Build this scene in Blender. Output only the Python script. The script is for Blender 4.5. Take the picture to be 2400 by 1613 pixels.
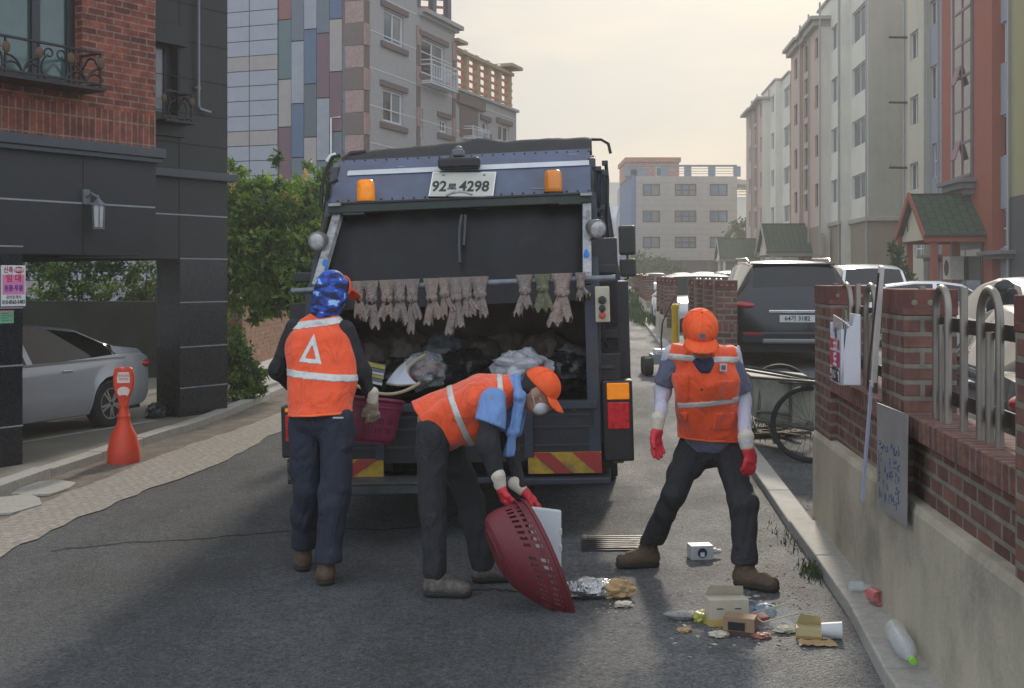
import bpy, bmesh, math, random
import numpy as np
from mathutils import Vector, Matrix, noise
R = math.radians
random.seed(7); rng = np.random.RandomState(5)
for _o in list(bpy.data.objects): bpy.data.objects.remove(_o)
SC = bpy.context.scene
COL = SC.collection
# ---------------------------------------------------------------- camera, world, sun, exposure
F, U0, V0, H = 2800., 1200., 648., 1.75        # focal length in photo pixels, horizon row, eye height
SUN_AZ, SUN_EL = R(11), R(27)
cam = bpy.data.cameras.new('camera'); camo = bpy.data.objects.new('camera', cam); COL.objects.link(camo)
camo.location = (0, 0, H); camo.rotation_euler = (R(90), 0, 0)
cam.lens = 36 * F / 2400; cam.sensor_width = 36; cam.shift_y = -(806.5 - V0) / 2400
cam.clip_start = .1; cam.clip_end = 3000
SC.camera = camo
SC.view_settings.view_transform = 'Standard'; SC.view_settings.look = 'None'
SC.view_settings.gamma = 1; SC.view_settings.use_curve_mapping = False
SC.view_settings.exposure = 0.2
SC.cycles.max_bounces = 6; SC.cycles.transparent_max_bounces = 8
SC.cycles.use_denoising = True
SC.cycles.sample_clamp_indirect = 6
w = bpy.data.worlds.new('World'); SC.world = w; w.use_nodes = True
nt = w.node_tree; N = nt.nodes; LK = nt.links
bg = N['Background']; bg.inputs[1].default_value = .1
sky = N.new('ShaderNodeTexSky'); sky.sky_type = 'NISHITA'; sky.sun_disc = False
sky.sun_elevation = SUN_EL; sky.sun_rotation = SUN_AZ; sky.dust_density = 4; sky.air_density = 1.2
tc = N.new('ShaderNodeTexCoord')
mp = N.new('ShaderNodeMapping'); mp.inputs['Scale'].default_value = (1, 1, 3.2); mp.inputs['Location'].default_value = (.3, .1, .45)
LK.new(tc.outputs['Generated'], mp.inputs[0])
nz = N.new('ShaderNodeTexNoise'); nz.inputs['Scale'].default_value = 3.1; nz.inputs['Detail'].default_value = 7; nz.inputs['Roughness'].default_value = .5
LK.new(mp.outputs[0], nz.inputs[0])
cr = N.new('ShaderNodeValToRGB'); cr.color_ramp.elements[0].position = .4; cr.color_ramp.elements[1].position = .6
cr.color_ramp.elements[0].color = (4.4, 4.75, 4.95, 1); cr.color_ramp.elements[1].color = (6.1, 5.6, 5.05, 1)
LK.new(nz.outputs[0], cr.inputs[0])
SV = Vector((math.sin(SUN_AZ) * math.cos(SUN_EL), math.cos(SUN_AZ) * math.cos(SUN_EL), math.sin(SUN_EL)))
dt = N.new('ShaderNodeVectorMath'); dt.operation = 'DOT_PRODUCT'; dt.inputs[1].default_value = SV; LK.new(tc.outputs['Generated'], dt.inputs[0])
dr = N.new('ShaderNodeMapRange'); dr.inputs[1].default_value = .1; dr.inputs[2].default_value = .74; LK.new(dt.outputs['Value'], dr.inputs[0])
mw = N.new('ShaderNodeMixRGB'); mw.inputs[1].default_value = (10.2, 11.4, 13.2, 1); LK.new(dr.outputs[0], mw.inputs[0]); LK.new(cr.outputs[0], mw.inputs[2])   # bluer away from the sun, and brightened there as added fill light
mx = N.new('ShaderNodeMixRGB'); mx.inputs[0].default_value = .9
LK.new(sky.outputs[0], mx.inputs[1]); LK.new(mw.outputs[0], mx.inputs[2]); LK.new(mx.outputs[0], bg.inputs[0])
sl = bpy.data.lights.new('sun', 'SUN'); slo = bpy.data.objects.new('sun', sl); COL.objects.link(slo)
sl.energy = 2.3; sl.angle = R(4); sl.color = (1, .9, .76)
slo.rotation_euler = (-SV).to_track_quat('-Z', 'Y').to_euler(); slo.location = (0, 0, 40)

# ---------------------------------------------------------------- ground height and photo geometry
def sm(t): t = max(0., min(1., t)); return t * t * (3 - 2 * t)
RP = [(-50, 0), (8, 0), (15, .24), (22, .45), (33, .55), (60, .7), (120, .9), (5000, .9)]
def rise(y):
    for (a, b), (c, d) in zip(RP, RP[1:]):
        if y <= c: return b + (d - b) * max(0, (y - a) / (c - a))
    return .9
def gz(x, y):                                  # cambered street that climbs gently; the car lot on the right stays level
    r = rise(y); k = sm((x - (3.3 + .083 * (y - 22))) / .8) if y > 8 else 0
    return .025 * max(-6, min(6, x)) + (r + (min(r, .36) - .26 * sm((x - 5) / 3) * sm((y - 8) / 4) - r) * k) * sm((x + 3.5) / 3.5)
def P(u, v, y): return Vector(((u - U0) / F * y, y, H - (v - V0) / F * y))
def G(u, v, dz=0.):
    y = 2.
    while y < 400:
        p = P(u, v, y)
        if p.z <= gz(p.x, y) + dz: break
        y += .01 if y < 30 else .1
    return p
class Face:
    def __init__(s, ox, oy, dx, dy):
        n = math.hypot(dx, dy); s.o = (ox, oy); s.d = (dx / n, dy / n)
    def off(s, y): return Face(s.o[0] - s.d[1] * y, s.o[1] + s.d[0] * y, *s.d)
    def hit(s, u, v=0):
        a = (u - U0) / F; t = (a * s.o[1] - s.o[0]) / (s.d[0] - a * s.d[1]); Y = s.o[1] + t * s.d[1]
        return t, H - (v - V0) / F * Y
    def t(s, u): return s.hit(u)[0]
    def rect(s, u0, u1, v0, v1):       # window rectangle on this plane from its picture corners (v at the middle)
        t0 = s.t(u0); t1 = s.t(u1); um = (u0 + u1) / 2
        return t0, t1, s.hit(um, v1)[1], s.hit(um, v0)[1]
    @property
    def ang(s): return math.atan2(s.d[1], s.d[0])

# ---------------------------------------------------------------- object helpers
def tag(o, label=None, cat=None, group=None, kind=None):
    if label: o['label'] = label
    if cat: o['category'] = cat
    if group: o['group'] = group
    if kind: o['kind'] = kind
    return o
def empty(name, loc=(0, 0, 0), rz=0., label=None, cat=None, group=None, rot=None):
    o = bpy.data.objects.new(name, None); COL.objects.link(o); o.location = loc; o.rotation_euler = rot or (0, 0, rz)
    o.empty_display_size = .1
    return tag(o, label, cat, group)
def copy_tree(o, parent=None):
    c = o.copy(); COL.objects.link(c); c.parent = parent
    for ch in list(o.children): copy_tree(ch, c)
    return c
def uv_box(me):
    uvl = me.uv_layers.new(name='UVMap'); n = len(me.loops)
    co = np.empty(len(me.vertices) * 3); me.vertices.foreach_get('co', co); co = co.reshape(-1, 3)
    li = np.empty(n, int); me.loops.foreach_get('vertex_index', li)
    nr = np.empty(len(me.polygons) * 3); me.polygons.foreach_get('normal', nr); nr = nr.reshape(-1, 3)
    lt = np.empty(len(me.polygons), int); me.polygons.foreach_get('loop_total', lt)
    ln = np.repeat(nr, lt, axis=0); c = co[li]; a = np.abs(ln)
    uv = np.empty((n, 2))
    top = a[:, 2] > .7; xf = (~top) & (a[:, 0] > a[:, 1]); yf = (~top) & (~xf)
    uv[top] = c[top][:, [0, 1]]; uv[xf] = c[xf][:, [1, 2]]; uv[yf] = c[yf][:, [0, 2]]
    uvl.data.foreach_set('uv', uv.ravel())
class MB:
    def __init__(s): s.v = []; s.f = []; s.m = []; s.T = Matrix()
    def add(s, vs, fs, m=0):
        b = len(s.v); s.v += [s.T @ Vector(p) for p in vs]
        for f in fs: s.f.append([b + i for i in f]); s.m.append(m)
        return s
    def box(s, x0, x1, y0, y1, z0, z1, m=0):
        return s.add([(x, y, z) for z in (z0, z1) for y in (y0, y1) for x in (x0, x1)],
                     [(0, 2, 3, 1), (4, 5, 7, 6), (0, 1, 5, 4), (2, 6, 7, 3), (0, 4, 6, 2), (1, 3, 7, 5)], m)
    def quad(s, a, b, c, d, m=0): return s.add([a, b, c, d], [(0, 1, 2, 3)], m)
    def poly(s, pts, m=0): return s.add(pts, [tuple(range(len(pts)))], m)
    def prism(s, pts, h, m=0):          # pts: 3-D polygon, h: extrusion vector
        n = len(pts); h = Vector(h); q = [Vector(p) for p in pts]
        return s.add(q + [p + h for p in q], [tuple(range(n))[::-1], tuple(range(n, 2 * n))] + [(i, (i + 1) % n, n + (i + 1) % n, n + i) for i in range(n)], m)
    def bar(s, a, b, wx, wy, m=0, up=(0, 0, 1)):   # rectangular bar between two points
        a = Vector(a); b = Vector(b); d = (b - a).normalized(); u = Vector(up)
        if abs(d.dot(u)) > .95: u = Vector((0, 1, 0))
        x = d.cross(u).normalized(); y = x.cross(d)
        q = [p + x * (i * wx / 2) + y * (j * wy / 2) for p in (a, b) for (i, j) in ((-1, -1), (1, -1), (1, 1), (-1, 1))]
        return s.add(q, [(3, 2, 1, 0), (4, 5, 6, 7)] + [(i, (i + 1) % 4, 4 + (i + 1) % 4, 4 + i) for i in range(4)], m)
    def tube(s, pts, r, n=8, m=0, caps=True):
        pts = [Vector(p) for p in pts]; k = len(pts); rs = r if hasattr(r, '__len__') else [r] * k
        ref = None; vs = []
        for i, p in enumerate(pts):
            d = (pts[min(i + 1, k - 1)] - pts[max(i - 1, 0)]).normalized()
            if ref is None:
                ref = d.orthogonal().normalized()
            else:
                ref = (ref - d * ref.dot(d)).normalized()
            b = d.cross(ref)
            for j in range(n):
                a = 2 * math.pi * j / n; vs.append(p + (ref * math.cos(a) + b * math.sin(a)) * rs[i])
        fs = [(i * n + j, i * n + (j + 1) % n, (i + 1) * n + (j + 1) % n, (i + 1) * n + j) for i in range(k - 1) for j in range(n)]
        if caps: fs += [tuple(range(n))[::-1], tuple(range((k - 1) * n, k * n))]
        return s.add(vs, fs, m)
    def lathe(s, prof, c=(0, 0, 0), n=20, m=0, axis='z', sx=1, sy=1, caps=True):
        vs = []; k = len(prof)
        for (r, z) in prof:
            for j in range(n):
                a = 2 * math.pi * j / n; q = (r * math.cos(a) * sx, r * math.sin(a) * sy, z)
                if axis == 'y': q = (q[0], q[2], q[1])
                if axis == 'x': q = (q[2], q[0], q[1])
                vs.append((c[0] + q[0], c[1] + q[1], c[2] + q[2]))
        fs = [(i * n + j, i * n + (j + 1) % n, (i + 1) * n + (j + 1) % n, (i + 1) * n + j) for i in range(k - 1) for j in range(n)]
        if caps: fs += [tuple(range(n))[::-1], tuple(range((k - 1) * n, k * n))]
        return s.add(vs, fs, m)
    def ell(s, c, r, n=14, m=0):
        c = Vector(c); prof = [(max(1e-4, math.sin(math.pi * i / n)), -math.cos(math.pi * i / n)) for i in range(n + 1)]
        vs = [(c[0] + a * math.cos(t) * r[0], c[1] + a * math.sin(t) * r[1], c[2] + b * r[2]) for a, b in prof for t in [2 * math.pi * j / n for j in range(n)]]
        return s.add(vs, [(i * n + j, i * n + (j + 1) % n, (i + 1) * n + (j + 1) % n, (i + 1) * n + j) for i in range(n) for j in range(n)], m)
    def grid(s, pts, m=0, closed=False):   # pts[i][j]
        a = len(pts); b = len(pts[0]); e = b if closed else b - 1
        return s.add([p for r in pts for p in r], [(i * b + j, i * b + (j + 1) % b, (i + 1) * b + (j + 1) % b, (i + 1) * b + j) for i in range(a - 1) for j in range(e)], m)
    def build(s, name, mats, parent=None, smooth=None, bevel=0, seg=2, loc=None, rot=None, solid=0, recalc=True, sub=0):
        me = bpy.data.meshes.new(name); me.from_pydata([tuple(p) for p in s.v], [], s.f)
        if not isinstance(mats, (list, tuple)): mats = [mats]
        for q in mats: me.materials.append(q)
        me.polygons.foreach_set('material_index', s.m)
        if recalc and len(s.f) < 60000:
            bm = bmesh.new(); bm.from_mesh(me); bmesh.ops.recalc_face_normals(bm, faces=bm.faces); bm.to_mesh(me); bm.free()
        me.update(); uv_box(me)
        if smooth is not None:
            me.polygons.foreach_set('use_smooth', [True] * len(me.polygons))
            if smooth < 180: me.set_sharp_from_angle(angle=R(smooth))
        o = bpy.data.objects.new(name, me); COL.objects.link(o)
        if parent: o.parent = parent
        if loc is not None: o.location = loc
        if rot is not None: o.rotation_euler = rot
        if solid:
            q = o.modifiers.new('s', 'SOLIDIFY'); q.thickness = solid
        if sub:
            q = o.modifiers.new('u', 'SUBSURF'); q.levels = q.render_levels = sub
        if bevel:
            q = o.modifiers.new('b', 'BEVEL'); q.width = bevel; q.segments = seg; q.limit_method = 'ANGLE'; q.angle_limit = R(40)
            q.harden_normals = False
        return o
def text_into(mb, body, size, org, xd, yd, m=0, thick=.002, align='CENTER', squeeze=1., bold=0.):
    """real lettering: text turned into mesh faces, added to a mesh builder; org = middle of the line"""
    c = bpy.data.curves.new('lettering', 'FONT'); c.body = body; c.size = size; c.align_x = align; c.align_y = 'CENTER'
    c.extrude = thick; c.offset = bold; c.resolution_u = 3
    o = bpy.data.objects.new('lettering', c); COL.objects.link(o)
    bpy.context.view_layer.update()
    me = o.to_mesh(); org = Vector(org); xd = Vector(xd).normalized(); yd = Vector(yd).normalized(); nd = xd.cross(yd)
    mb.add([org + xd * (q.co.x * squeeze) + yd * q.co.y + nd * (q.co.z + thick) for q in me.vertices], [tuple(p.vertices) for p in me.polygons], m)
    o.to_mesh_clear(); bpy.data.objects.remove(o); bpy.data.curves.remove(c)

# ---------------------------------------------------------------- materials
MATS = {}
def srgb(*c):
    c = [x / 255. for x in c]; return tuple((x / 12.92 if x < .04045 else ((x + .055) / 1.055) ** 2.4) for x in c) + (1,)
def mat(name, col, rough=.6, metal=0., var=.12, vs=6., bump=0., bs=40., spec=.5, dirt=0., emit=0., alpha=1., trans=0., coat=0., coord='Object', streak=0., sheen=0.):
    if name in MATS: return MATS[name]
    m = bpy.data.materials.new(name); m.use_nodes = True; MATS[name] = m
    n = m.node_tree.nodes; l = m.node_tree.links; b = n['Principled BSDF']
    if len(col) == 3: col = tuple(col) + (1,)
    b.inputs['Roughness'].default_value = rough; b.inputs['Metallic'].default_value = metal
    b.inputs['Specular IOR Level'].default_value = spec; b.inputs['Coat Weight'].default_value = coat
    b.inputs['Base Color'].default_value = col
    if emit: b.inputs['Emission Color'].default_value = col; b.inputs['Emission Strength'].default_value = emit
    if trans: b.inputs['Transmission Weight'].default_value = trans; b.inputs['IOR'].default_value = 1.25
    b.inputs['Alpha'].default_value = alpha
    if sheen: b.inputs['Sheen Weight'].default_value = sheen
    t = n.new('ShaderNodeTexCoord'); src = t.outputs[coord]; out = None
    if var:
        a = n.new('ShaderNodeTexNoise'); a.inputs['Scale'].default_value = vs; a.inputs['Detail'].default_value = 6; a.inputs['Roughness'].default_value = .65
        if streak:
            q = n.new('ShaderNodeMapping'); q.inputs['Scale'].default_value = (1, 1, streak); l.new(src, q.inputs[0]); l.new(q.outputs[0], a.inputs[0])
        else: l.new(src, a.inputs[0])
        r = n.new('ShaderNodeMapRange'); r.inputs[1].default_value = .3; r.inputs[2].default_value = .7
        r.inputs[3].default_value = 1 - var; r.inputs[4].default_value = 1 + var; l.new(a.outputs[0], r.inputs[0])
        x = n.new('ShaderNodeVectorMath'); x.operation = 'SCALE'; x.inputs[0].default_value = col[:3]; l.new(r.outputs[0], x.inputs['Scale']); out = x.outputs[0]
        rr = n.new('ShaderNodeMapRange'); rr.inputs[1].default_value = .3; rr.inputs[2].default_value = .7
        rr.inputs[3].default_value = max(.02, rough - .12 * min(1, var * 4)); rr.inputs[4].default_value = min(1, rough + .12 * min(1, var * 4))
        l.new(a.outputs[0], rr.inputs[0]); l.new(rr.outputs[0], b.inputs['Roughness'])
    if dirt:
        a = n.new('ShaderNodeTexNoise'); a.inputs['Scale'].default_value = vs * .37; a.inputs['Detail'].default_value = 9; a.inputs['Roughness'].default_value = .72
        l.new(src, a.inputs[0])
        r = n.new('ShaderNodeMapRange'); r.inputs[1].default_value = .5; r.inputs[2].default_value = .68; r.inputs[3].default_value = 0; r.inputs[4].default_value = dirt
        l.new(a.outputs[0], r.inputs[0]); x = n.new('ShaderNodeMixRGB'); x.inputs[2].default_value = (.07, .06, .05, 1)
        if out: l.new(out, x.inputs[1])
        else: x.inputs[1].default_value = col
        l.new(r.outputs[0], x.inputs[0]); out = x.outputs[0]
    if out: l.new(out, b.inputs['Base Color'])
    if bump:
        a = n.new('ShaderNodeTexNoise'); a.inputs['Scale'].default_value = bs; a.inputs['Detail'].default_value = 5
        l.new(src, a.inputs[0]); q = n.new('ShaderNodeBump'); q.inputs['Strength'].default_value = bump; q.inputs['Distance'].default_value = .02
        l.new(a.outputs[0], q.inputs['Height']); l.new(q.outputs[0], b.inputs['Normal'])
    return m
def brick(name, c1, c2, mort, bw=.2, bh=.065, ms=.01, rough=.85, offset=.5, bump=.6, vari=.35, coord='UV', rotv=False):
    if name in MATS: return MATS[name]
    m = bpy.data.materials.new(name); m.use_nodes = True; MATS[name] = m
    n = m.node_tree.nodes; l = m.node_tree.links; b = n['Principled BSDF']; b.inputs['Roughness'].default_value = rough
    t = n.new('ShaderNodeTexCoord'); br = n.new('ShaderNodeTexBrick'); src = t.outputs[coord]
    if rotv:
        q = n.new('ShaderNodeMapping'); q.inputs['Rotation'].default_value = (0, 0, R(90)); l.new(src, q.inputs[0]); src = q.outputs[0]
    l.new(src, br.inputs['Vector'])
    br.offset = offset; br.inputs['Scale'].default_value = 1; br.inputs['Brick Width'].default_value = bw; br.inputs['Row Height'].default_value = bh
    br.inputs['Mortar Size'].default_value = ms; br.inputs['Mortar Smooth'].default_value = .15; br.inputs['Bias'].default_value = -.1
    br.inputs['Color1'].default_value = c1; br.inputs['Color2'].default_value = c2; br.inputs['Mortar'].default_value = mort
    a = n.new('ShaderNodeTexNoise'); a.inputs['Scale'].default_value = 1.6 / bw; a.inputs['Detail'].default_value = 8; a.inputs['Roughness'].default_value = .7
    l.new(src, a.inputs[0]); r = n.new('ShaderNodeMapRange'); r.inputs[1].default_value = .3; r.inputs[2].default_value = .7
    r.inputs[3].default_value = 1 - vari; r.inputs[4].default_value = 1 + vari; l.new(a.outputs[0], r.inputs[0])
    x = n.new('ShaderNodeVectorMath'); x.operation = 'SCALE'; l.new(br.outputs[0], x.inputs[0]); l.new(r.outputs[0], x.inputs['Scale'])
    l.new(x.outputs[0], b.inputs['Base Color'])
    ad = n.new('ShaderNodeMath'); ad.operation = 'MULTIPLY_ADD'; ad.inputs[1].default_value = -1; l.new(br.outputs['Fac'], ad.inputs[0])
    sc = n.new('ShaderNodeMath'); sc.operation = 'MULTIPLY'; sc.inputs[1].default_value = .6; l.new(a.outputs[0], sc.inputs[0]); l.new(sc.outputs[0], ad.inputs[2])
    q = n.new('ShaderNodeBump'); q.inputs['Strength'].default_value = bump; q.inputs['Distance'].default_value = .012
    l.new(ad.outputs[0], q.inputs['Height']); l.new(q.outputs[0], b.inputs['Normal'])
    return m
def lin(*c): return srgb(*c)
M_white = mat('white_paint', (.72, .72, .7), .45, var=.05)
M_black = mat('black_plastic', (.012, .012, .014), .45, var=.2)
M_rubber = mat('black_rubber', (.015, .015, .016), .8, var=.2)
M_chrome = mat('chrome', (.75, .75, .76), .12, 1., var=.03)
M_steel = mat('stainless_steel', (.52, .51, .49), .22, 1., var=.12, vs=14)
M_glass = mat('dark_window_glass', (.012, .016, .02), .04, var=0, spec=1.)
M_glassb = mat('blue_window_glass', (.035, .07, .11), .05, var=.3, vs=.8, spec=1.)
M_curt = mat('curtained_glass', (.16, .165, .17), .12, var=.25, vs=1.2, spec=.8, streak=.1)
M_frame_w = mat('white_window_frame', (.62, .63, .64), .5, var=.05)
M_frame_d = mat('dark_window_frame', (.02, .022, .026), .4, var=.1)
# ---------------------------------------------------------------- ground sheets
def asphalt():
    m = bpy.data.materials.new('asphalt'); m.use_nodes = True
    n = m.node_tree.nodes; l = m.node_tree.links; b = n['Principled BSDF']; t = n.new('ShaderNodeTexCoord'); src = t.outputs['Object']
    def nz(s, d=6, r=.6, sc=None):
        a = n.new('ShaderNodeTexNoise'); a.inputs['Scale'].default_value = s; a.inputs['Detail'].default_value = d; a.inputs['Roughness'].default_value = r
        if sc:
            q = n.new('ShaderNodeMapping'); q.inputs['Scale'].default_value = sc; l.new(src, q.inputs[0]); l.new(q.outputs[0], a.inputs[0])
        else: l.new(src, a.inputs[0])
        return a.outputs[0]
    def rng_(x, a, b_, c, d):
        r = n.new('ShaderNodeMapRange'); r.inputs[1].default_value = a; r.inputs[2].default_value = b_; r.inputs[3].default_value = c; r.inputs[4].default_value = d
        l.new(x, r.inputs[0]); return r.outputs[0]
    def math_(op, a, b_):
        q = n.new('ShaderNodeMath'); q.operation = op
        for i, x in enumerate((a, b_)):
            if isinstance(x, (int, float)): q.inputs[i].default_value = x
            else: l.new(x, q.inputs[i])
        return q.outputs[0]
    big = nz(.55, 5, .6, (1, .35, 1)); mid = nz(2.3, 8, .7); fine = nz(48, 5, .8); vor = n.new('ShaderNodeTexVoronoi'); vor.inputs['Scale'].default_value = 85; l.new(src, vor.inputs[0])
    k = math_('MULTIPLY', rng_(big, .35, .65, .62, 1.35), rng_(mid, .3, .7, .78, 1.22)); k = math_('MULTIPLY', k, rng_(fine, .32, .68, .3, 1.9)); k = math_('MULTIPLY', k, rng_(nz(18, 3, .6), .35, .65, .85, 1.15))
    stone = rng_(vor.outputs['Distance'], .0, .25, 2.2, 1.); st2 = math_('GREATER_THAN', nz(33, 2, .5), .6)
    k = math_('MULTIPLY', k, math_('ADD', math_('MULTIPLY', math_('SUBTRACT', stone, 1.), st2), 1.))
    sp0 = n.new('ShaderNodeSeparateXYZ'); l.new(src, sp0.inputs[0]); gr = math_('MULTIPLY', rng_(sp0.outputs[0], .1, .9, 0, 1), rng_(nz(1.7, 6, .7), .35, .6, .3, 1)); k = math_('MULTIPLY', k, math_('ADD', math_('MULTIPLY', gr, .75), 1.))   # gritty worn lane by the right kerb, sunlit paleness put into its colour
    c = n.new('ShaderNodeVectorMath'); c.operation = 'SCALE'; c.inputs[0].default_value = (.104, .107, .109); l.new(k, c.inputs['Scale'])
    # crack
    w_ = n.new('ShaderNodeTexVoronoi'); w_.feature = 'DISTANCE_TO_EDGE'; w_.inputs['Scale'].default_value = .23
    dn = n.new('ShaderNodeTexNoise'); dn.inputs['Scale'].default_value = 1.4; dn.inputs['Detail'].default_value = 6; l.new(src, dn.inputs[0])
    mxv = n.new('ShaderNodeMixRGB'); mxv.blend_type = 'ADD'; mxv.inputs[0].default_value = .35; l.new(src, mxv.inputs[1]); l.new(dn.outputs['Color'], mxv.inputs[2]); l.new(mxv.outputs[0], w_.inputs[0])
    crack = rng_(w_.outputs['Distance'], .0002, .0012, .75, 1.)
    c2 = n.new('ShaderNodeVectorMath'); c2.operation = 'SCALE'; l.new(c.outputs[0], c2.inputs[0]); l.new(crack, c2.inputs['Scale'])
    l.new(c2.outputs[0], b.inputs['Base Color'])
    # damp, polished lane towards the right kerb
    sp = n.new('ShaderNodeSeparateXYZ'); l.new(src, sp.inputs[0])
    lane = math_('MULTIPLY', rng_(sp.outputs[0], .3, 1.0, 0, 1), rng_(math_('SUBTRACT', sp.outputs[0], math_('MULTIPLY', sp.outputs[1], .085)), 1.3, 1.7, 1, .35))
    wet = math_('MULTIPLY', lane, rng_(nz(1.1, 5, .6, (1, .5, 1)), .38, .6, .35, 1))
    l.new(math_('SUBTRACT', rng_(mid, .3, .7, .78, .92), math_('MULTIPLY', wet, .2)), b.inputs['Roughness'])
    h = math_('ADD', math_('MULTIPLY', fine, 1.), math_('MULTIPLY', vor.outputs['Distance'], -1.2))
    q = n.new('ShaderNodeBump'); q.inputs['Strength'].default_value = 1.; q.inputs['Distance'].default_value = .02; l.new(h, q.inputs['Height']); l.new(q.outputs[0], b.inputs['Normal'])
    return m
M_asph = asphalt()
def ramp(a, b, n): return [a + (b - a) * i / n for i in range(n)]
xs = [-400, -120, -60, -30] + ramp(-16, 12, 56) + [12, 20, 40, 90, 200, 500]
ys = [-30, -5] + ramp(0, 40, 80) + ramp(40, 130, 18) + [130, 200, 350, 700, 1400]
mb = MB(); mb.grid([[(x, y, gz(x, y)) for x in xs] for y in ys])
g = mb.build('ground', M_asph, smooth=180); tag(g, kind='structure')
def polyline(pts, y):
    for (x0, y0), (x1, y1) in zip(pts, pts[1:]):
        if y <= y1: break
    return x0 + (x1 - x0) * (y - y0) / (y1 - y0)
def strip(name, left, right, y0, y1, dz, m, jit=0, step=.15, jl=0):
    mb = MB(); rows = []; y = y0
    while y <= y1 + 1e-6:
        a = polyline(left, y) + jl * (noise.noise(Vector((y * 3.1, 7, 0))) + .5 * noise.noise(Vector((y * 11, 3, 0)))); b = polyline(right, y) + jit * (noise.noise(Vector((y * 2.3, 0, 0))) + .6 * noise.noise(Vector((y * 9, 1, 0))))
        rows.append([(a + (b - a) * k / 6, y, gz(a + (b - a) * k / 6, y) + dz) for k in range(7)]); y += step
    mb.grid(rows); o = mb.build(name, m, smooth=180); tag(o, kind='structure'); return o
M_dirt = mat('gritty_soil', (.17, .14, .11), .95, var=.45, vs=5, bump=.8, bs=60, dirt=.5)
M_pav = brick('gutter_pavers', (.3, .27, .23, 1), (.27, .24, .205, 1), (.2, .175, .15, 1), .09, .09, .006, offset=.5, bump=.5, vari=.45)
M_conc = mat('old_concrete', (.25, .235, .2), .85, var=.2, vs=3, bump=.25, bs=50, dirt=.45)
M_granite = mat('kerb_granite', (.36, .345, .31), .75, var=.16, vs=30, bump=.15, bs=120, dirt=.25)
kerbL = [(-4.35, 6.), (-4.33, 9.), (-4.31, 10.56), (-4.22, 11.1), (-4.1, 12.07), (-4.0, 13.06), (-3.88, 13.9), (-3.73, 15.32), (-3.66, 17.2), (-3.6, 19.), (-3.2, 26.)]
pavR = [(-3.36, 5.), (-3.33, 7.7), (-3.28, 9.1), (-3.17, 9.7), (-3.05, 10.5), (-2.9, 11.0), (-2.78, 11.8), (-2.7, 13.5), (-2.6, 16.), (-2.2, 26.)]
pavL = [(-3.95, 5.), (-3.85, 9.), (-3.78, 10.2), (-3.68, 10.9), (-3.62, 12.), (-3.5, 13.), (-3.28, 14.2), (-3.1, 15.6), (-2.7, 26.)]
strip('dirt_strip', [(x - .05, y) for x, y in kerbL], [(x + .06, y) for x, y in pavL], 6, 25, .004, M_dirt, jit=.0)
strip('paved_gutter', pavL, pavR, 5, 25, .009, M_pav, jit=.07, jl=.06)
mb = MB()                                    # granite kerb stones, each about 1 m long
for i in range(16):
    ya = 6 + i * 1.0; yb = ya + .992
    xa, xb = polyline(kerbL, ya), polyline(kerbL, yb); za, zb = gz(xa, ya), gz(xb, yb); h = .095 + .006 * math.sin(i * 2.1); wd = .17
    mb.add([(xa, ya, za - .05), (xb, yb, zb - .05), (xb - wd, yb, zb - .05), (xa - wd, ya, za - .05), (xa, ya, za + h), (xb, yb, zb + h), (xb - wd, yb, zb + h), (xa - wd, ya, za + h)],
           [(0, 1, 5, 4), (1, 2, 6, 5), (2, 3, 7, 6), (3, 0, 4, 7), (4, 5, 6, 7)])
o = mb.build('kerb', M_granite, bevel=.008); tag(o, kind='structure')
mb = MB(); rows = []
for i in range(40):
    y = 5 + i * .5; xk = polyline(kerbL, max(6, min(y, 25)))
    rows.append([(x, y, gz(x, y) + .06) for x in (xk - .172, xk - .6, xk - 2, xk - 5, xk - 12)])
mb.grid(rows); o = mb.build('parking_floor', mat('parking_concrete', (.2, .185, .15), .8, var=.22, vs=2, bump=.15, bs=60, dirt=.5), smooth=180); tag(o, kind='structure')
mb = MB()
a, b_ = G(52, 1037, .06), G(362, 987, .06); d = (b_ - a).normalized(); nn = Vector((-d.y, d.x, 0)) * .05
a -= d * 2
def onpf(p): return Vector((p.x, p.y, gz(p.x, p.y) + .064))
mb.grid([[onpf(a + (b_ - a) * i / 12 - nn), onpf(a + (b_ - a) * i / 12 + nn)] for i in range(13)])
o = mb.build('parking_line', mat('worn_white_line', (.42, .42, .4), .8, var=.35, vs=12, dirt=.4)); tag(o, kind='structure')
mb = MB()                                     # broken slabs of old paving on the dirt
for (u, v, s, sd) in ((105, 1151, .2, 1), (15, 1190, .22, 2)):
    c = G(u, v); rr = random.Random(sd)
    pts = [(c.x + s * (1 + .3 * rr.random()) * math.cos(k * .785), c.y + s * 1.7 * (1 + .3 * rr.random()) * math.sin(k * .785), gz(c.x, c.y) + .008) for k in range(8)]
    mb.prism(pts, (0, 0, .022))
o = mb.build('loose_paving', M_granite, bevel=.005); tag(o, kind='structure')
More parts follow.
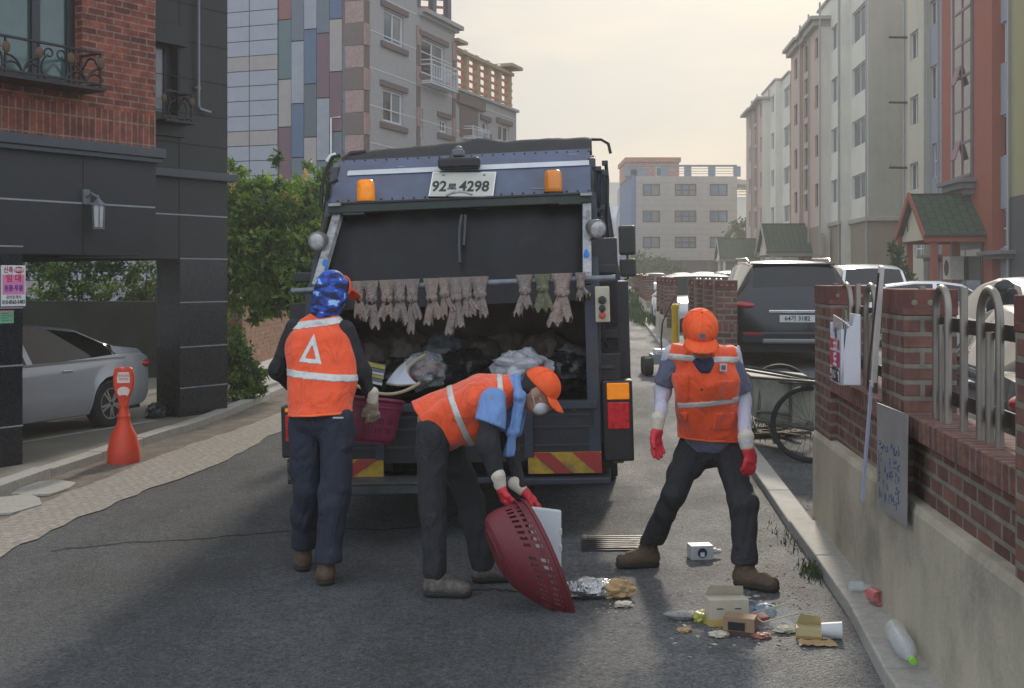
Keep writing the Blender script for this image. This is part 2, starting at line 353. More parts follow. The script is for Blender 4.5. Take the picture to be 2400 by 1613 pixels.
# right raised kerb strip
kerbR = [(1.35, 2.), (1.5, 4.4), (1.55, 4.97), (1.64, 5.5), (1.7, 6.11), (1.76, 6.8), (1.83, 7.64), (1.9, 8.6), (2.02, 10.5), (2.3, 15), (2.67, 21.7), (3.2, 29.), (4.1, 41.), (5.4, 60)]
mb = MB(); y = 3.
while y < 45:
    st = 1.0 if y < 22 else 2.; ya, yb = y, y + st - .01; xa, xb = polyline(kerbR, ya), polyline(kerbR, yb)
    wd = .2 if y < 8 else .17; za, zb = gz(xa, ya), gz(xb, yb); h = .075 if y < 8 else .06
    mb.add([(xa, ya, za - .05), (xb, yb, zb - .05), (xb + wd, yb, zb - .05), (xa + wd, ya, za - .05), (xa, ya, za + h), (xb, yb, zb + h), (xb + wd, yb, zb + h), (xa + wd, ya, za + h)],
           [(0, 4, 5, 1), (1, 5, 6, 2), (2, 6, 7, 3), (3, 7, 4, 0), (4, 7, 6, 5)]); y += st
o = mb.build('kerb', M_granite, bevel=.01); tag(o, kind='structure')

mb = MB(); rc = random.Random(2)               # one long open crack across the lane
for pts in ([(120, 1292), (240, 1279), (330, 1270), (430, 1268), (520, 1259), (600, 1252), (660, 1246), (760, 1240), (900, 1243), (1010, 1232)], [(1010, 1390), (1080, 1384), (1150, 1383), (1230, 1390)], [(1180, 1613), (1205, 1540), (1222, 1470), (1236, 1430)]):
    q = []
    for (a, b) in zip(pts, pts[1:]):
        for k in range(7): u = a[0] + (b[0] - a[0]) * k / 7; v = a[1] + (b[1] - a[1]) * k / 7 + rc.uniform(-1.6, 1.6); p = G(u, v); q.append(p)
    mb.grid([[(p.x + sx * .5 * w_, p.y + w_, gz(p.x, p.y) + .0035) for (sx, w_) in ((.3, -.008 - .006 * rc.random()), (.3, .008 + .006 * rc.random()))] for p in q])
o = mb.build('road_crack', mat('crack_fill', (.012, .012, .012), .95)); tag(o, kind='structure')
# ---------------------------------------------------------------- building helpers
def facade(mb, x0, x1, z0, z1, holes, y=0., dep=.16, m=0):
    xs = sorted({x0, x1} | {min(max(h[i], x0), x1) for h in holes for i in (0, 1)}); zs = sorted({z0, z1} | {min(max(h[i], z0), z1) for h in holes for i in (2, 3)})
    for a, b in zip(xs, xs[1:]):
        for c, d in zip(zs, zs[1:]):
            mx_, mz = (a + b) / 2, (c + d) / 2
            if any(h[0] < mx_ < h[1] and h[2] < mz < h[3] for h in holes): continue
            mb.quad((a, y, c), (b, y, c), (b, y, d), (a, y, d), m)
    for (a, b, c, d) in [h[:4] for h in holes]:
        mb.quad((a, y, c), (a, y, d), (a, y + dep, d), (a, y + dep, c), m); mb.quad((b, y, c), (b, y + dep, c), (b, y + dep, d), (b, y, d), m)
        mb.quad((a, y, c), (a, y + dep, c), (b, y + dep, c), (b, y, c), m); mb.quad((a, y, d), (b, y, d), (b, y + dep, d), (a, y + dep, d), m)
def window(root, h, y=.1, fm=None, gm=None, n=2, fw=.05, rows=1, gm2=None, split=None, name='window', lab=None):
    a, b, c, d = h; fm = fm or M_frame_w; gm = gm or M_glass; mb = MB(); fd = .05
    mb.box(a, b, y, y + fd, c, c + fw); mb.box(a, b, y, y + fd, d - fw, d); mb.box(a, a + fw, y, y + fd, c + fw, d - fw); mb.box(b - fw, b, y, y + fd, c + fw, d - fw)
    cuts = split or [i / n for i in range(1, n)]
    for k in cuts: x = a + (b - a) * k; mb.box(x - fw / 2, x + fw / 2, y + .002, y + fd, c + fw, d - fw)
    for k in range(1, rows): z = c + (d - c) * k / rows; mb.box(a + fw, b - fw, y + .004, y + fd, z - fw / 2, z + fw / 2)
    o = mb.build(name, fm, root)
    if lab: o['label'] = lab
    e = [a + fw / 2] + [a + (b - a) * k for k in cuts] + [b - fw / 2]; mb = MB()
    for i, (p, q) in enumerate(zip(e, e[1:])):
        yy = y + fd * (.85 if i % 2 else .55); mb.quad((p, yy, c), (q, yy, c), (q, yy, d), (p, yy, d), i % 2)
    mb.build('pane', [gm, gm2 or gm], o)
    return o
def solid_back(mb, x0, x1, z0, z1, dep, m=0, y=0.):    # sides, top and back of a block whose front is a facade
    mb.quad((x0, y, z0), (x0, y + dep, z0), (x0, y + dep, z1), (x0, y, z1), m); mb.quad((x1, y, z0), (x1, y, z1), (x1, y + dep, z1), (x1, y + dep, z0), m)
    mb.quad((x0, y, z1), (x0, y + dep, z1), (x1, y + dep, z1), (x1, y, z1), m); mb.quad((x0, y + dep, z0), (x1, y + dep, z0), (x1, y + dep, z1), (x0, y + dep, z1), m)
    mb.quad((x0, y, z0), (x1, y, z0), (x1, y + dep, z0), (x0, y + dep, z0), m)
# ---------------------------------------------------------------- building A: dark granite and brick, car park below
FA = Face(-4.71, 11.5, .675, 1); FA2 = FA.off(1.67)
bA = empty('villa_building', (FA.o[0], FA.o[1], 0), FA.ang, 'dark granite and red brick house with an open car park underneath', 'building')
M_gran = mat('polished_dark_granite', (.013, .0155, .02), .3, var=.3, vs=60, bump=.03, bs=150, spec=.6, dirt=.25)
M_gran2 = mat('matt_dark_granite', (.022, .0245, .028), .6, var=.14, vs=25, bump=.05, bs=140, dirt=.15)
M_groutl = mat('pale_joint', (.3, .31, .32), .7, var=.1)
M_groutd = mat('dark_joint', (.012, .013, .015), .9, var=.1)
M_brA = brick('red_brick', lin(140, 72, 54), lin(84, 42, 36), lin(128, 108, 96), .21, .069, .0085, bump=1., vari=.55)
M_brAv = brick('soldier_red_brick', lin(132, 72, 56), lin(96, 50, 42), lin(136, 112, 98), .21, .075, .008, bump=1., vari=.5, offset=0, rotv=True)
tR, _ = FA.hit(365); zc1 = FA.hit(365, 365)[1]; zt1 = FA.hit(365, 346)[1]; zo = 1.97
wa = (FA.t(-90), FA.t(193), FA.hit(100, 190)[1], 6.2)
tb = FA.t(250)
mb = MB()
facade(mb, -7, tR - .002, zc1 + .42, 7.0, [wa], 0, .22)
mb.quad((tR, 0, zc1), (tR, 1.67, zc1), (tR, 1.67, 7.0), (tR, 0, 7.0))
mb.build('brick_wall', M_brA, bA)
mb = MB(); mb.quad((-7, -.002, zt1 - .02), (tR + .001, -.002, zt1 - .02), (tR + .001, -.002, zc1 + .425), (-7, -.002, zc1 + .425)); mb.build('brick_course', M_brAv, bA)
t2R = FA2.t(533); t2L = 3.34; zl = [FA.hit(200, 477)[1], FA2.hit(470, 506)[1]]
w2 = (FA2.t(355), FA2.t(417), FA2.hit(400, 272)[1], FA2.hit(385, 97)[1])
zc2 = FA2.hit(450, 400)[1]
mb = MB()
facade(mb, -7, tR, zo, zt1 - .1, [], 0)
mb.quad((-7, 0, zo), (tR, 0, zo), (tR, .45, zo), (-7, .45, zo)); mb.quad((-7, .45, zo), (tR, .45, zo), (tR, .45, zo + .35), (-7, .45, zo + .35))
mb.quad((tR, 0, zo), (tR, 1.67, zo), (tR, 1.67, zc1), (tR, 0, zc1))
facade(mb, tR - .3, t2R, zo, zc2 - .12, [], 1.67)
facade(mb, tR - .3, t2R, zc2 - .1, 7.0, [w2], 1.67, .2, 1)
mb.quad((t2R, 1.67, zo), (t2R, 9, zo), (t2R, 9, 7), (t2R, 1.67, 7), 1)
mb.quad((-7, .1, zo + .3), (tR, .1, zo + .3), (tR, 1.68, zo + .3), (-7, 1.68, zo + .3)); mb.quad((-7, 1.68, zo + .3), (t2R, 1.68, zo + .3), (t2R, 9, zo + .3), (-7, 9, zo + .3))     # ceiling of the car park
mb.quad((-7, 0, 7), (t2R, 0, 7), (t2R, 9, 7), (-7, 9, 7)); mb.quad((-7, 9, zo), (t2R, 9, zo), (t2R, 9, 7), (-7, 9, 7))
# thin joints cut in the stone
for z in zl[:1]: mb.box(-7, tR - .01, -.004, 0, z - .008, z + .008, 2)
mb.box(tR - .1, t2R + .004, 1.666, 1.67, zl[1] - .008, zl[1] + .008, 2)
for v in (110, 25, -60, 195, 275, 345): z = FA2.hit(500, v)[1]; mb.box(tR, t2R, 1.667, 1.67, z - .006, z + .006, 3)
for u in (420, 427): pass
mb.box(FA2.t(420) - .005, FA2.t(420) + .005, 1.667, 1.67, zo, 7, 3)
mb.box(FA.t(195) - .004, FA.t(195) + .004, -.003, 0, zo, zt1 - .1, 3)
mb.build('wall', [M_gran2, M_gran2, M_groutl, M_groutd], bA)
mb = MB(); mb.box(-1.1, 0, 0, .5, -.4, zo, 0)      # near pillar
for v in (715, 1010, 1035): pass
for z in (FA.hit(20, 577)[1], FA.hit(20, 722)[1], FA.hit(20, 858)[1], FA.hit(20, 1001)[1]): mb.box(-1.1, .004, -.004, 0, z - .007, z + .007, 1)
mb.build('pillar', [M_gran, M_groutl], bA, bevel=.006)
mb = MB(); mb.box(t2L, t2R, 1.67, 2.12, -.4, zo, 0)
for v in (607, 708, 811, 905): z = FA2.hit(480, v)[1]; mb.box(t2L, t2R + .004, 1.666, 1.67, z - .007, z + .007, 1)
mb.build('pillar', [M_gran, M_groutl], bA, bevel=.006)
mb = MB(); mb.box(-6.6, -6.1, 6.6, 7., -.4, zo + .3, 0); mb.build('pillar', [M_gran2], bA)
mb = MB(); mb.box(-7, tR + .06, -.1, .02, zt1 - .12, zt1 - .02, 0); mb.box(-7, tR + .04, -.07, .0, zt1 - .17, zt1 - .12, 0); mb.build('cornice', mat('blue_grey_trim', (.055, .062, .072), .5, var=.12), bA, bevel=.008)
mb = MB(); mb.box(tR + .02, t2R + .1, 1.57, 1.69, zc2 - .11, zc2 - .01, 0); mb.build('cornice', MATS['blue_grey_trim'], bA, bevel=.008)
M_teal = mat('teal_reflecting_glass', (.035, .085, .08), .08, var=.4, vs=.9, spec=1.)
window(bA, (wa[0], wa[1], wa[2], wa[3]), .12, M_frame_d, M_teal, split=[.2, .66], fw=.09, lab='big window of teal glass with dark frame')
window(bA, w2, 1.79, M_frame_d, M_curt, split=[.8], fw=.06)
z = FA2.hit(390, 80)[1]; mb = MB(); mb.box(FA2.t(350), FA2.t(432), 1.6, 1.68, z - .13, z + .12); mb.build('lintel', M_gran2, bA, bevel=.005); mb = MB(); z2 = FA2.hit(390, 297)[1]; mb.box(FA2.t(350), FA2.t(428), 1.62, 1.68, z2 - .12, z2 + .1)
mb.build('sill', M_gran2, bA, bevel=.005)
def railing(root, t0, t1, z0, z1, y, ybk, ret_r=True):
    """wrought iron window rail: plate, rails, posts and scrolls"""
    mb = MB(); r = .011
    def curve(cx, cz, rad, a0, a1, n=14, spiral=0.): return [(cx + (rad - spiral * i / n) * math.cos(a0 + (a1 - a0) * i / n), y, cz + (rad - spiral * i / n) * math.sin(a0 + (a1 - a0) * i / n)) for i in range(n + 1)]
    mb.box(t0, t1 + .04, y - .04, ybk, z0 - .02, z0 + .01); mb.bar((t0, y, z1), (t1, y, z1), .035, .02); mb.bar((t0, y, z0 + .05), (t1, y, z0 + .05), .02, .02)
    mb.bar((t1, y, z1), (t1, ybk, z1), .035, .02); mb.bar((t1, y, z0 + .05), (t1, ybk, z0 + .05), .02, .02)
    hh = z1 - z0; wd = hh * .95; n = max(1, round((t1 - t0) / wd)); wd = (t1 - t0) / n
    for i in range(n + 1): mb.bar((t0 + i * wd, y, z0), (t0 + i * wd, y, z1), .018, .018)
    mb.bar((t1, ybk, z0), (t1, ybk, z1 ), .018, .018)
    for i in range(n):
        c = t0 + (i + .5) * wd
        if i % 2 == 0:
            for s in (1, -1):
                mb.tube([(c + s * (q[0] - c), q[1], q[2]) for q in curve(c + wd * .18, z0 + hh * .75, hh * .16, R(-60), R(330), 16, hh * .09)], r * .8, 5)
                mb.tube([(c + s * (q[0] - c), q[1], q[2]) for q in curve(c, z0 + hh * .35, hh * .4, R(-90), R(50), 12)], r, 5)
        else:
            for s in (1, -1):
                mb.tube([(c + s * (q[0] - c), q[1], q[2]) for q in curve(c + wd * .5, z0 + .03, wd * .48, R(178), R(95), 12)], r, 5)
                mb.tube([(c + s * (q[0] - c), q[1], q[2]) for q in curve(c + wd * .32, z0 + .03, wd * .3, R(178), R(30), 12)], r, 5)
    for i in range(n + 1): mb.ell((t0 + i * wd, y - .01, z0 + hh * .72), (.045, .02, .055), 6, 1)
    mb.tube([(t1, y + (ybk - y) * k / 8, z0 + hh * .5 + hh * .4 * math.sin(k / 8 * math.pi)) for k in range(9)], r, 5)
    return mb.build('balcony_rail', [mat('wrought_iron', (.014, .014, .016), .5, var=.3, vs=20), mat('rusty_gilt', (.1, .055, .025), .6, var=.4, vs=20)], root)
fo = FA.off(-.32); zr0, zr1 = fo.hit(120, 192)[1], fo.hit(120, 104)[1]
railing(bA, -4.2, fo.t(236), zr0, zr1, -.32, 0)
fo = FA2.off(-.25); railing(bA, FA2.t(352), fo.t(449), fo.hit(400, 282)[1], fo.hit(400, 213)[1], 1.42, 1.67)
fo = FA2; tp = FA2.t(458); zb = FA2.hit(458, 255)[1]
mb = MB(); mb.tube([(tp, 1.61, 7.0), (tp, 1.61, zb + .04), (tp + .02, 1.61, zb), (tp + .06, 1.61, zb - .012), (FA2.t(486), 1.61, zb - .03)], .02, 8)
mb.box(tp - .035, tp + .035, 1.61, 1.68, zb + .25, zb + .28); mb.build('drain_pipe', mat('pipe_grey', (.22, .23, .25), .5, var=.1), bA, smooth=50)
# wall lantern
tl, zl_ = FA.t(213), FA.hit(213, 457)[1]
L = empty('wall_lantern', (0, 0, 0), 0, 'small grey metal wall lantern on the dark granite above the car park opening', 'lantern')
L.location = (FA.o[0], FA.o[1], 0); L.rotation_euler = (0, 0, FA.ang)
mb = MB(); mb.box(tl - .11, tl - .03, -.03, 0, zl_ - .1, zl_ + .05); mb.tube([(tl - .07, -.03, zl_ - .03), (tl - .06, -.09, zl_ + .01), (tl, -.12, zl_ - .03)], .012, 6)
M_lan = mat('lantern_metal', (.16, .17, .18), .45, .3, var=.2)
mb.lathe([(.004, .0), (.008, -.03), (.02, -.05), (.075, -.1), (.078, -.108)], (tl, -.12, zl_), 6); mb.lathe([(.06, -.335), (.066, -.34), (.066, -.352), (.03, -.36)], (tl, -.12, zl_), 6)
for k in range(6): a = k * math.pi / 3; mb.bar((tl + .066 * math.cos(a), -.12 + .066 * math.sin(a), zl_ - .108), (tl + .056 * math.cos(a), -.12 + .056 * math.sin(a), zl_ - .34), .008, .008)
mb.build('bracket', M_lan, L)
mb = MB(); mb.lathe([(.045, -.33), (.055, -.11)], (tl, -.12, zl_), 6); mb.build('lamp_shade', mat('frosted_glass', (.5, .5, .48), .3, var=.1), L)
# notices on the near pillar
S = empty('rental_notice', (FA.o[0], FA.o[1], 0), FA.ang, 'white and pink rental notice with Korean lettering on the granite pillar', 'sign')
fs = FA.off(-.012); a, b = fs.t(3), fs.t(60); z1_, z0_ = fs.hit(30, 622)[1], fs.hit(30, 718)[1]; c = (a + b) / 2; wS = b - a; hS = z1_ - z0_
mb = MB(); mb.box(a, b, -.012, -.001, z0_, z1_, 0); mb.quad((a + .012, -.0135, z0_ + hS * .29), (b - .012, -.0135, z0_ + hS * .29), (b - .012, -.0135, z1_ - hS * .23), (a + .012, -.0135, z1_ - hS * .23), 1)
def wr(s, txt, size, x, zf, m, sq=1., bold=.003): text_into(s, txt, size, (x, -.014, z0_ + hS * zf), (1, 0, 0), (0, 0, 1), m, .0008, squeeze=sq, bold=bold)
wr(mb, '신축', .066, c - wS * .22, .88, 2, .85, .001); mb.lathe([(.001, -.0135), (.032, -.0145)], (c + wS * .22, 0, z0_ + hS * .885), 16, 2, 'y', sx=1.7); wr(mb, '원룸전용', .034, c + wS * .22, .885, 0, .8, .001)
wr(mb, '임 대', .082, c, .675, 2, .95, .001); wr(mb, '원룸·투룸', .064, c, .43, 3, .8, .001); wr(mb, '공인중개사', .035, c, .22, 4, 1, .0); wr(mb, '010-8563-5483', .05, c, .1, 4, .78, .001)
mb.build('notice_board', [M_white, mat('notice_pink', lin(222, 130, 170), .5, var=.05), mat('notice_red', lin(178, 30, 62), .5, var=.05), mat('notice_blue', lin(40, 60, 150), .5, var=.05), mat('notice_ink', (.05, .05, .06), .6, var=0)], S)
a, b = fs.t(0), fs.t(33); z1_, z0_ = fs.hit(16, 728)[1], fs.hit(16, 758)[1]
mb = MB(); mb.box(a, b, -.006, -.001, z0_, z1_, 0); mb.box(a, b, -.008, -.006, z1_ - .02, z1_, 1)
for k in range(4): mb.box(a + .02, b - .02 - .03 * (k % 2), -.0075, -.006, z0_ + .025 + k * .022, z0_ + .031 + k * .022, 2)
o = mb.build('green_sticker', [mat('pale_green_sheet', lin(120, 175, 140), .5), mat('sticker_pink', lin(190, 140, 140), .5), mat('sticker_ink', lin(60, 110, 90), .5)]); o.location = S.location; o.rotation_euler = S.rotation_euler
tag(o, 'small pale green notice stuck below the pink rental notice', 'notice')
# ---------------------------------------------------------------- building B: pale stone flats with colour panels
FB = Face(-4.94, 40., .368, 1)
ang = FB.ang
bB = empty('apartment_building', (FB.o[0], FB.o[1], 0), ang, 'pale stone apartment block with multicoloured panels on its side wall', 'building')
M_st = mat('pale_grey_granite', lin(158, 155, 154), .75, var=.1, vs=8, bump=.1, bs=30, dirt=.12)
M_st2 = mat('plain_light_panel', lin(148, 151, 157), .6, var=.06, vs=3, bump=.05, bs=60)
M_bro = mat('brown_stone_trim', lin(106, 92, 88), .8, var=.15, vs=8, bump=.2, bs=30)
M_pkq = mat('pink_rough_stone', lin(154, 128, 122), .9, var=.25, vs=12, bump=1., bs=9)
s2 = lambda x, y: (500 + x / 2.613, y / 2.613)
def B2(x0, x1, y0, y1): u0, v0 = s2(x0, y0); u1, v1 = s2(x1, y1); return FB.rect(u0, u1, v0, v1)
tS1, tS2, tS3 = FB.t(984), FB.t(1066), FB.t(1210)
zS2 = FB.hit(1040, 58)[1]; zS3 = FB.hit(1140, 238)[1]
W1, W2 = B2(1045, 1165, 82, 270), B2(1040, 1162, 560, 755); W3, W4 = B2(1272, 1416, 262, 470), B2(1268, 1286, 665, 842); W5 = B2(1388, 1432, 735, 812); W6, W7, W8 = B2(1525, 1592, 708, 850), B2(1648, 1680, 750, 808), B2(1744, 1812, 770, 870)
mb = MB()
facade(mb, 0, tS1, -1, 15.5, [W1, W2], 0); facade(mb, tS1, tS2, -1, zS2, [W3, W4, W5], 0); facade(mb, tS2, tS3, -1, zS3, [W6, W7, W8], 0)
solid_back(mb, 0, tS1, -1, 15.5, 9); solid_back(mb, tS1, tS2, -1, zS2, 9); solid_back(mb, tS2, tS3, -1, zS3, 9)
for k in range(12):                            # pale joints
    z = 1.2 + k * 1.27
    for (a, b, zt) in ((.12, tS1 - .35, 15.5), (tS1, tS2, zS2), (tS2, tS3, zS3)):
        if z < zt: mb.box(a, b, -.012, 0, z - .018, z + .018, 1)
mb.build('wall', [M_st, mat('pale_mortar_line', lin(200, 200, 200), .8, var=.05)], bB)
mb = MB()
for wd in (W1, W2, W3, W5, W7, W8):
    for nm, za, zb_ in (('lintel', wd[3] + .06, wd[3] + .26), ('sill', wd[2] - .26, wd[2] - .06)): mb = MB(); mb.box(wd[0] - .28, wd[1] + .28, -.09, .0, za, zb_); mb.build(nm, M_bro, bB, bevel=.01)
mb = MB(); mb.box(W6[0] - .3, W6[1] + .45, -.04, 0, W6[2], W6[3] + .6); mb.box(tS2 + .15, tS2 + 3.0, -.15, 0, zS3 - .5, zS3 - .12); mb.build('surround', M_bro, bB, bevel=.01)
mb = MB()
for k in range(22):
    z = -1 + k * .75
    for (t, e) in ((0, 0), (tS1 - .32, 1), (tS2 - .3, 1)):
        if z + .7 > (15.5, zS2, zS2)[(0, 1, 2)[0] if t == 0 else 1] and e: continue
        m = (k + e) % 2; pr = .03 if m else .06
        mb.box(t - (.06 if t == 0 else 0), t + .34, -pr, .0, z, z + .74, m)
        if t == 0: mb.box(-.06, -.003, 0, .78 if not m else .7, z, z + .74, 1 - m)
mb.build('corner_stones', [M_pkq, M_bro], bB, bevel=.02)
for wd, nn in ((W1, 2), (W2, 2), (W3, 2), (W4, 1), (W5, 2), (W6, 2), (W7, 1), (W8, 2)): window(bB, wd, .07, M_frame_w, M_glassb if wd in (W1, W6) else M_glass, n=nn, fw=.07, gm2=M_curt if wd in (W1, W2, W3) else None)
def rail2(a, b, z0, z1, root, yb=-.45, name='balcony_rail'):
    mb = MB(); r = .022
    for z in (z0, z0 + (z1 - z0) * .78, z1): mb.tube([(a, 0, z), (a, yb, z), (b, yb, z), (b, 0, z)], r, 6)
    n = int((b - a) / .14)
    for i in range(n + 1): x = a + (b - a) * i / n; mb.tube([(x, yb, z0), (x, yb, z0 + (z1 - z0) * .78)], .014, 5)
    for i in (0, n // 2, n): x = a + (b - a) * i / n; mb.tube([(x, yb, z0 - .1), (x, yb, z1)], .025, 6)
    mb.box(a, b, yb, 0, z0 - .1, z0 - .04)
    return mb.build(name, mat('white_rail', (.6, .62, .64), .4, var=.05), root, smooth=60)
r_ = B2(1268, 1430, 400, 525); rail2(r_[0], r_[1], r_[2], r_[3], bB); r_ = B2(1527, 1626, 790, 850); rail2(r_[0], r_[1], r_[2], r_[3], bB)
# coping, then the coloured side wall (local -x face is the plane x=0, running along +y)
mb = MB(); mb.box(tS1 - .1, tS2 + .25, -.3, 9.2, zS2, zS2 + .16); mb.box(tS1 - .1, tS2 + .12, -.15, 9.1, zS2 - .12, zS2); mb.box(tS2, tS3 + .1, -.12, 9.1, zS3, zS3 + .12); mb.build('coping', M_st, bB, bevel=.01)
FL = Face(*FB.o, -FB.d[1], FB.d[0])            # side wall seen from its right end, t grows to the left
def lt(u, v): t, z = FL.hit(u, v); return t, z
cols = [[(0, 'R'), (122, 'G'), (487, 'E'), (780, 'M'), (1200, 'S')], [(0, 'S'), (253, 'L'), (636, 'B'), (966, 'S')], [(0, 'L'), (181, 'B'), (516, 'D'), (841, 'E')], [(0, 'S'), (205, 'M'), (602, 'L'), (985, 'G')],
        [(0, 'B'), (118, 'E'), (441, 'M'), (808, 'S')], [(0, 'M'), (253, 'S'), (619, 'G'), (926, 'M')]]
cm = {'R': (130, 82, 78), 'G': (84, 106, 108), 'E': (152, 143, 138), 'M': (104, 76, 84), 'S': (92, 102, 112), 'L': (142, 145, 151), 'B': (76, 96, 120), 'D': (80, 90, 98)}
mlist = [mat('panel_' + {'R': 'rust', 'G': 'green', 'E': 'beige', 'M': 'maroon', 'S': 'slate', 'L': 'light', 'B': 'blue', 'D': 'dark'}[k], lin(*c), .6, var=.08, vs=3, bump=.08, bs=60) for k, c in cm.items()]; mi = {k: i for i, k in enumerate(cm)}
mb = MB(); mbj = MB()
for c, col in enumerate(cols):
    x0 = 403 + c * 78; u0 = 500 + (x0 + 1.5) / 2.613; u1 = 500 + (x0 + 76.5) / 2.613; t1, t0 = FL.t(u0), FL.t(u1)
    ks = col + [(1500, None)]
    for (ya, k), (yb, _) in zip(ks, ks[1:]):
        zt = lt((u0 + u1) / 2, ya / 2.613)[1] if ya else 15.5; zb_ = -1 if _ is None else lt((u0 + u1) / 2, yb / 2.613)[1]
        mb.box(-.05, 0, t0, t1, zb_ + .02, zt - .02, mi[k])
tP = FL.t(653); z = -1.
while z < 15:
    for (a, b) in ((tP + .02, FL.t(587)), (FL.t(585), FL.t(500)), (FL.t(499), 16.)):
        mb.box(-.05, 0, a, b, z + .012, z + .505, mi['E'] if int(z * 2) % 5 == 2 else 8)
    z += .52
mb.build('wall_panels', mlist + [M_st2], bB)
mb = MB(); mb.box(-.002, .2, 0.8, 16.5, -1, 15.5); mb.build('side_wall', M_groutd, bB)
mb = MB(); tq = FL.t(780); zq = lt(780, 277)[1]; mb.tube([(-.12, tq, 0), (-.12, tq, zq), (-.12, tq - .35, zq)], .03, 6); mb.build('vent_pipe', M_white, bB, smooth=60)
# roof structure: dark blue slanted pergola with red bars, and a timber-coloured one on the lower roof
mb = MB()
for i in range(3):
    t = tS1 - .1 + i * 1.45; mb.bar((t, .1, zS2 + .16), (t + .35 - .2 * i, .1, zS2 + 4.2), .34, .2, 0)
for k in range(11):
    for i in range(2): t = tS1 + .12 + i * 1.45 + k * .04; mb.bar((t, .15, zS2 + .25 + k * .32), (t + .95, .15, zS2 + .42 + k * .32), .09, .09, 1)
mb.build('roof_frame', [mat('navy_steel', lin(64, 74, 92), .5), mat('red_slat', lin(178, 62, 48), .6)], bB)
mb = MB(); zt_ = zS3
for i in range(6):
    t = tS2 + .35 + i * (tS3 - tS2 - .8) / 5; mb.box(t - .13, t + .13, .1, .36, zt_ + .1, zt_ + 1.65 + (.25 if i in (0, 5) else 0), 0); mb.ell((t, .2, zt_ + 1.85 + (.25 if i in (0, 5) else 0)), (.09, .09, .07), 6, 2)
mb.box(tS2 + .1, tS3 - .2, .02, .42, zt_ + 1.6, zt_ + 1.74, 0); mb.box(tS2 - .1, tS2 + .9, -.2, .7, zt_ + 1.9, zt_ + 2.02, 0); mb.box(tS3 - 1.2, tS3 + .2, -.25, .9, zt_ + 1.9, zt_ + 2.04, 0)
for k in range(4): mb.box(tS2 + .2, tS3 + .05, .2, .26, zt_ + .3 + k * .32, zt_ + .4 + k * .32, 1)
mb.build('roof_pergola', [mat('ochre_timber', lin(160, 138, 106), .7, var=.15), mat('terracotta_bar', lin(196, 110, 80), .7), M_white], bB)
# ---------------------------------------------------------------- right side flats
DR = (-.076, -1.)
def ren(n, c, **k): return mat(n, lin(*c), .85, var=.07, vs=1.2, bump=.06, bs=25, dirt=.12, streak=.15, **k)
M_cw, M_cp, M_cb, M_cg, M_cr, M_cy = ren('white_render', (210, 206, 192)), ren('peach_render', (186, 162, 148)), ren('brown_render', (134, 120, 102)), ren('grey_render', (138, 145, 156)), ren('brick_red_render', (148, 76, 58)), ren('pale_yellow_render', (190, 184, 164))
M_cd = ren('charcoal_render', (74, 74, 78)); M_cy2 = ren('olive_yellow_render', (150, 142, 104))
s4 = lambda x, y: (1700 + x / 2.24, y / 2.24)
def flats(name, label, X0, Y0, secs, zroof, base_z, wins, depth=11):
    """secs: (u_left, u_right, y offset, material index) from far (left) to near; wins: (x0,x1,[(y0,y1)..],kind)"""
    f = Face(X0, Y0, *DR); root = empty(name, (X0, Y0, 0), f.ang, label, 'building'); mats = [M_cw, M_cp, M_cb, M_cg, M_cr, M_cy, M_cd, M_cy2]
    mb = MB(); prev = None; holes_all = []
    for (ul, ur, off, m) in secs:
        ff = f.off(off); a, b = ff.t(ul), ff.t(ur); hs = []
        for (x0, x1, ys_, kind) in wins:
            u0, _ = s4(x0, 0); u1, _ = s4(x1, 0)
            if ul <= (u0 + u1) / 2 < ur:
                for (y0, y1) in ys_:
                    h = ff.rect(u0, u1, y0 / 2.24, y1 / 2.24); hs.append(h); holes_all.append((h, off, kind))
        zd = 1.0 if m == 1 else 0
        facade(mb, a, b, base_z, zroof - zd, hs, off, .18, m)
        if base_z > -5: facade(mb, a, b, -1, base_z, [], off, .18, 2 if m in (0, 1) else m)
        # sides down to the block behind
        for xx, out in ((a, -1), (b, 1)): mb.quad((xx, off, -1), (xx, 2., -1), (xx, 2., zroof - zd), (xx, off, zroof - zd), 0 if (out > 0 and m == 1 and ur in (1919, 1787)) else m)
        mb.quad((a, off, zroof - zd), (b, off, zroof - zd), (b, 2., zroof - zd), (a, 2., zroof - zd), m)
    return f, root, mb, mats, holes_all
def put_windows(root, hs):
    for h, off, kind in hs:
        if kind == 'w': window(root, h, off + .1, M_frame_w, M_glass, n=2, fw=.06, gm2=M_glassb)
        elif kind == 'n': window(root, h, off + .1, M_frame_w, M_glass, n=2, fw=.05)
        elif kind == 'g': window(root, h, off + .1, M_frame_w, M_curt, n=2, fw=.05, rows=2)
        elif kind == 'd': window(root, h, off + .1, mat('brown_window_frame', lin(120, 95, 82), .6), M_glass, n=1, fw=.06)
def strips(root, f, cols_, zt, m, name='downpipe'):
    mb = MB()
    for (x, off) in cols_: t = f.off(off).t(s4(x, 0)[0]); mb.tube([(t, off - .09, 0), (t, off - .09, zt)], .055, 6)
    return mb.build(name, m, root, smooth=60)
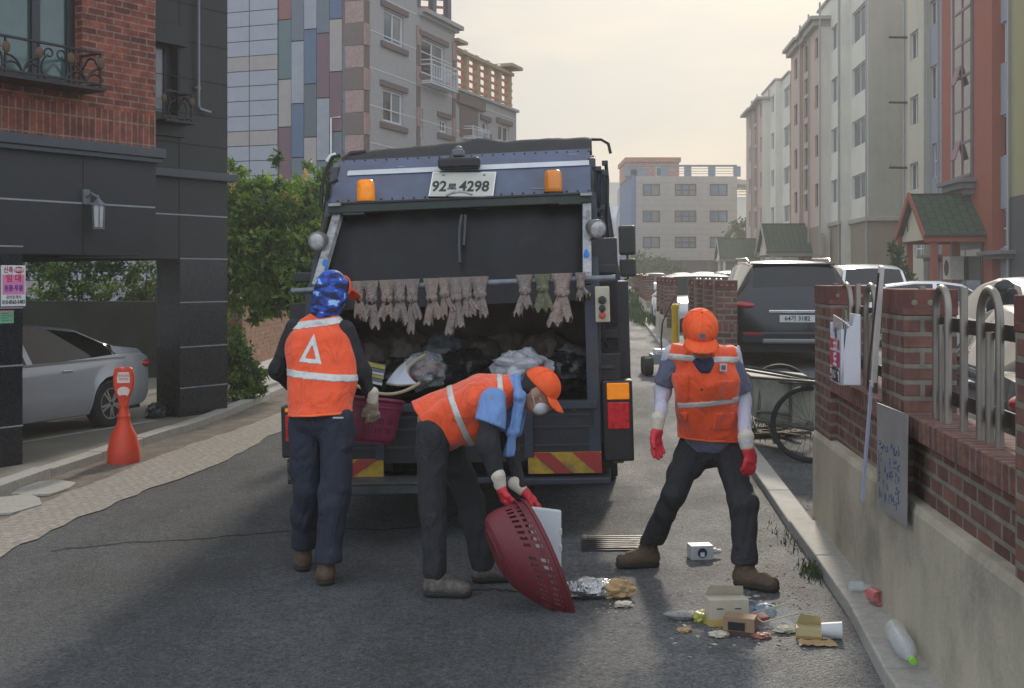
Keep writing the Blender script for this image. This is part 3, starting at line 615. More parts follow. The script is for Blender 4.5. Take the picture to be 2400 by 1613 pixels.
# near block (yellow, grey, red)
wz = [(165, 310), (505, 655), (855, 1000)]
f1, b1, mb, ms, hs = flats('apartment_building', 'near apartment block painted yellow, grey and brick red with a tall stair window', 12.7 + .076 * 50.4, 50.4,
    [(2122, 2172, 0, 5), (2172, 2207, .12, 3), (2207, 2325, -.15, 4), (2325, 2368, .12, 3), (2368, 2425, 0, 7)], 18, 2.2,
    [(968, 1012, wz, 'n'), (1072, 1112, [(-230, -70), (0, 130), (345, 520)], 'n'), (1085, 1126, [(750, 930), (1255, 1330)], 'g'), (1430, 1476, [(-360, -120), (120, 335)], 'n'), (1437, 1492, [(600, 820)], 'n'), (1437, 1500, [(1095, 1300)], 'g'), (990, 1038, [(1262, 1350)], 'g')])
solid_back(mb, f1.t(2122), f1.t(2425), -1, 18, 11, 5, 0.02)
tx0, tx1 = f1.t(2368), f1.t(2425); mb.box(tx0, tx1, -.02, 0.01, -1, f1.hit(2390, 458)[1], 6)
mb.build('wall', ms, b1)
put_windows(b1, hs)
fr = f1.off(-.15); h = (fr.t(2243), fr.t(2280), fr.hit(2262, 420)[1], 15.5)
mb = MB(); a, b, c, d = h; mb.box(a - .12, b + .12, -.22, -.15, c, d, 0); mb.box(a, b, -.23, -.22, c + .1, d, 1)
z = c + .1; k = 0
while z < d:
    mb.box(a, b, -.26, -.235, z - .04, z + .04, 2); z += 1.15; k += 1
mb.box((a + b) / 2 - .04, (a + b) / 2 + .04, -.262, -.235, c, d, 2)
for zz in (c + 1.0, c + 3.6, c + 7.3): mb.bar(((a + b) / 2 - .35, -.45, zz - .3), ((a + b) / 2 - .35, -.26, zz + .35), .6, .04, 2)
mb.build('stair_window', [mat('purple_grey_frame', lin(92, 82, 92), .7), M_glass, mat('mauve_frame', lin(128, 96, 108), .6), M_frame_w], b1)
mb = MB(); mb.box(a - .45, b + .45, -.75, -.15, c - .2, c - .05); mb.box(a - .3, b + .3, -.6, -.15, c - .4, c - .2); mb.box(a - .15, b + .15, -.4, -.15, c - .6, c - .4)
for (x0, x1, y0, y1) in ((1400, 1530, 1318, 1360), (1072, 1150, 1338, 1372)):
    u0, v0 = s4(x0, y0); u1, v1 = s4(x1, y1); r_ = f1.rect(u0, u1, v0, v1); mb.box(r_[0], r_[1], -.5, .12, (r_[2] + r_[3]) / 2, r_[3]); mb.box(r_[0] + .2, r_[1] - .2, -.3, .12, r_[2], (r_[2] + r_[3]) / 2)
mb.build('sill', ren('stone_grey_trim', (112, 110, 112)), b1, bevel=.02)
strips(b1, f1, [(950, 0), (1060, 0), (1130, 0), (1205, -.15), (1402, 0), (1500, 0)], 17.5, ren('pipe_render', (150, 150, 150)))
mb = MB()
for y in (205, 545, 885): t, z = f1.hit(2122, y / 2.24); mb.tube([(t + .3, 0, z), (t + .3, -.75, z + .02)], .05, 6)
mb.build('vent_pipe', M_black, b1, smooth=60)
# entrance door of the near block, with air conditioner
mb = MB(); r_ = fr.rect(*s4(1240, 0)[:1], s4(1355, 0)[0], 1265 / 2.24, 1450 / 2.24); mb.box(r_[0], r_[1], -.2, -.14, 1.2, r_[3], 0); mb.box(r_[0] + .7, r_[1] - .1, -.215, -.2, 1.2, r_[3] - .3, 1); mb.box(r_[0] + .1, r_[0] + .6, -.215, -.2, 1.2, r_[3] - .3, 1); mb.box(r_[0], r_[1], -.28, -.2, r_[3], r_[3] + .3, 2)
mb.build('door', [mat('dark_green_door', lin(48, 58, 54), .4), M_glass, M_cw], b1)
t, z = f1.off(-.15).hit(2260, 625); mb = MB(); mb.box(t - .45, t + .45, -.75, -.3, z - .45, z + .35); mb.lathe([(.001, -.76), (.28, -.76)], (t, 0, z - .05), 16, 1, 'y'); o = mb.build('air_conditioner', [mat('ivory_casing', lin(200, 196, 184), .5), M_black]); o.location = b1.location; o.rotation_euler = b1.rotation_euler
tag(o, 'ivory outdoor air conditioner beside the near block entrance door', 'air conditioner')
# middle block (white and peach)
X2 = 12.7 + .076 * 57.2
f2, b2, mb, ms, hs = flats('apartment_building', 'tall white apartment block with a peach stair bay and a blank white end wall', X2, 57.2,
    [(1854, 1878, -1.1, 1), (1878, 1894, -1.0, 1), (1894, 1919, -1.1, 1), (1919, 1971, -.5, 0), (1971, 2035, 0, 0)], 16.6, 4.45,
    [(665, 735, [(40, 210), (340, 490), (625, 765), (915, 1045)], 'w'), (678, 745, [(1205, 1330)], 'g'), (556, 588, [(135, 262), (410, 538), (675, 802), (945, 1065)], 'n'), (570, 600, [(1215, 1340)], 'g'),
     (470, 487, [(200, 310), (450, 570), (710, 825), (965, 1085)], 'd'), (362, 378, [(310, 420), (550, 660), (785, 890), (1010, 1120)], 'd'), (414, 432, [(240, 380), (415, 500), (515, 620), (650, 750), (780, 870), (890, 1000), (1020, 1110)], 'd'), (480, 500, [(1225, 1345)], 'g')])
t0, t1 = f2.t(1854), f2.t(2035)
mb.quad((t1, 0, -1), (t1, 11, -1), (t1, 11, 16.6), (t1, 0, 16.6), 0)
mb.box(t1 + .001, t1 + .03, -.03, 11, -1, 4.45, 2)
solid_back(mb, t0, t1 - .01, -1, 16.6, 11, 0, .02)
mb.build('wall', ms, b2); put_windows(b2, hs)
mb = MB(); mb.box(t1 - .1, t1 + .2, -.15, 11, 4.4, 4.62)
for (ul, ur, off) in ((1919, 1971, -.5), (1971, 2035, 0)):
    ff = f2.off(off); mb.box(ff.t(ul) - .05, ff.t(ur) + .1, off - .15, off, 4.4, 4.62); mb.box(ff.t(ul) - .05, ff.t(ur) + .12, off - .12, off + 1, 16.6, 16.75)
for (ul, ur, off) in ((1854, 1878, -1.1), (1878, 1894, -1.0), (1894, 1919, -1.1)):
    ff = f2.off(off); mb.box(ff.t(ul) - .3, ff.t(ur) + .3, off - .5, off + 1, 15.5, 15.7)
    mb.box(ff.t(ul) - .1, ff.t(ur) + .1, off - .3, off + 1, 15.2, 15.5)
mb.build('cornice', ren('pale_trim', (158, 152, 142)), b2, bevel=.02)
strips(b2, f2, [(605, -.5), (655, 0), (750, 0), (505, -1), (445, -1.1), (400, -1.1)], 16.4, MATS['pipe_render'])
# far block
X3 = 12.7 + .076 * 86.7 + .9
f3, b3, mb, ms, hs = flats('apartment_building', 'farthest white and peach apartment block at the end of the row', X3, 86.7,
    [(1749, 1764, -1.1, 1), (1764, 1776, -1., 1), (1776, 1787, -1.1, 1), (1787, 1818, -.5, 0), (1818, 1850, 0, 0)], 16.6, 4.6,
    [(306, 345, [(455, 560), (660, 765), (875, 965), (1078, 1165)], 'w'), (240, 256, [(505, 590), (700, 785), (895, 980), (1090, 1175)], 'n'), (182, 190, [(540, 620), (720, 800), (905, 985), (1090, 1170)], 'd'), (152, 162, [(560, 650), (665, 760), (775, 870), (885, 980), (1000, 1090), (1110, 1200)], 'd'), (124, 132, [(600, 680), (775, 850), (940, 1020), (1110, 1190)], 'd')])
t0, t1 = f3.t(1749), f3.t(1850); solid_back(mb, t0, t1, -1, 16.6, 11, 0, .02)
mb.build('wall', ms, b3); put_windows(b3, hs)
mb = MB()
for (ul, ur, off) in ((1787, 1818, -.5), (1818, 1850, 0)): ff = f3.off(off); mb.box(ff.t(ul) - .05, ff.t(ur) + .12, off - .12, off + 1, 16.6, 16.75); mb.box(ff.t(ul) - .05, ff.t(ur) + .1, off - .15, off, 4.5, 4.7)
for (ul, ur, off) in ((1749, 1764, -1.1), (1764, 1776, -1.0), (1776, 1787, -1.1)): ff = f3.off(off); mb.box(ff.t(ul) - .3, ff.t(ur) + .3, off - .5, off + 1, 15.6, 15.8)
mb.build('cornice', MATS['pale_trim'], b3, bevel=.02)
strips(b3, f3, [(235, -.5), (265, 0), (172, -1.1), (143, -1.1)], 16.4, MATS['pipe_render'])
# porches: green tiled gable roofs standing out from the facades
M_tile = brick('green_roof_tiles', (.03, .062, .036, 1), (.022, .046, .028, 1), (.012, .015, .012, 1), .35, .28, .02, bump=.8, vari=.3)
def porch(f, u_r, out, wdt, ve, vr, wall_m, label, glyphs=None, trim=None):
    t = f.t(u_r); Y = f.o[1] + t * f.d[1]; ze = H - (ve - V0) / F * Y; zr = H - (vr - V0) / F * Y; trim = trim or M_cw
    root = empty('entrance_porch', (f.o[0], f.o[1], 0), f.ang, label, 'porch')
    a, b = t - wdt / 2, t + wdt / 2; y0 = -out
    mb = MB()
    for s, e in ((a - .25, ze - .1), (b + .25, ze - .1)):
        p0, p1 = (s, y0 - .2, e), (t, y0 - .2, zr); q1, q0 = (t, .0, zr), (s, .0, e)
        n = Vector((zr - e, 0, (t - s))) if s < t else Vector((-(zr - e), 0, s - t)); n = n.normalized() * .1
        if n.z < 0: n = -n
        mb.prism([p0, p1, q1, q0], n)
    mb.build('roof', M_tile, root)
    mb = MB(); mb.prism([(a, y0, ze), (b, y0, ze), (t, y0, zr - .12)], (0, .12, 0), 0)
    mb.box(a, b, y0 + .12, 0, ze - .02, ze + .02, 0)
    mb.box(b - .02, b + .14, y0 - .15, 0, ze - .28, ze + .02, 1); mb.box(a - .14, a + .02, y0 - .15, 0, ze - .28, ze + .02, 1); mb.box(a - .1, b + .1, y0 - .02, y0 + .14, ze - .2, ze - .0, 0)
    for s in (a - .28, b + .28):
        mb.bar((s, y0 - .22, ze - .12), (t, y0 - .22, zr + .04), .05, .22, 1)
    if glyphs:
        for (txt, dx, dz) in glyphs: text_into(mb, txt, .42, (t + dx, y0 - .02, ze + dz), (1, 0, 0), (0, 0, 1), 2, .01, bold=.01)
    mb.build('gable', [M_cw if not glyphs else ren('cream_gable', (190, 184, 160)), wall_m, mat('glyph_brown', lin(92, 80, 66), .7)], root)
    mb = MB()
    for xx in (a + .05, b - .2): mb.box(xx, xx + .18, y0 + .1, y0 + .3, -1, ze - .1)
    mb.build('post', trim, root, bevel=.01)
porch(f1.off(-.15), 2271, 1.8, 3.4, 551, 459, M_cr, 'green tiled entrance porch with red trim on the near red and yellow block', [('1', -.95, .3), ('2', .95, .3), ('라', 0., .95)], M_cr)
porch(f2.off(-1.1), 1887, 2.3, 4.3, 590, 527, MATS['pale_trim'], 'green tiled entrance porch with white trim on the peach bay of the white block', [('1', -.9, .4), ('2', .9, .4)])
porch(f3.off(-1.1), 1773, 3.0, 4.3, 605, 561, MATS['pale_trim'], 'farthest green tiled entrance porch, smallest of the three in the row')
# ---------------------------------------------------------------- beige block closing the street
s3 = lambda x, y: (1400 + x / 3.137, 300 + y / 3.137)
YD = 120.; FD = Face(P(1491, 0, YD).x, YD, 1, 0)
bD = empty('apartment_building', (FD.o[0], YD, 0), 0, 'beige stone apartment block with nine dark framed windows closing the street', 'building')
def D(x0, x1, y0, y1): u0, v0 = s3(x0, y0); u1, v1 = s3(x1, y1); return FD.rect(u0, u1, v0, v1)
hs = []; gl = []
for r_, (y0, y1) in enumerate(((412, 500), (607, 694), (799, 885))):
    for c_, (x0, x1) in enumerate(((333, 462), (569, 729), (826, 958))): hs.append(D(x0, x1, y0, y1)); gl.append(c_)
full = D(285, 1028, 355, 975); M_be = mat('beige_stone_cladding', lin(158, 152, 147), .8, var=.1, vs=1.2, bump=.05, bs=20, dirt=.1)
mb = MB(); facade(mb, full[0], full[1], full[2], full[3], hs, 0, .25); solid_back(mb, full[0], full[1], -1, full[3], 14, 0, .02)
for k in range(16):
    z = full[2] + .3 + k * .55 * 1.05
    if z < full[3] - .2: mb.box(full[0], full[1], -.012, 0, z - .012, z + .012, 1)
mb.build('wall', [M_be, mat('beige_joint', lin(128, 118, 112), .9)], bD)
gf = D(285, 1028, 975, 1060); mb = MB(); mb.box(full[0] + .1, full[1] - .1, .3, .6, -1, full[2], 0); mb.box(full[0], full[1], -.05, .4, full[2] - .1, full[2] + .05, 0)
for x in (380, 520, 640, 820, 900, 1020): t = D(x, x + 12, 980, 1000)[0]; mb.box(t - .2, t + .2, -.02, .3, -1, full[2] - .1, 0)
mb.build('ground_floor', ren('dark_taupe', (84, 80, 80)), bD)
M_glassd = mat('sky_reflecting_glass', (.08, .16, .25), .1, var=.3, vs=.5, spec=1.)
for h, c_ in zip(hs, gl): window(bD, h, .12, M_frame_d, M_glassd if c_ != 1 else M_curt, n=2 if c_ != 1 else 3, fw=.12, rows=1 if c_ != 1 else 2, gm2=M_curt if c_ == 0 else M_glassd)
mb = MB(); bl = D(249, 284, 415, 940); mb.box(bl[0], full[0] - .02, .0, 13, -1, full[3] + .1); mb.build('side_wall', ren('blue_render', (74, 102, 142)), bD)
ph = D(235, 632, 222, 352); pr_ = (D(455, 535, 262, 340)); mb = MB(); facade(mb, ph[0], ph[1], full[3], ph[3], [pr_], 3, .2); solid_back(mb, ph[0], ph[1], full[3], ph[3], 8, 0, 3.01); mb.box(ph[0] - .15, ph[1] + .15, 2.7, 11.3, ph[3] - .1, ph[3] + .35, 1); mb.build('penthouse', [brick('penthouse_brick', lin(176, 120, 104), lin(160, 104, 90), lin(170, 140, 126), .5, .3, .02), ren('terracotta_band', (158, 108, 92))], bD)
window(bD, pr_, 3.05, M_frame_w, M_glassb, n=2, fw=.1)
mb = MB(); M_bl = ren('slate_blue_post', (108, 126, 146))
for x in (245, 470, 645, 822, 1008): t = D(x, x + 8, 300, 310)[0]; mb.box(t, t + .65, .1, .6, full[3], full[3] + 1.0)
mb.box(full[0] - 1.2, full[1], .05, .65, full[3] + 1.0, full[3] + 1.15)
for k in range(3): mb.box(full[0] - 1, full[1], .3, .36, full[3] + .25 + k * .25, full[3] + .3 + k * .25)
mb.box(full[0] - 1.1, full[0] + 1.1, .1, 2, full[3], full[3] + .7); mb.build('roof_rail', M_bl, bD)
# neighbours at the end of the street
YE = 150.; a, b = P(1728, 440, YE), P(1760, 650, YE); mb = MB(); mb.box(a.x, a.x + 9, YE, YE + 10, -1, P(0, 462, YE).z, 0); mb.prism([(a.x - .5, YE - .6, P(0, 432, YE).z), (a.x - .5, YE - .6, P(0, 420, YE).z), (a.x + 5, YE - .6, P(0, 430, YE).z), (a.x + 9, YE - .6, P(0, 440, YE).z)], (0, 9, 0), 1)
for v in (442, 449, 456): mb.box(a.x, a.x + 6, YE - .4, YE - .1, P(0, v + 2, YE).z, P(0, v, YE).z, 1)
for v in (490, 535, 580): mb.box(a.x + 1.8, a.x + 3.6, YE - .05, YE, P(0, v + 15, YE).z, P(0, v, YE).z, 2)
o = mb.build('house', [M_cw, MATS['pale_trim'], M_glassb]); tag(o, 'white house with louvred top floor between the beige block and the peach flats', 'building')
YS = 170.; a, b = P(1461, 440, YS), P(1480, 650, YS); mb = MB(); mb.box(a.x, b.x, YS, YS + 10, -1, P(0, 432, YS).z, 0)
for v in range(450, 560, 22): mb.box(a.x - .3, b.x, YS - .5, YS - .02, P(0, v + 8, YS).z, P(0, v, YS).z, 1)
o = mb.build('house', [M_be, M_glassb]); tag(o, 'narrow beige block with stacked balconies left of the beige street end block', 'building')
# far hills
mb = MB(); rows = []
for j, yy in enumerate((520, 620, 760)):
    rows.append([(x, yy + 30 * math.sin(x * .01), (-5, 30, 62)[j] + (0, 8, 17)[j] * (noise.noise(Vector((x * .008, 3, 0))) * 1.6 + noise.noise(Vector((x * .05, j, 0))) * .35) * 1. - (0, .12, .26)[j] * abs(x - 90) * .5) for x in range(-400, 500, 8)])
mb.grid(rows); o = mb.build('hills', mat('distant_woodland', (.1, .13, .13), .95, var=.3, vs=.1), smooth=180); tag(o, kind='structure')
# ---------------------------------------------------------------- refuse truck (local frame: x right, y forward, z up)
TY, TRL = R(4.), R(1.6)
TO = Vector((-.365, 8.0, -.012)); TM = Matrix.Translation(TO) @ Matrix.Rotation(-TY, 4, 'Z') @ Matrix.Rotation(-TRL, 4, 'Y'); TI = TM.inverted()
def tf(x, y, yl, k=1.0288):                    # picture point (in the 2333 px wide view) -> truck x, z on the plane y = yl
    o = TI @ Vector((0, 0, H)); d = (TI @ P(x * k, y * k, 10.)) - o; s = (yl - o.y) / d.y; q = o + d * s; return q.x, q.z
def t3(x, y, yl): a, c = tf(x, y, yl); return Vector((a, yl, c))
TR = bpy.data.objects.new('refuse_truck', None); COL.objects.link(TR); TR.matrix_world = TM
tag(TR, 'dark blue rear loading refuse truck with rags hung across its open hopper', 'truck')
M_tb = mat('truck_blue_paint', lin(86, 95, 116), .5, var=.16, vs=5, dirt=.5, bump=.04, bs=30)
M_td = mat('truck_dark_steel', lin(44, 50, 60), .55, var=.3, vs=6, dirt=.6, bump=.1, bs=40)
M_tk = mat('greasy_black_steel', (.016, .017, .019), .5, var=.4, vs=7, bump=.15, bs=40)
M_tg = mat('dark_green_steel', (.022, .034, .026), .5, var=.3, vs=8, dirt=.5)
M_rust = mat('rusty_hopper_steel', (.085, .072, .066), .65, var=.5, vs=4, bump=.4, bs=14, dirt=.5)
M_spk = mat('flaking_white_paint', (.36, .36, .35), .7, var=.3, vs=30, dirt=1., bump=.2, bs=60)
M_amber = mat('amber_lens', lin(226, 130, 12), .25, var=.1, coat=.5); M_amberL = mat('lit_amber_lens', lin(255, 146, 10), .25, var=.15, vs=30, emit=.12)
M_redL = mat('lit_red_lens', lin(182, 18, 30), .3, var=.25, vs=24, emit=.08); M_red = mat('dark_red_lens', lin(120, 12, 18), .25, var=.15)
# main body: barrel shaped box behind the tailgate
mb = MB(); sec = [(-.98, .62), (-1.1, .9), (-1.12, 1.6), (-1.09, 2.1), (-1.03, 2.5), (-.9, 2.66), (.9, 2.66), (1.03, 2.5), (1.08, 2.1), (1.12, 1.6), (1.1, .9), (.98, .62)]
mb.grid([[(x, y, z) for x, z in sec] for y in (1.15, 1.17, 4.7)], closed=True); mb.add([(x, 1.15, z) for x, z in sec], [tuple(range(12))]); mb.add([(x, 4.7, z) for x, z in sec], [tuple(range(12))])
for y in (1.25, 2.2, 3.2, 4.2):
    for s in (-1, 1): mb.bar((s * 1.12, y, .7), (s * 1.13, y, 1.7), .06, .1); mb.bar((s * 1.13, y, 1.7), (s * 1.03, y, 2.55), .06, .1)
mb.build('cargo_body', M_td, TR, smooth=40)
# cab
mb = MB(); mb.prism([(-1.16, 4.85, .6), (-1.16, 4.85, 2.35), (-1.1, 5.1, 2.5), (-1.1, 6.1, 2.45), (-1.16, 6.65, 1.6), (-1.16, 6.7, .6)], (2.36, 0, 0)); mb.build('cab', mat('cab_white', (.6, .6, .6), .4, dirt=.3), TR, bevel=.04)
mb = MB()
for s in (-1, 1):
    mb.tube([(s * 1.15, 6.4, 2.3), (s * 1.36, 6.5, 2.28), (s * 1.36, 6.5, 1.7), (s * 1.15, 6.4, 1.6)], .015, 6)
mb.build('mirror_arm', M_black, TR)
for s in (-1, 1):
    for (z0, z1) in ((1.98, 2.34), (1.72, 1.94)):
        mb = MB(); mb.box(s * 1.36 - .1, s * 1.36 + .1, 6.42, 6.5, z0, z1); mb.build('mirror', M_black, TR, bevel=.03)
# chassis and wheels
mb = MB(); mb.box(-.42, .42, .5, 6.4, .45, .66); mb.box(-.95, .95, .35, 1.1, .5, .8); mb.box(-1.05, -.5, 2.9, 4.2, .4, .75); mb.box(.5, 1.05, 2.9, 4.2, .4, .75); mb.build('chassis', M_tk, TR)
for y, dbl in ((2.0, 1), (5.6, 0)):
    for s in (-1, 1):
        for k in range(1 + dbl):
            xc = s * (.98 - k * .26); mb = MB(); mb.lathe([(.2, -.11), (.36, -.115), (.405, -.09), (.42, -.03), (.42, .03), (.405, .09), (.36, .115), (.2, .11)], (0, 0, 0), 28, 0, 'x')
            o = mb.build('wheel', M_rubber, TR, smooth=40, loc=(xc, y, .42)); mb = MB(); mb.lathe([(.05, -.04), (.2, -.06), (.215, -.1), (.215, .1), (.2, .06), (.05, .05)], (0, 0, 0), 20, 0, 'x'); mb.build('rim', mat('truck_rim', (.2, .2, .2), .6, dirt=.6), o, smooth=40)
for s in (-1, 1): mb = MB(); mb.box(s * .88 - .22, s * .88 + .22, 1.36, 1.38, .18, .62); mb.build('mud_flap', M_rubber, TR)
# tailgate: cheeks at both sides with the sloping rear outline
bl, br = tf(766, 470, .75), tf(1345, 443, .75); tl_, tr_ = tf(792, 366, 1.12), tf(1345, 341, 1.12)
xl, xr = -.95, .935
yb0 = tf(745, 600, .25)
prof = [(1.15, .62), (1.15, 2.66), (1.0, 2.62), (.72, 2.26), (.32, 1.9), (.1, 1.62), (.06, 1.1), (.02, .62)]
for s, x in ((-1, xl), (1, xr)):
    mb = MB(); mb.prism([(x, y, z) for y, z in prof], (s * .06, 0, 0), 0)
    mb.box(min(x, x + s * .19), max(x, x + s * .19), .3, 1.1, .6, 2.0 if s > 0 else 1.25, 1)
    if s < 0: mb.box(x - .09, x, .75, 1.1, 1.25, 2.2, 1)
    mb.box(min(x + s * .02, x + s * .19), max(x + s * .02, x + s * .19), .08, .32, .62, 1.22, 1)
    for z in (1.3, 1.75): mb.box(min(x, x + s * .18), max(x, x + s * .18), .27, .31, z, z + .07, 1)
    mb.build('tailgate_cheek', [M_td, M_tk], TR, bevel=.01)
# blue top panel, leaning forward, with its white stripe
mb = MB(); n = 10; rows = []
for i in range(n + 1):
    f = i / n; y = .75 + .37 * f - .03 * math.sin(f * math.pi); z = bl[1] + (tl_[1] - bl[1]) * f
    rows.append([(xl - .02 + .06 * f * 0 + (xr - xl + .04) * k / 8, y, z + (br[1] - bl[1]) * k / 8) for k in range(9)])
mb.grid(rows); mb.quad((xl, 1.12, tl_[1]), (xr, 1.12, tr_[1]), (xr, 1.5, tr_[1] + .02), (xl, 1.5, tl_[1] + .02))
mb.build('top_panel', M_tb, TR, smooth=180)
def onp(x, v, dy=-.01):                       # point on that panel from picture coordinates
    for f in [i / 200 for i in range(201)]:
        y = .75 + .37 * f - .03 * math.sin(f * math.pi) + dy; a = t3(x, v, y)
        if a.z <= bl[1] + (tl_[1] - bl[1]) * f + (br[1] - bl[1]) * (a.x - xl) / (xr - xl): return a
    return a
mb = MB(); mb.grid([[onp(790 + (1342 - 790) * k / 20, 400 - 24 * k / 20, -.014) for k in range(21)], [onp(793 + (1342 - 793) * k / 20, 389 - 24 * k / 20, -.014) for k in range(21)]]); mb.build('white_stripe', mat('white_stripe_paint', (.55, .56, .57), .5, var=.1, dirt=.5), TR)
# green beam, posts, curtain
mb = MB(); mb.bar(t3(752, 478, .6), t3(1348, 452, .6), .14, .065, 0); mb.bar(t3(752, 466, .57), t3(1348, 441, .57), .1, .02, 1); mb.bar(t3(752, 487, .66), t3(1348, 461, .66), .04, .09, 0)
for (a, b, v) in ((782, 832, 486), (1272, 1325, 462)): mb.box(tf(a, v, .57)[0], tf(b, v, .57)[0], .53, .57, tf(a, v + 6, .57)[1], tf(a, v, .57)[1], 0)
mb.build('crossbeam', [M_tg, M_tk], TR, bevel=.006)
for (a, b, v) in ((749, 776, 467), (1322, 1349, 443)): mb = MB(); mb.bar(t3(a, v, .5), t3(b, v - 1, .5), .03, .02); mb.build('white_bracket', M_spk, TR)
for (x0, v0, x1, v1) in ((771, 488, 722, 655), (1337, 455, 1338, 640)):
    mb = MB(); mb.bar(t3(x0, v0, .62), t3(x1, v1, .1), .06, .07); mb.build('post', M_spk, TR, bevel=.006)
mb = MB(); zb_ = 1.6
rows = []
for i in range(22):
    f = i / 21; y = .66 - .42 * f; z = 2.28 + (zb_ - .05 - 2.28) * f
    rows.append([(xl + .05 + (xr - xl - .1) * k / 50, y + .015 * noise.noise(Vector((k * .11, i * .08, 0))) + .008 * math.sin(k * .9), z + (br[1] - bl[1]) * k / 50) for k in range(51)])
mb.grid(rows); cm_ = mat('dirty_black_vinyl', (.011, .0115, .013), .42, var=.75, vs=2.2, bump=.25, bs=5, spec=.22, dirt=.25, streak=.35); mb.build('curtain', cm_, TR, smooth=180, recalc=False)
mb = MB(); mb.tube([t3(1052, 490, .5), t3(1047, 520, .46), t3(1046, 560, .4), t3(1048, 600, .33)], .012, 6); mb.tube([t3(1060, 490, .5), t3(1058, 530, .45), t3(1056, 560, .4)], .01, 6); mb.build('hose', mat('grey_hose', (.035, .036, .04), .5), TR, smooth=60)
# hopper: floor, sides, pusher plate, sill
zs_ = .9
mb = MB()
mb.quad((xl, .05, zs_ - .05), (xr, .05, zs_ - .05), (xr, .6, .7), (xl, .6, .7)); mb.quad((xl, .6, .7), (xr, .6, .7), (xr, 1.1, .85), (xl, 1.1, .85))
mb.grid([[(x, y, z + .03 * noise.noise(Vector((x * 3, z * 3, 1)))) for x in [xl + (xr - xl) * k / 20 for k in range(21)]] for y, z in ((1.1, .8), (1.08, 1.0), (.98, 1.18), (.82, 1.32), (.7, 1.5), (.6, 1.7), (.5, 1.9), (.7, 2.3))])
for x in (xl + .004, xr - .004): mb.quad((x, .05, .7), (x, 1.1, .7), (x, 1.1, 2.3), (x, .4, 2.2))
mb.build('hopper', M_rust, TR, smooth=40)
mb = MB(); mb.box(xl, xr, -.03, .05, .52, zs_, 0); mb.box(xl - .02, xr + .02, -.055, .06, zs_ - .035, zs_ + .015, 1)
for x in (-.5, 0., .5): mb.box(x - .03, x + .03, -.055, -.03, .55, zs_ - .04, 1)
mb.box(.47, .7, -.06, -.056, zs_ - .028, zs_ + .008, 2); mb.build('sill', [M_tk, M_td, M_spk], TR, bevel=.006)
for s, x in ((-1, xl), (1, xr)):
    mb = MB(); a = tf(1360, 640, .0)[0]; mb.bar((x + s * .0, .03, 1.68), (x, -.0, .56), .085, .07); mb.build('side_frame', M_td, TR, bevel=.006)
mb = MB(); mb.tube([t3(664, 664, .0), t3(720, 661, .0), t3(1345, 635, .0), t3(1402, 633, .0)], .021, 10); mb.build('grab_bar', mat('worn_grey_bar', (.16, .18, .2), .45, .4, var=.3, vs=15), TR, smooth=60)
# side bodies carrying the tail lamps
def hou(name, x0, x1, y0, y1, yl, d, m, bv=.008, **k):
    a = tf(x0, y1, yl); b = tf(x1, y0, yl); mb = MB(); mb.box(a[0], b[0], yl, yl + d, a[1], b[1]); return mb.build(name, m, TR, bevel=bv, **k)
hou('side_body', 1372, 1431, 640, 866, .3, .8, M_tk); hou('side_body', 1373, 1433, 866, 1045, .05, .3, M_tk); hou('side_body', 668, 720, 690, 1045, .1, .8, M_tk)
for (x0, x1, ya, yb, yc, yd, amb) in ((1376, 1440, 866, 1052, 0, 0, 1), (642, 706, 925, 1044, 0, 0, 0)):
    a = tf(x0, yb, -.02); b = tf(x1, ya, -.02); mb = MB(); mb.box(a[0], b[0], -.02, .12, a[1], b[1]); o = mb.build('tail_lamp', M_black, TR, bevel=.012)
    hh = b[1] - a[1]
    if amb: A_ = (1383, 1433, 872, 911); B_ = (1385, 1433, 916, 978)
    else: A_ = (649, 698, 930, 940); B_ = (651, 698, 945, 1006)
    for nm, q, m in (('amber_lens', A_, M_amberL), ('red_lens', B_, M_redL)):
        c = tf(q[0], q[3], -.03); d = tf(q[1], q[2], -.03); mb = MB(); mb.box(c[0], d[0], -.034, -.02, c[1], d[1]); k = mb.build(nm, m, o, bevel=.006)
        if nm == 'red_lens' and amb: mb = MB(); cx = (c[0] + d[0]) / 2; cz = (c[1] + d[1]) / 2; mb.box(cx - .022, cx + .022, -.04, -.034, cz - .022, cz + .022); mb.build('lens_centre', M_red, k) if False else None
M_yref = mat('yellow_reflector', lin(120, 104, 40), .5, var=.3)
hou('reflector', 1396, 1421, 1030, 1056, .03, .03, M_yref); hou('reflector', 657, 690, 1052, 1094, -.02, .06, M_yref); hou('reflector_mount', 655, 700, 1046, 1104, .04, .1, M_tk)
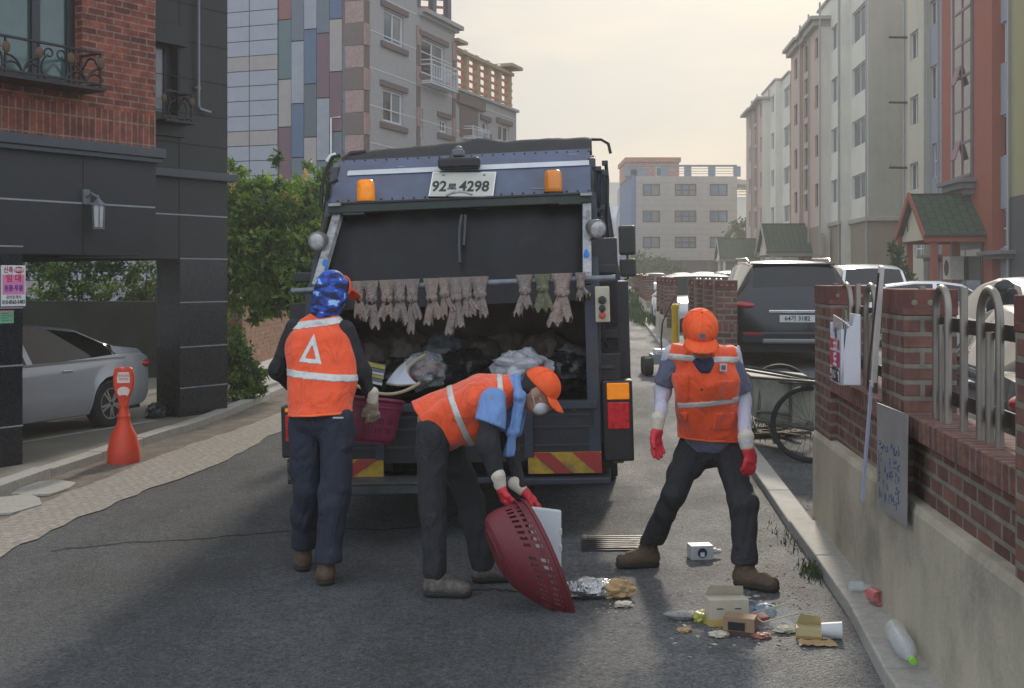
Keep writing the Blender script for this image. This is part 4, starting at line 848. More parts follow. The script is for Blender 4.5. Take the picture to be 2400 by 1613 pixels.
# striped boards
def board(x0, x1, y0, y1, sl, cuts):
    yl = -.045; a = tf(x0, y1, yl); b = tf(x1, y0, yl); w_ = b[0] - a[0]; h_ = b[1] - a[1]; mb = MB(); mb.box(a[0], b[0], yl, yl + .02, a[1], b[1], 1); n = 0
    for (p, q) in cuts:                       # slanted red bands clipped to the board
        pts = []
        def cl(px): return min(max(px, 0), 1)
        poly = [(p, 0), (q, 0), (q + sl, 1), (p + sl, 1)]
        # clip in x
        out = []
        for side in (0, 1):
            res = []; src = poly if side == 0 else out
            for (ax, ay), (bx, by) in zip(src, src[1:] + src[:1]):
                ia = ax >= 0 if side == 0 else ax <= 1; ib = bx >= 0 if side == 0 else bx <= 1
                if ia: res.append((ax, ay))
                if ia != ib: t = ((0 if side == 0 else 1) - ax) / (bx - ax); res.append((0. if side == 0 else 1., ay + (by - ay) * t))
            out = res
        if len(out) > 2: mb.poly([(a[0] + w_ * x, yl - .003, a[1] + h_ * z) for x, z in out], 0)
    return mb.build('striped_board', [mat('board_red', lin(158, 44, 40), .5, var=.2, vs=20, dirt=.6), mat('board_yellow', lin(172, 140, 40), .5, var=.2, vs=20, dirt=.6)], TR)
board(1204, 1370, 1029, 1080, -.32, [(.37, .62), (.92, 1.3)]); board(700, 873, 1046, 1092, .38, [(-.2, .08), (.3, .56)])
mb = MB(); a = tf(1168, 1101, -.02); b = tf(1392, 1083, -.02); mb.box(a[0], b[0], -.12, .3, a[1], b[1] + .0); a2 = tf(730, 1099, -.02); mb.box(a2[0], a[0], -.03, .3, a[1], b[1]); mb.build('bumper', M_td, TR, bevel=.008)
a = tf(726, 1131, -.25); b = tf(957, 1096, -.25); mb = MB(); mb.box(a[0], b[0], -.27, -.02, a[1] + .01, b[1] - .02); mb.box(a[0], b[0], -.28, -.02, b[1] - .02, b[1]); mb.build('step', mat('worn_step_steel', (.07, .075, .075), .5, .3, var=.4, vs=12, dirt=.5), TR, bevel=.006)
mb = MB()
for k in range(24):
    for v in (368, 458):
        x_ = 775 + k * 24.6; q = onp(x_ + (8 if v < 400 else -6) * (1 - k / 23), v - 24 * k / 23, -.004); mb.ell(q, (.008, .006, .008), 5)
mb.build('bolt', M_tk, TR, smooth=60)
mb = MB()
for (x, v, l_) in ((835, 470, .02), (1210, 500, .05), (905, 380, .03), (1290, 352, .04)):
    q = onp(x, v if v < 440 else 430, -.006); mb.box(q.x - .0, q.x + l_ * 2, q.y - .002, q.y + .004, q.z - .004, q.z + .004)
mb.build('scratched_trim', M_spk, TR)
mb = MB()
for z in (.62, .74, .82): mb.box(xl + .02, xr - .02, -.038, -.03, z, z + .012)
for x in (-.8, -.25, .25, .8): mb.lathe([(.001, -.045), (.016, -.045), (.018, -.03)], (x, 0, .86), 8, 0, 'y')
for x, z in ((1.02, 1.0), (1.02, 1.12), (1.02, .9)): mb.box(x - .07, x + .06, .04, .06, z, z + .02)
mb.build('weld_rib', M_td, TR)
# number plate, camera, beacons, work lights, control box
c = onp(1054, 421, -.03); xa = (onp(1127, 421, -.03) - onp(981, 421, -.03)); wd = xa.length; up = (onp(1054, 395, -.03) - onp(1054, 445, -.03)); hh = up.length * 1.0
xd = xa.normalized(); ud = (up - xd * up.dot(xd)).normalized(); nd = xd.cross(ud)
mb = MB(); q = [c + xd * i * wd / 2 + ud * j * hh / 2 * 1.1 for i, j in ((-1, -1), (1, -1), (1, 1), (-1, 1))]; mb.prism([p - nd * .012 for p in q], nd * .02, 0)
mb.prism([c + nd * .008 + xd * i * (wd / 2 - .008) + ud * j * (hh / 2 * 1.1 - .008) for i, j in ((-1, -1), (1, -1), (1, 1), (-1, 1))], nd * .002, 1)
text_into(mb, '92', .15, c + nd * .01 - xd * wd * .355 - ud * hh * .14, xd, ud, 2, .001, squeeze=.74, bold=.004); text_into(mb, '로', .075, c + nd * .01 - xd * wd * .155 - ud * hh * .16, xd, ud, 2, .001, bold=.003); text_into(mb, '4298', .15, c + nd * .01 + xd * wd * .19 - ud * hh * .14, xd, ud, 2, .001, squeeze=.74, bold=.004)
for s in (-1, 1): mb.ell(c + nd * .01 + xd * s * wd * .32 + ud * hh * .38, (.011, .008, .011), 6, 3)
mb.build('number_plate', [M_chrome, mat('plate_ivory', lin(186, 184, 170), .5, var=.08, dirt=.15), mat('plate_ink', (.02, .02, .022), .5), mat('plate_bolt', (.2, .2, .19), .5)], TR)
def onbox(x0, x1, y0, y1, dy, d, name, m, bv=.01): a = onp(x0, y1, dy); b = onp(x1, y0, dy); yy = min(a.y, b.y); mb = MB(); mb.box(a.x, b.x, yy - d, yy + .02, a.z, b.z); return mb.build(name, m, TR, bevel=bv)
o = onbox(1001, 1097, 362, 388, -.02, .1, 'rear_camera', M_black, .02)
a = onp(1032, 358, -.05); b = onp(1058, 338, -.05); mb = MB(); mb.box(a.x, b.x, a.y - .08, a.y + .08, a.z, b.z - .015); mb.lathe([(.035, -.02), (.03, .01), (.001, .02)], ((a.x + b.x) / 2, a.y, b.z), 12); mb.build('camera_mount', mat('grey_plastic', (.13, .13, .14), .5), o, bevel=.01)
mb = MB(); mb.tube([t3(1016, 446, .5), t3(1030, 440, .48), t3(1045, 437, .47), t3(1060, 438, .48), t3(1076, 444, .5)], .009, 6); mb.build('handle', M_spk, TR, smooth=60)
for (x, y, lit) in ((834, 455, 1), (1261, 434, 0)):
    p = onp(x, y, -.09); mb = MB(); mb.lathe([(.062, -.012), (.066, 0), (.066, .02), (.064, .09), (.06, .13), (.045, .145), (.001, .148)], p, 24); o = mb.build('beacon', M_amberL if lit else M_amber, TR, smooth=50)
    mb = MB(); mb.lathe([(.07, -.03), (.072, -.012), (.06, -.01)], p, 24); mb.build('beacon_base', M_black, o, smooth=50)
for (x, y, dx, dz) in ((724, 549, -.25, -.12), (1359, 521, .5, -.25)):
    p = t3(x, y, .3); d = Vector((dx, -1, dz)).normalized(); Q = d.to_track_quat('Z', 'Y').to_matrix().to_4x4(); mb = MB(); mb.T = Matrix.Translation(p) @ Q
    mb.lathe([(.02, -.09), (.05, -.075), (.062, -.03), (.066, .0), (.066, .02), (.058, .022)], (0, 0, 0), 22); o = mb.build('work_light', mat('lamp_grey', (.22, .22, .22), .45, .4, var=.2), TR, smooth=50)
    mb = MB(); mb.T = Matrix.Translation(p) @ Q; mb.lathe([(.058, .018), (.05, .026), (.03, .032), (.001, .034)], (0, 0, 0), 22); mb.build('lens', mat('clear_lamp_lens', (.42, .42, .4), .15, var=.4, vs=30, spec=.9), o, smooth=60)
    mb = MB(); mb.T = Matrix(); mb.tube([p - d * .07, p - d * .07 + Vector((-dx * .1, .03, -.08))], .012, 6); mb.build('bracket', M_black, o)
o = hou('control_box', 1357, 1388, 652, 735, -.04, .07, mat('ivory_control_box', lin(178, 172, 148), .5, var=.06, dirt=.4), .008)
for (y, r, m) in ((684, .024, M_black), (703, .02, M_black), (719, .02, mat('red_button', lin(180, 60, 56), .4))):
    p = t3(1372, y, -.05); mb = MB(); mb.lathe([(r * 1.15, .014), (r * 1.15, .0), (r, -.012), (r * .9, -.024), (.001, -.026)], p, 16, 0, 'y'); mb.build('button', m, o, smooth=50)
mb = MB(); mb.tube([t3(1375, 735, -.01), t3(1376, 755, .0), t3(1378, 775, .02), t3(1384, 790, .1)], .012, 6); mb.build('cable', M_rubber, TR)
# tarpaulin over the roof
tp_ = [(785, 368), (800, 352), (830, 347), (900, 338), (975, 332), (1040, 325), (1090, 317), (1150, 320), (1240, 316), (1335, 311), (1352, 316)]
def ztop(x, yl, dz=0):
    for (a, b), (c_, d) in zip(tp_, tp_[1:]):
        p = tf(a, b, 1.35); q = tf(c_, d, 1.35)
        if p[0] <= x <= q[0]: return p[1] + (q[1] - p[1]) * (x - p[0]) / (q[0] - p[0])
    return tf(1345, 316, 1.35)[1]
mb = MB(); rows = []; x0, x1 = tf(789, 366, 1.3)[0], tf(1348, 318, 1.3)[0]
for i in range(34):
    f = i / 33; y = 1.13 + f * f * 3.4; row = []
    for k in range(71):
        x = x0 + (x1 - x0) * k / 70; base = tl_[1] + (tr_[1] - tl_[1]) * k / 70 - .01; zt = max(ztop(x, 1.3), base + .005)
        rr_ = sm(min(1, (y - 1.13) / .22)); fold = .018 * noise.noise(Vector((x * 5 + y * 3, y * 2, 0))) + .012 * abs(noise.noise(Vector((x * 9 - y * 9, y * 3, 4))))
        row.append((x, y, base + (zt - base) * rr_ + fold * rr_ - .1 * max(0, f - .5)))
    rows.append(row)
mb.grid(rows); mb.build('tarpaulin', mat('dusty_black_tarpaulin', (.028, .028, .03), .75, var=.4, vs=4, bump=.2, bs=25, dirt=.2), TR, smooth=180)
mb = MB()
mb.tube([t3(1345, 318, 1.4), t3(1370, 318, 1.4), t3(1386, 328, 1.4), t3(1391, 350, 1.4)], .012, 6); mb.tube([t3(835, 347, 1.3), t3(800, 350, 1.3), t3(782, 364, 1.3), t3(770, 400, 1.1)], .02, 6); mb.build('roof_bar', M_black, TR, smooth=60)
for pts, m in (([(776, 354), (758, 358), (742, 390), (733, 430), (731, 470), (745, 482)], M_tk), ([(770, 410), (750, 420), (742, 470), (735, 520)], M_rubber), ([(1365, 390), (1372, 400), (1371, 450), (1366, 480), (1372, 510), (1378, 560)], M_td), ([(1352, 380), (1358, 395), (1358, 440), (1362, 500)], M_tk), ([(1380, 370), (1384, 410), (1383, 500), (1390, 560)], M_tk), ([(1378, 560), (1380, 640)], M_td)):
    mb = MB(); mb.tube([t3(x, y, .8) for x, y in pts], .014, 6); mb.build('hose', m, TR, smooth=60)
mb = MB()
for (x, y) in ((1363, 385), (1378, 372), (1360, 480), (1372, 475), (1366, 500), (1378, 395)): p = t3(x, y, .78); mb.box(p.x - .022, p.x + .022, p.y - .03, p.y + .02, p.z - .018, p.z + .018)
mb.build('hose_clamp', M_td, TR, bevel=.005)
mb = MB(); p = t3(765, 353, 1.3); mb.tube([p, p + Vector((-.04, 0, -.01)), p + Vector((-.07, 0, -.05))], .02, 8); mb.build('hose_end', M_white, TR, smooth=60)
mb = MB(); mb.ell(t3(1336, 585, .2), (.018, .01, .055), 8); mb.build('blue_tag', mat('blue_plastic_tag', lin(40, 120, 200), .5), TR, smooth=60)
mb = MB(); mb.ell(t3(741, 606, .2), (.018, .01, .055), 8); mb.build('blue_tag', MATS['blue_plastic_tag'], TR, smooth=60)
# rags and work gloves knotted on the bar
def rag(xc, yb, wpx, mt, seed, lab):
    rr = random.Random(seed); top = t3(xc, 650 - (xc - 830) * .038, -.0); ln = (tf(xc, 652, 0)[1] - tf(xc, yb, 0)[1]); W = (tf(xc + wpx, 650, 0)[0] - tf(xc, 650, 0)[0]) * rr.uniform(1.15, 1.45); sway = rr.uniform(-.025, .025); mb = MB()
    def loft(x0, x1, zA, zB, wA, wM, wB, thick, k):
        rings = []
        for i in range(11):
            f = i / 10; wv = (wA * (1 - f / .35) + wM * f / .35) if f < .35 else (wM + (wB - wM) * ((f - .35) / .65) ** .7); cx = x0 + (x1 - x0) * f; z = zA + (zB - zA) * f; ring = []
            for j in range(22):
                a = 2 * math.pi * j / 22; cr_ = 1 + .3 * math.sin(a * 5 + k + f * 2) * min(1, .3 + f) ; ring.append((cx + math.cos(a) * wv / 2 * (1 + .06 * math.sin(j * 2.4 + k)), -.028 + math.sin(a) * thick * cr_ * (.8 + .5 * f), z + (.02 * math.sin(j * 5 / 22 * 6.283 + k * 3) - .01 * math.sin(j * 1.3 + k) if i == 10 else 0)))
            rings.append(ring)
        mb.grid(rings, closed=True); mb.poly(rings[-1]); mb.poly(rings[0])
    kz = -.36 * ln
    loft(0, 0, .03, kz, W * .9, W * .75, W * .5, .03, seed); mb.ell((0, -.035, kz * .85), (W * .34, .035, .035), 10)
    loft(0, sway - W * .3 + .01 * rr.random(), kz * .9, -ln * (.72 + .3 * rr.random()), W * .35, W * .46, W * (.42 + .25 * rr.random()), .022, seed + 2)
    loft(.0, sway + W * .32 + .02 * (rr.random() - .5), kz * .85, -ln * (.65 + .35 * rr.random()), W * .35, W * .44, W * (.4 + .25 * rr.random()), .024, seed + 5)
    o = mb.build('work_rag', mt, smooth=60); o.matrix_world = TM @ Matrix.Translation(top); tag(o, lab, 'rag', 'work rags knotted on the bar of the truck'); return o
def knit(n, c): return mat(n, lin(*c), .95, var=.3, vs=30, bump=.8, bs=90, dirt=.45)
K1, K2, K3, K4 = knit('greybrown_knit', (142, 130, 122)), knit('tan_knit', (150, 134, 122)), knit('olive_knit', (112, 114, 90)), knit('pinkish_knit', (156, 138, 128))
orde = 'first second third fourth fifth sixth seventh eighth ninth tenth eleventh twelfth thirteenth fourteenth'.split()
for i, (x, yb, w_, k, lab) in enumerate(((818, 740, 30, K2, 'brown rag on the bar behind the blue hooded worker, first of the row'), (848, 752, 34, K1, 'grey brown rag knotted on the bar, second from the left end'), (883, 758, 34, K2, 'tan rag on the bar, third from the left end'), (912, 756, 30, K1, 'grey brown rag on the bar, fourth from the left end'), (940, 766, 32, K1, 'long dangling grey rag with a rolled end, last before the first gap'),
    (985, 762, 34, K2, 'tan rag on the bar, first after the gap in the middle'), (1014, 738, 28, K2, 'short tan rag on the bar, second after the middle gap'), (1040, 768, 32, K1, 'longest rag of the middle bunch, hanging in narrow folds'), (1064, 752, 30, K1, 'grey brown rag, fourth of the middle bunch'), (1093, 752, 40, K1, 'wide flared grey brown rag, last of the middle bunch'),
    (1196, 738, 38, K1, 'wide grey rag alone left of the olive one'), (1236, 724, 34, K3, 'olive green rag on the bar'), (1280, 760, 40, K4, 'long pinkish rag right of the olive one'), (1322, 712, 22, K1, 'small grey rag at the right end of the bar'))): rag(x, yb, w_, k, i * 3 + 1, lab)
# rubbish lying in the hopper
def crumple(name, c, r, m, seed, lab, cat, amp=.35, sq=1., n=22, local=True, frq=2.2):
    mb = MB(); c = Vector(c); rings = []
    for i in range(n + 1):
        ph = math.pi * i / n; ring = []
        for j in range(n * 2):
            a = math.pi * j / n; d = Vector((math.sin(ph) * math.cos(a), math.sin(ph) * math.sin(a), -math.cos(ph)))
            k = 1 + amp * (noise.noise(d * frq + Vector((seed, 0, 0))) + .5 * abs(noise.noise(d * frq * 2.7 + Vector((0, seed, 0)))) + .2 * noise.noise(d * frq * 6))
            ring.append((c[0] + d.x * r[0] * k, c[1] + d.y * r[1] * k, c[2] + d.z * r[2] * k * sq))
        rings.append(ring)
    mb.grid(rings, closed=True); o = mb.build(name, m, smooth=35)
    if local: o.matrix_world = TM
    return tag(o, lab, cat)
M_bagc = mat('clear_plastic_film', (.5, .52, .52), .2, var=.35, vs=14, alpha=.45, bump=.6, bs=18, spec=.8); M_bagw = mat('white_plastic_film', (.5, .51, .53), .3, var=.3, vs=12, alpha=.8, bump=.5, bs=18); M_bagk = mat('black_bag_film', (.014, .014, .015), .3, var=.2, bump=.5, bs=14)
p = t3(965, 845, .35); crumple('plastic_bag', p, (.15, .15, .12), M_bagc, 3, 'clear plastic bag of red packaging in the hopper', 'bag')
for k, (dx, dz, c_, lb) in enumerate(((-.04, -.01, (170, 40, 40), 'red can inside the clear bag, tilted'), (.05, .03, (150, 60, 40), 'rust red carton inside the clear bag'))):
    mb = MB(); mb.T = Matrix.Translation(p + Vector((dx, 0, dz))) @ Matrix.Rotation(.9 + k, 4, 'Y'); mb.lathe([(.001, -.07), (.03, -.065), (.032, .06), (.025, .07), (.001, .07)], (0, 0, 0), 14); o = mb.build('can', mat('can_%d' % k, lin(*c_), .3, .3, var=.2), smooth=40); o.matrix_world = TM; tag(o, lb, 'can')
p = t3(1190, 838, .3); crumple('plastic_bag', p, (.19, .16, .12), M_bagw, 8, 'white translucent bag in the hopper behind the orange cap', 'bag')
mb = MB(); mb.T = Matrix.Translation(t3(1215, 840, .25)) @ Matrix.Rotation(.2, 4, 'Y'); mb.box(-.07, .07, -.05, .05, -.05, .05); o = mb.build('carton', mat('dark_pink_card', lin(120, 60, 76), .7), bevel=.005); o.matrix_world = TM; tag(o, 'dark pink carton inside the white translucent bag', 'box')
for k, (x, y, yl, r, lb) in enumerate(((1060, 850, .55, .2, 'black bin bag in the hopper between the clear and the white bags'), (1290, 850, .5, .18, 'black bin bag at the right end of the hopper'), (900, 850, .7, .2, 'black bin bag deep in the hopper behind the white foam sheet'))):
    crumple('bin_bag', t3(x, y, yl), (r * 1.2, r, r * .75), M_bagk, 11 + k, lb, 'bag')
for k, (x, y, yl, r, c_, lb) in enumerate(((830, 800, .6, .17, (70, 60, 54), 'brown stained sack at the left of the hopper heap'), (920, 790, .75, .2, (84, 76, 70), 'grey brown sack high on the hopper heap above the foam sheet'), (1010, 800, .7, .17, (96, 100, 104), 'grey translucent bag in the middle of the hopper heap'), (1090, 805, .7, .18, (62, 56, 52), 'dark brown sack in the hopper behind the bending worker'), (1150, 788, .8, .18, (90, 80, 70), 'tan grey sack high in the hopper right of the middle'), (1240, 800, .7, .19, (76, 62, 56), 'brown sack above the white translucent bag'), (1305, 815, .6, .14, (100, 98, 96), 'pale grey bag against the right hopper wall'))):
    crumple('rubbish_sack', t3(x, y + 12, yl), (r, r * .8, r * .85), mat('sack_%d' % k, lin(*c_), .55, var=.5, vs=9, bump=.5, bs=16), 50 + k, lb, 'bag', n=16)
p = t3(850, 848, .12); mb = MB(); mb.T = Matrix.Translation(p) @ Matrix.Rotation(.25, 4, 'Y') @ Matrix.Rotation(.2, 4, 'Z')
for k in range(6): mb.box(-.07 + .004 * (k % 3), .075 - .003 * (k % 2), -.06, .06, -.07 + k * .022, -.052 + k * .022, k % 3)
o = mb.build('magazine_stack', [mat('mag_white', (.5, .5, .48), .5), mat('mag_grey', (.15, .16, .17), .5), mat('mag_yellow', lin(170, 160, 90), .5)]); o.matrix_world = TM; tag(o, 'bundle of magazines in the hopper beside the white foam sheet', 'magazines')
# big white foam sheet with tan edge, curled
mb = MB(); path = [(985, 806, .5), (955, 806, .42), (930, 815, .36), (915, 835, .33), (905, 862, .3)]
def foam(rows, name='foam_sheet'):
    mb = MB(); mb.grid(rows); return mb
mb.grid([[t3(800 + 155 * f, 868 + 38 * math.sin(f * 2.2) * 1.0 - 30 * f * f, -.02 + .1 * f + g_ * .3) for g_ in (0, .4, .8, 1.)] for f in [i / 16 for i in range(17)]])
mb.grid([[t3(880 + 66 * f, 872 - 66 * f ** .8, .1 + .28 * f), t3(905 + 40 * f - 14 * math.sin(f * 3), 877 - 50 * f ** .9, .12 + .2 * f), t3(950 - 34 * math.sin(f * 3.1) + 20 * f, 874 - 70 * f, .1 + .1 * f)] for f in [i / 16 for i in range(17)]])
o = mb.build('foam_sheet', [mat('white_foam', (.55, .57, .62), .6, var=.06), mat('tan_edge', lin(176, 160, 128), .8)], smooth=180, solid=.022); o.modifiers['s'].material_offset_rim = 1; o.matrix_world = TM; tag(o, 'big curled white foam sheet with tan edge lying on the hopper sill', 'foam sheet')
# ---------------------------------------------------------------- figures: smooth distance-field surfaces meshed by surface nets
def nets(fn, lo, hi, h):
    ax = [np.arange(lo[i], hi[i] + h, h, dtype=np.float32) for i in range(3)]
    X, Y, Z = np.meshgrid(*ax, indexing='ij'); Fv = fn(X, Y, Z).astype(np.float32); s = Fv < 0
    n = [len(a) - 1 for a in ax]; acc = np.zeros(n + [3], np.float32); cnt = np.zeros(n, np.float32)
    for d in range(3):
        o = [q for q in range(3) if q != d]
        for b in (0, 1):
            for c in (0, 1):
                s0 = [None] * 3; s1 = [None] * 3
                s0[d] = slice(0, n[d]); s1[d] = slice(1, n[d] + 1)
                s0[o[0]] = s1[o[0]] = slice(b, n[o[0]] + b); s0[o[1]] = s1[o[1]] = slice(c, n[o[1]] + c)
                f0, f1 = Fv[tuple(s0)], Fv[tuple(s1)]; m = (f0 < 0) != (f1 < 0); t = np.where(m, f0 / np.where(m, f0 - f1, 1), 0)
                acc[..., d] += np.where(m, t, 0); acc[..., o[0]] += m * b; acc[..., o[1]] += m * c; cnt += m
    ok = cnt > 0; idx = -np.ones(n, int); idx[ok] = np.arange(ok.sum()); ii = np.argwhere(ok)
    v = (ii + acc[ok] / cnt[ok][:, None]) * h + np.array(lo)
    fs = []
    for d in range(3):
        a, b = [(1, 2), (2, 0), (0, 1)][d]
        s0 = [slice(1, n[q]) for q in range(3)]; s1 = [slice(1, n[q]) for q in range(3)]; s0[d] = slice(0, n[d]); s1[d] = slice(1, n[d] + 1)
        e0, e1 = s[tuple(s0)], s[tuple(s1)]; ch = np.argwhere(e0 != e1); off = np.array([0 if q == d else 1 for q in range(3)]); base = ch + off
        fl = e0[tuple(ch.T)]; da = np.eye(3, dtype=int)[a]; db = np.eye(3, dtype=int)[b]
        q = np.stack([idx[tuple((base - da - db).T)], idx[tuple((base - db).T)], idx[tuple(base.T)], idx[tuple((base - da).T)]], 1)
        q[~fl] = q[~fl][:, ::-1]; fs.append(q)
    return v, np.concatenate(fs)
class Fld:
    """a smooth union of rounded shapes, then cuts and clips"""
    def __init__(s, k=.03): s.k = k; s.it = []; s.cut = []; s.clip = []; s.nz = 0; s.infl = 0; s.pts = []
    def cap(s, a, b, ra, rb, side=None, flat=1.): s.it.append(('c', np.array(a, float), np.array(b, float), ra, rb, None if side is None else np.array(Vector(side).normalized()), flat)); s.pts += [(a, max(ra, rb) * max(1, flat)), (b, max(ra, rb) * max(1, flat))]; return s
    def ell(s, c, r, M=None): s.it.append(('e', np.array(c, float), np.array(r, float), M)); s.pts += [(c, max(r))]; return s
    def box(s, c, r, rd, M=None): s.it.append(('b', np.array(c, float), np.array(r, float), rd, M)); s.pts += [(c, max(r) + rd)]; return s
    def _d(s, it, X, Y, Z):
        if it[0] == 'c':
            _, a, b, ra, rb, sd, fl = it; ab = b - a; L2 = ab @ ab; px, py, pz = X - a[0], Y - a[1], Z - a[2]; t = np.clip((px * ab[0] + py * ab[1] + pz * ab[2]) / L2, 0, 1)
            dx, dy, dz = px - ab[0] * t, py - ab[1] * t, pz - ab[2] * t
            if sd is not None: q = (dx * sd[0] + dy * sd[1] + dz * sd[2]) * (1 - 1 / fl); dx = dx - sd[0] * q; dy = dy - sd[1] * q; dz = dz - sd[2] * q
            return np.sqrt(dx * dx + dy * dy + dz * dz) - (ra + (rb - ra) * t)
        M = it[-1]; c, r = it[1], it[2]; x, y, z = X - c[0], Y - c[1], Z - c[2]
        if M is not None: x, y, z = [x * M[0][i] + y * M[1][i] + z * M[2][i] for i in range(3)]
        if it[0] == 'e':
            k0 = np.sqrt((x / r[0]) ** 2 + (y / r[1]) ** 2 + (z / r[2]) ** 2); k1 = np.sqrt((x / r[0] ** 2) ** 2 + (y / r[1] ** 2) ** 2 + (z / r[2] ** 2) ** 2); return k0 * (k0 - 1) / np.maximum(k1, 1e-6)
        qx, qy, qz = np.abs(x) - r[0], np.abs(y) - r[1], np.abs(z) - r[2]
        return np.sqrt(np.maximum(qx, 0) ** 2 + np.maximum(qy, 0) ** 2 + np.maximum(qz, 0) ** 2) + np.minimum(np.maximum(qx, np.maximum(qy, qz)), 0) - it[3]
    def ev(s, X, Y, Z):
        D = None
        for it in s.it:
            d = s._d(it, X, Y, Z)
            if D is None: D = d
            else: h = np.maximum(s.k - np.abs(D - d), 0) / s.k; D = np.minimum(D, d) - h * h * s.k * .25
        if s.nz: D = D + s.nz * wob(X, Y, Z)
        D = D - s.infl
        for c in s.cut: d = s._d(c, X, Y, Z); h = np.maximum(.012 - np.abs(D + d), 0) / .012; D = np.maximum(D, -d) + h * h * .003
        for (p, n) in s.clip: D = np.maximum(D, (X - p[0]) * n[0] + (Y - p[1]) * n[1] + (Z - p[2]) * n[2])
        return D
    def bounds(s, pad=.03):
        lo = [min(p[i] - r for p, r in s.pts) - pad for i in range(3)]; hi = [max(p[i] + r for p, r in s.pts) + pad for i in range(3)]; return lo, hi
_wv = rng.normal(size=(14, 3)) * np.array([1, 1, .55]); _wp = rng.uniform(0, 6.28, 14)
def wob(X, Y, Z):
    o = 0
    for i, (w_, p) in enumerate(zip(_wv, _wp)):
        f = (14, 22, 34)[i % 3]; o = o + np.sin((X * w_[0] + Y * w_[1] + Z * w_[2]) * f + p) * (1, .7, .45)[i % 3]
    o = o / 4; return -np.abs(o) + .35 + .5 * o
def fmesh(name, fld, m, parent, h=.01, extra=None, lo=None, hi=None, smooth=180):
    b = fld.bounds(); lo = lo or b[0]; hi = hi or b[1]; fn = fld.ev if extra is None else (lambda X, Y, Z: np.maximum(fld.ev(X, Y, Z), extra(X, Y, Z)))
    v, f = nets(fn, lo, hi, h); me = bpy.data.meshes.new(name); me.from_pydata(v.tolist(), [], f.tolist()); me.update(); uv_box(me)
    for q in (m if isinstance(m, (list, tuple)) else [m]): me.materials.append(q)
    me.polygons.foreach_set('use_smooth', [True] * len(me.polygons))
    if smooth < 180: me.set_sharp_from_angle(angle=R(smooth))
    o = bpy.data.objects.new(name, me); COL.objects.link(o); o.parent = parent; return o
def V3(a): return Vector(a)
def frame(f, u): f = V3(f).normalized(); r = f.cross(V3(u)).normalized(); u = r.cross(f); return r, f, u     # right, forward, up
def Mx(r, f, u): return [[r[0], f[0], u[0]], [r[1], f[1], u[1]], [r[2], f[2], u[2]]]
def hand(name, wrist, d, n, side, m, parent, curls=(.35, .4, .45, .5), thumb=.5, cuff=None, spread=.06, L=1., thick=1.12):
    """d: fingers' direction, n: palm normal (fingers curl that way), side: +1 puts the thumb on +d x n"""
    d = V3(d).normalized(); n = (V3(n) - d * V3(n).dot(d)).normalized(); s = d.cross(n) * side; w_ = V3(wrist); f = Fld(.014)
    pal = w_ + d * .045 * L
    f.cap(w_ - d * .02, w_ + d * .02, .026, .028, s, 1.15); f.cap(w_ + d * .02, w_ + d * .075 * L, .021, .019, s, 1.75)
    for i, (ln, c) in enumerate(zip((.072, .08, .074, .06), curls)):
        off = (.033, .011, -.011, -.032)[i]; dd = (d + s * spread * (1.5 - i)).normalized(); p = w_ + d * (.088, .092, .088, .08)[i] * L + s * off; r = (.0098, .0102, .0098, .009)[i] * thick; a = 0
        for k, sg in enumerate((.42, .33, .25)):
            a += c * (.8, 1.1, .9)[k]; q = p + (dd * math.cos(a) + n * math.sin(a)) * ln * L * sg; f.cap(p, q, r, r * .93); p = q; r *= .93
    p = w_ + d * .03 * L + s * .026; td = (d * .75 + s * .75 + n * .3).normalized(); q = p + td * .035 * L; f.cap(p, q, .015 * thick, .0125 * thick); td = (d * .95 + s * (.35 - .3 * thumb) + n * .75 * thumb).normalized(); r_ = q + td * .032 * L; f.cap(q, r_, .0118 * thick, .011 * thick); td = (td + n * .35 - s * .15).normalized(); f.cap(r_, r_ + td * .024 * L, .011 * thick, .009 * thick)
    o = fmesh(name, f, m, parent, .0042)
    if cuff:
        g = Fld(.01); g.cap(w_ - d * .055, w_ - d * .005, .039, .033, s, 1.1); g.nz = .004; fmesh('glove_cuff', g, cuff, o, .006)
    return o
def boot(parent, ankle, toe, m, ms, hgt=.16, name='boot'):
    a, t = V3(ankle), V3(toe); d = Vector((t.x - a.x, t.y - a.y, 0)).normalized(); s = Vector((-d.y, d.x, 0)); z0 = min(t.z, a.z); z0 = gz_abs(parent, a, t); heel = Vector((a.x, a.y, z0)) - d * .055; tip = heel + d * .27
    f = Fld(.03); f.cap(a + Vector((0, 0, .045)), Vector((a.x, a.y, z0 + .07)), .052, .05, s, .95); f.cap(heel + Vector((0, 0, .055)) + d * .03, tip + Vector((0, 0, .045)) - d * .055, .044, .04, s, 1.08); f.cap(a + Vector((0, 0, -.02)), heel + d * .16 + Vector((0, 0, .06)), .045, .036); f.nz = .004
    f.clip.append(((0, 0, z0 + .022), (0, 0, -1))); o = fmesh(name, f, m, parent, .008)
    g = Fld(.02); g.cap(heel + d * .035 + Vector((0, 0, .03)), tip - d * .055 + Vector((0, 0, .03)), .047, .045, s, 1.1); g.clip += [((0, 0, z0 + .03), (0, 0, 1)), ((0, 0, z0 + .001), (0, 0, -1))]; fmesh('sole', g, ms, o, .007)
    g = Fld(.01)
    for k in range(4): c = a + d * (.05 + .022 * k) + Vector((0, 0, .03 - .03 * k)); g.cap(c - s * .022, c + s * .022, .005, .005)
    fmesh('laces', g, M_lace, o, .005)
    return o
def gz_abs(parent, a, t): w_ = parent.location; x, y = (a.x + t.x) / 2 + w_.x, (a.y + t.y) / 2 + w_.y; return gz(x, y) - w_.z
M_lace = mat('boot_laces', (.12, .1, .08), .8)
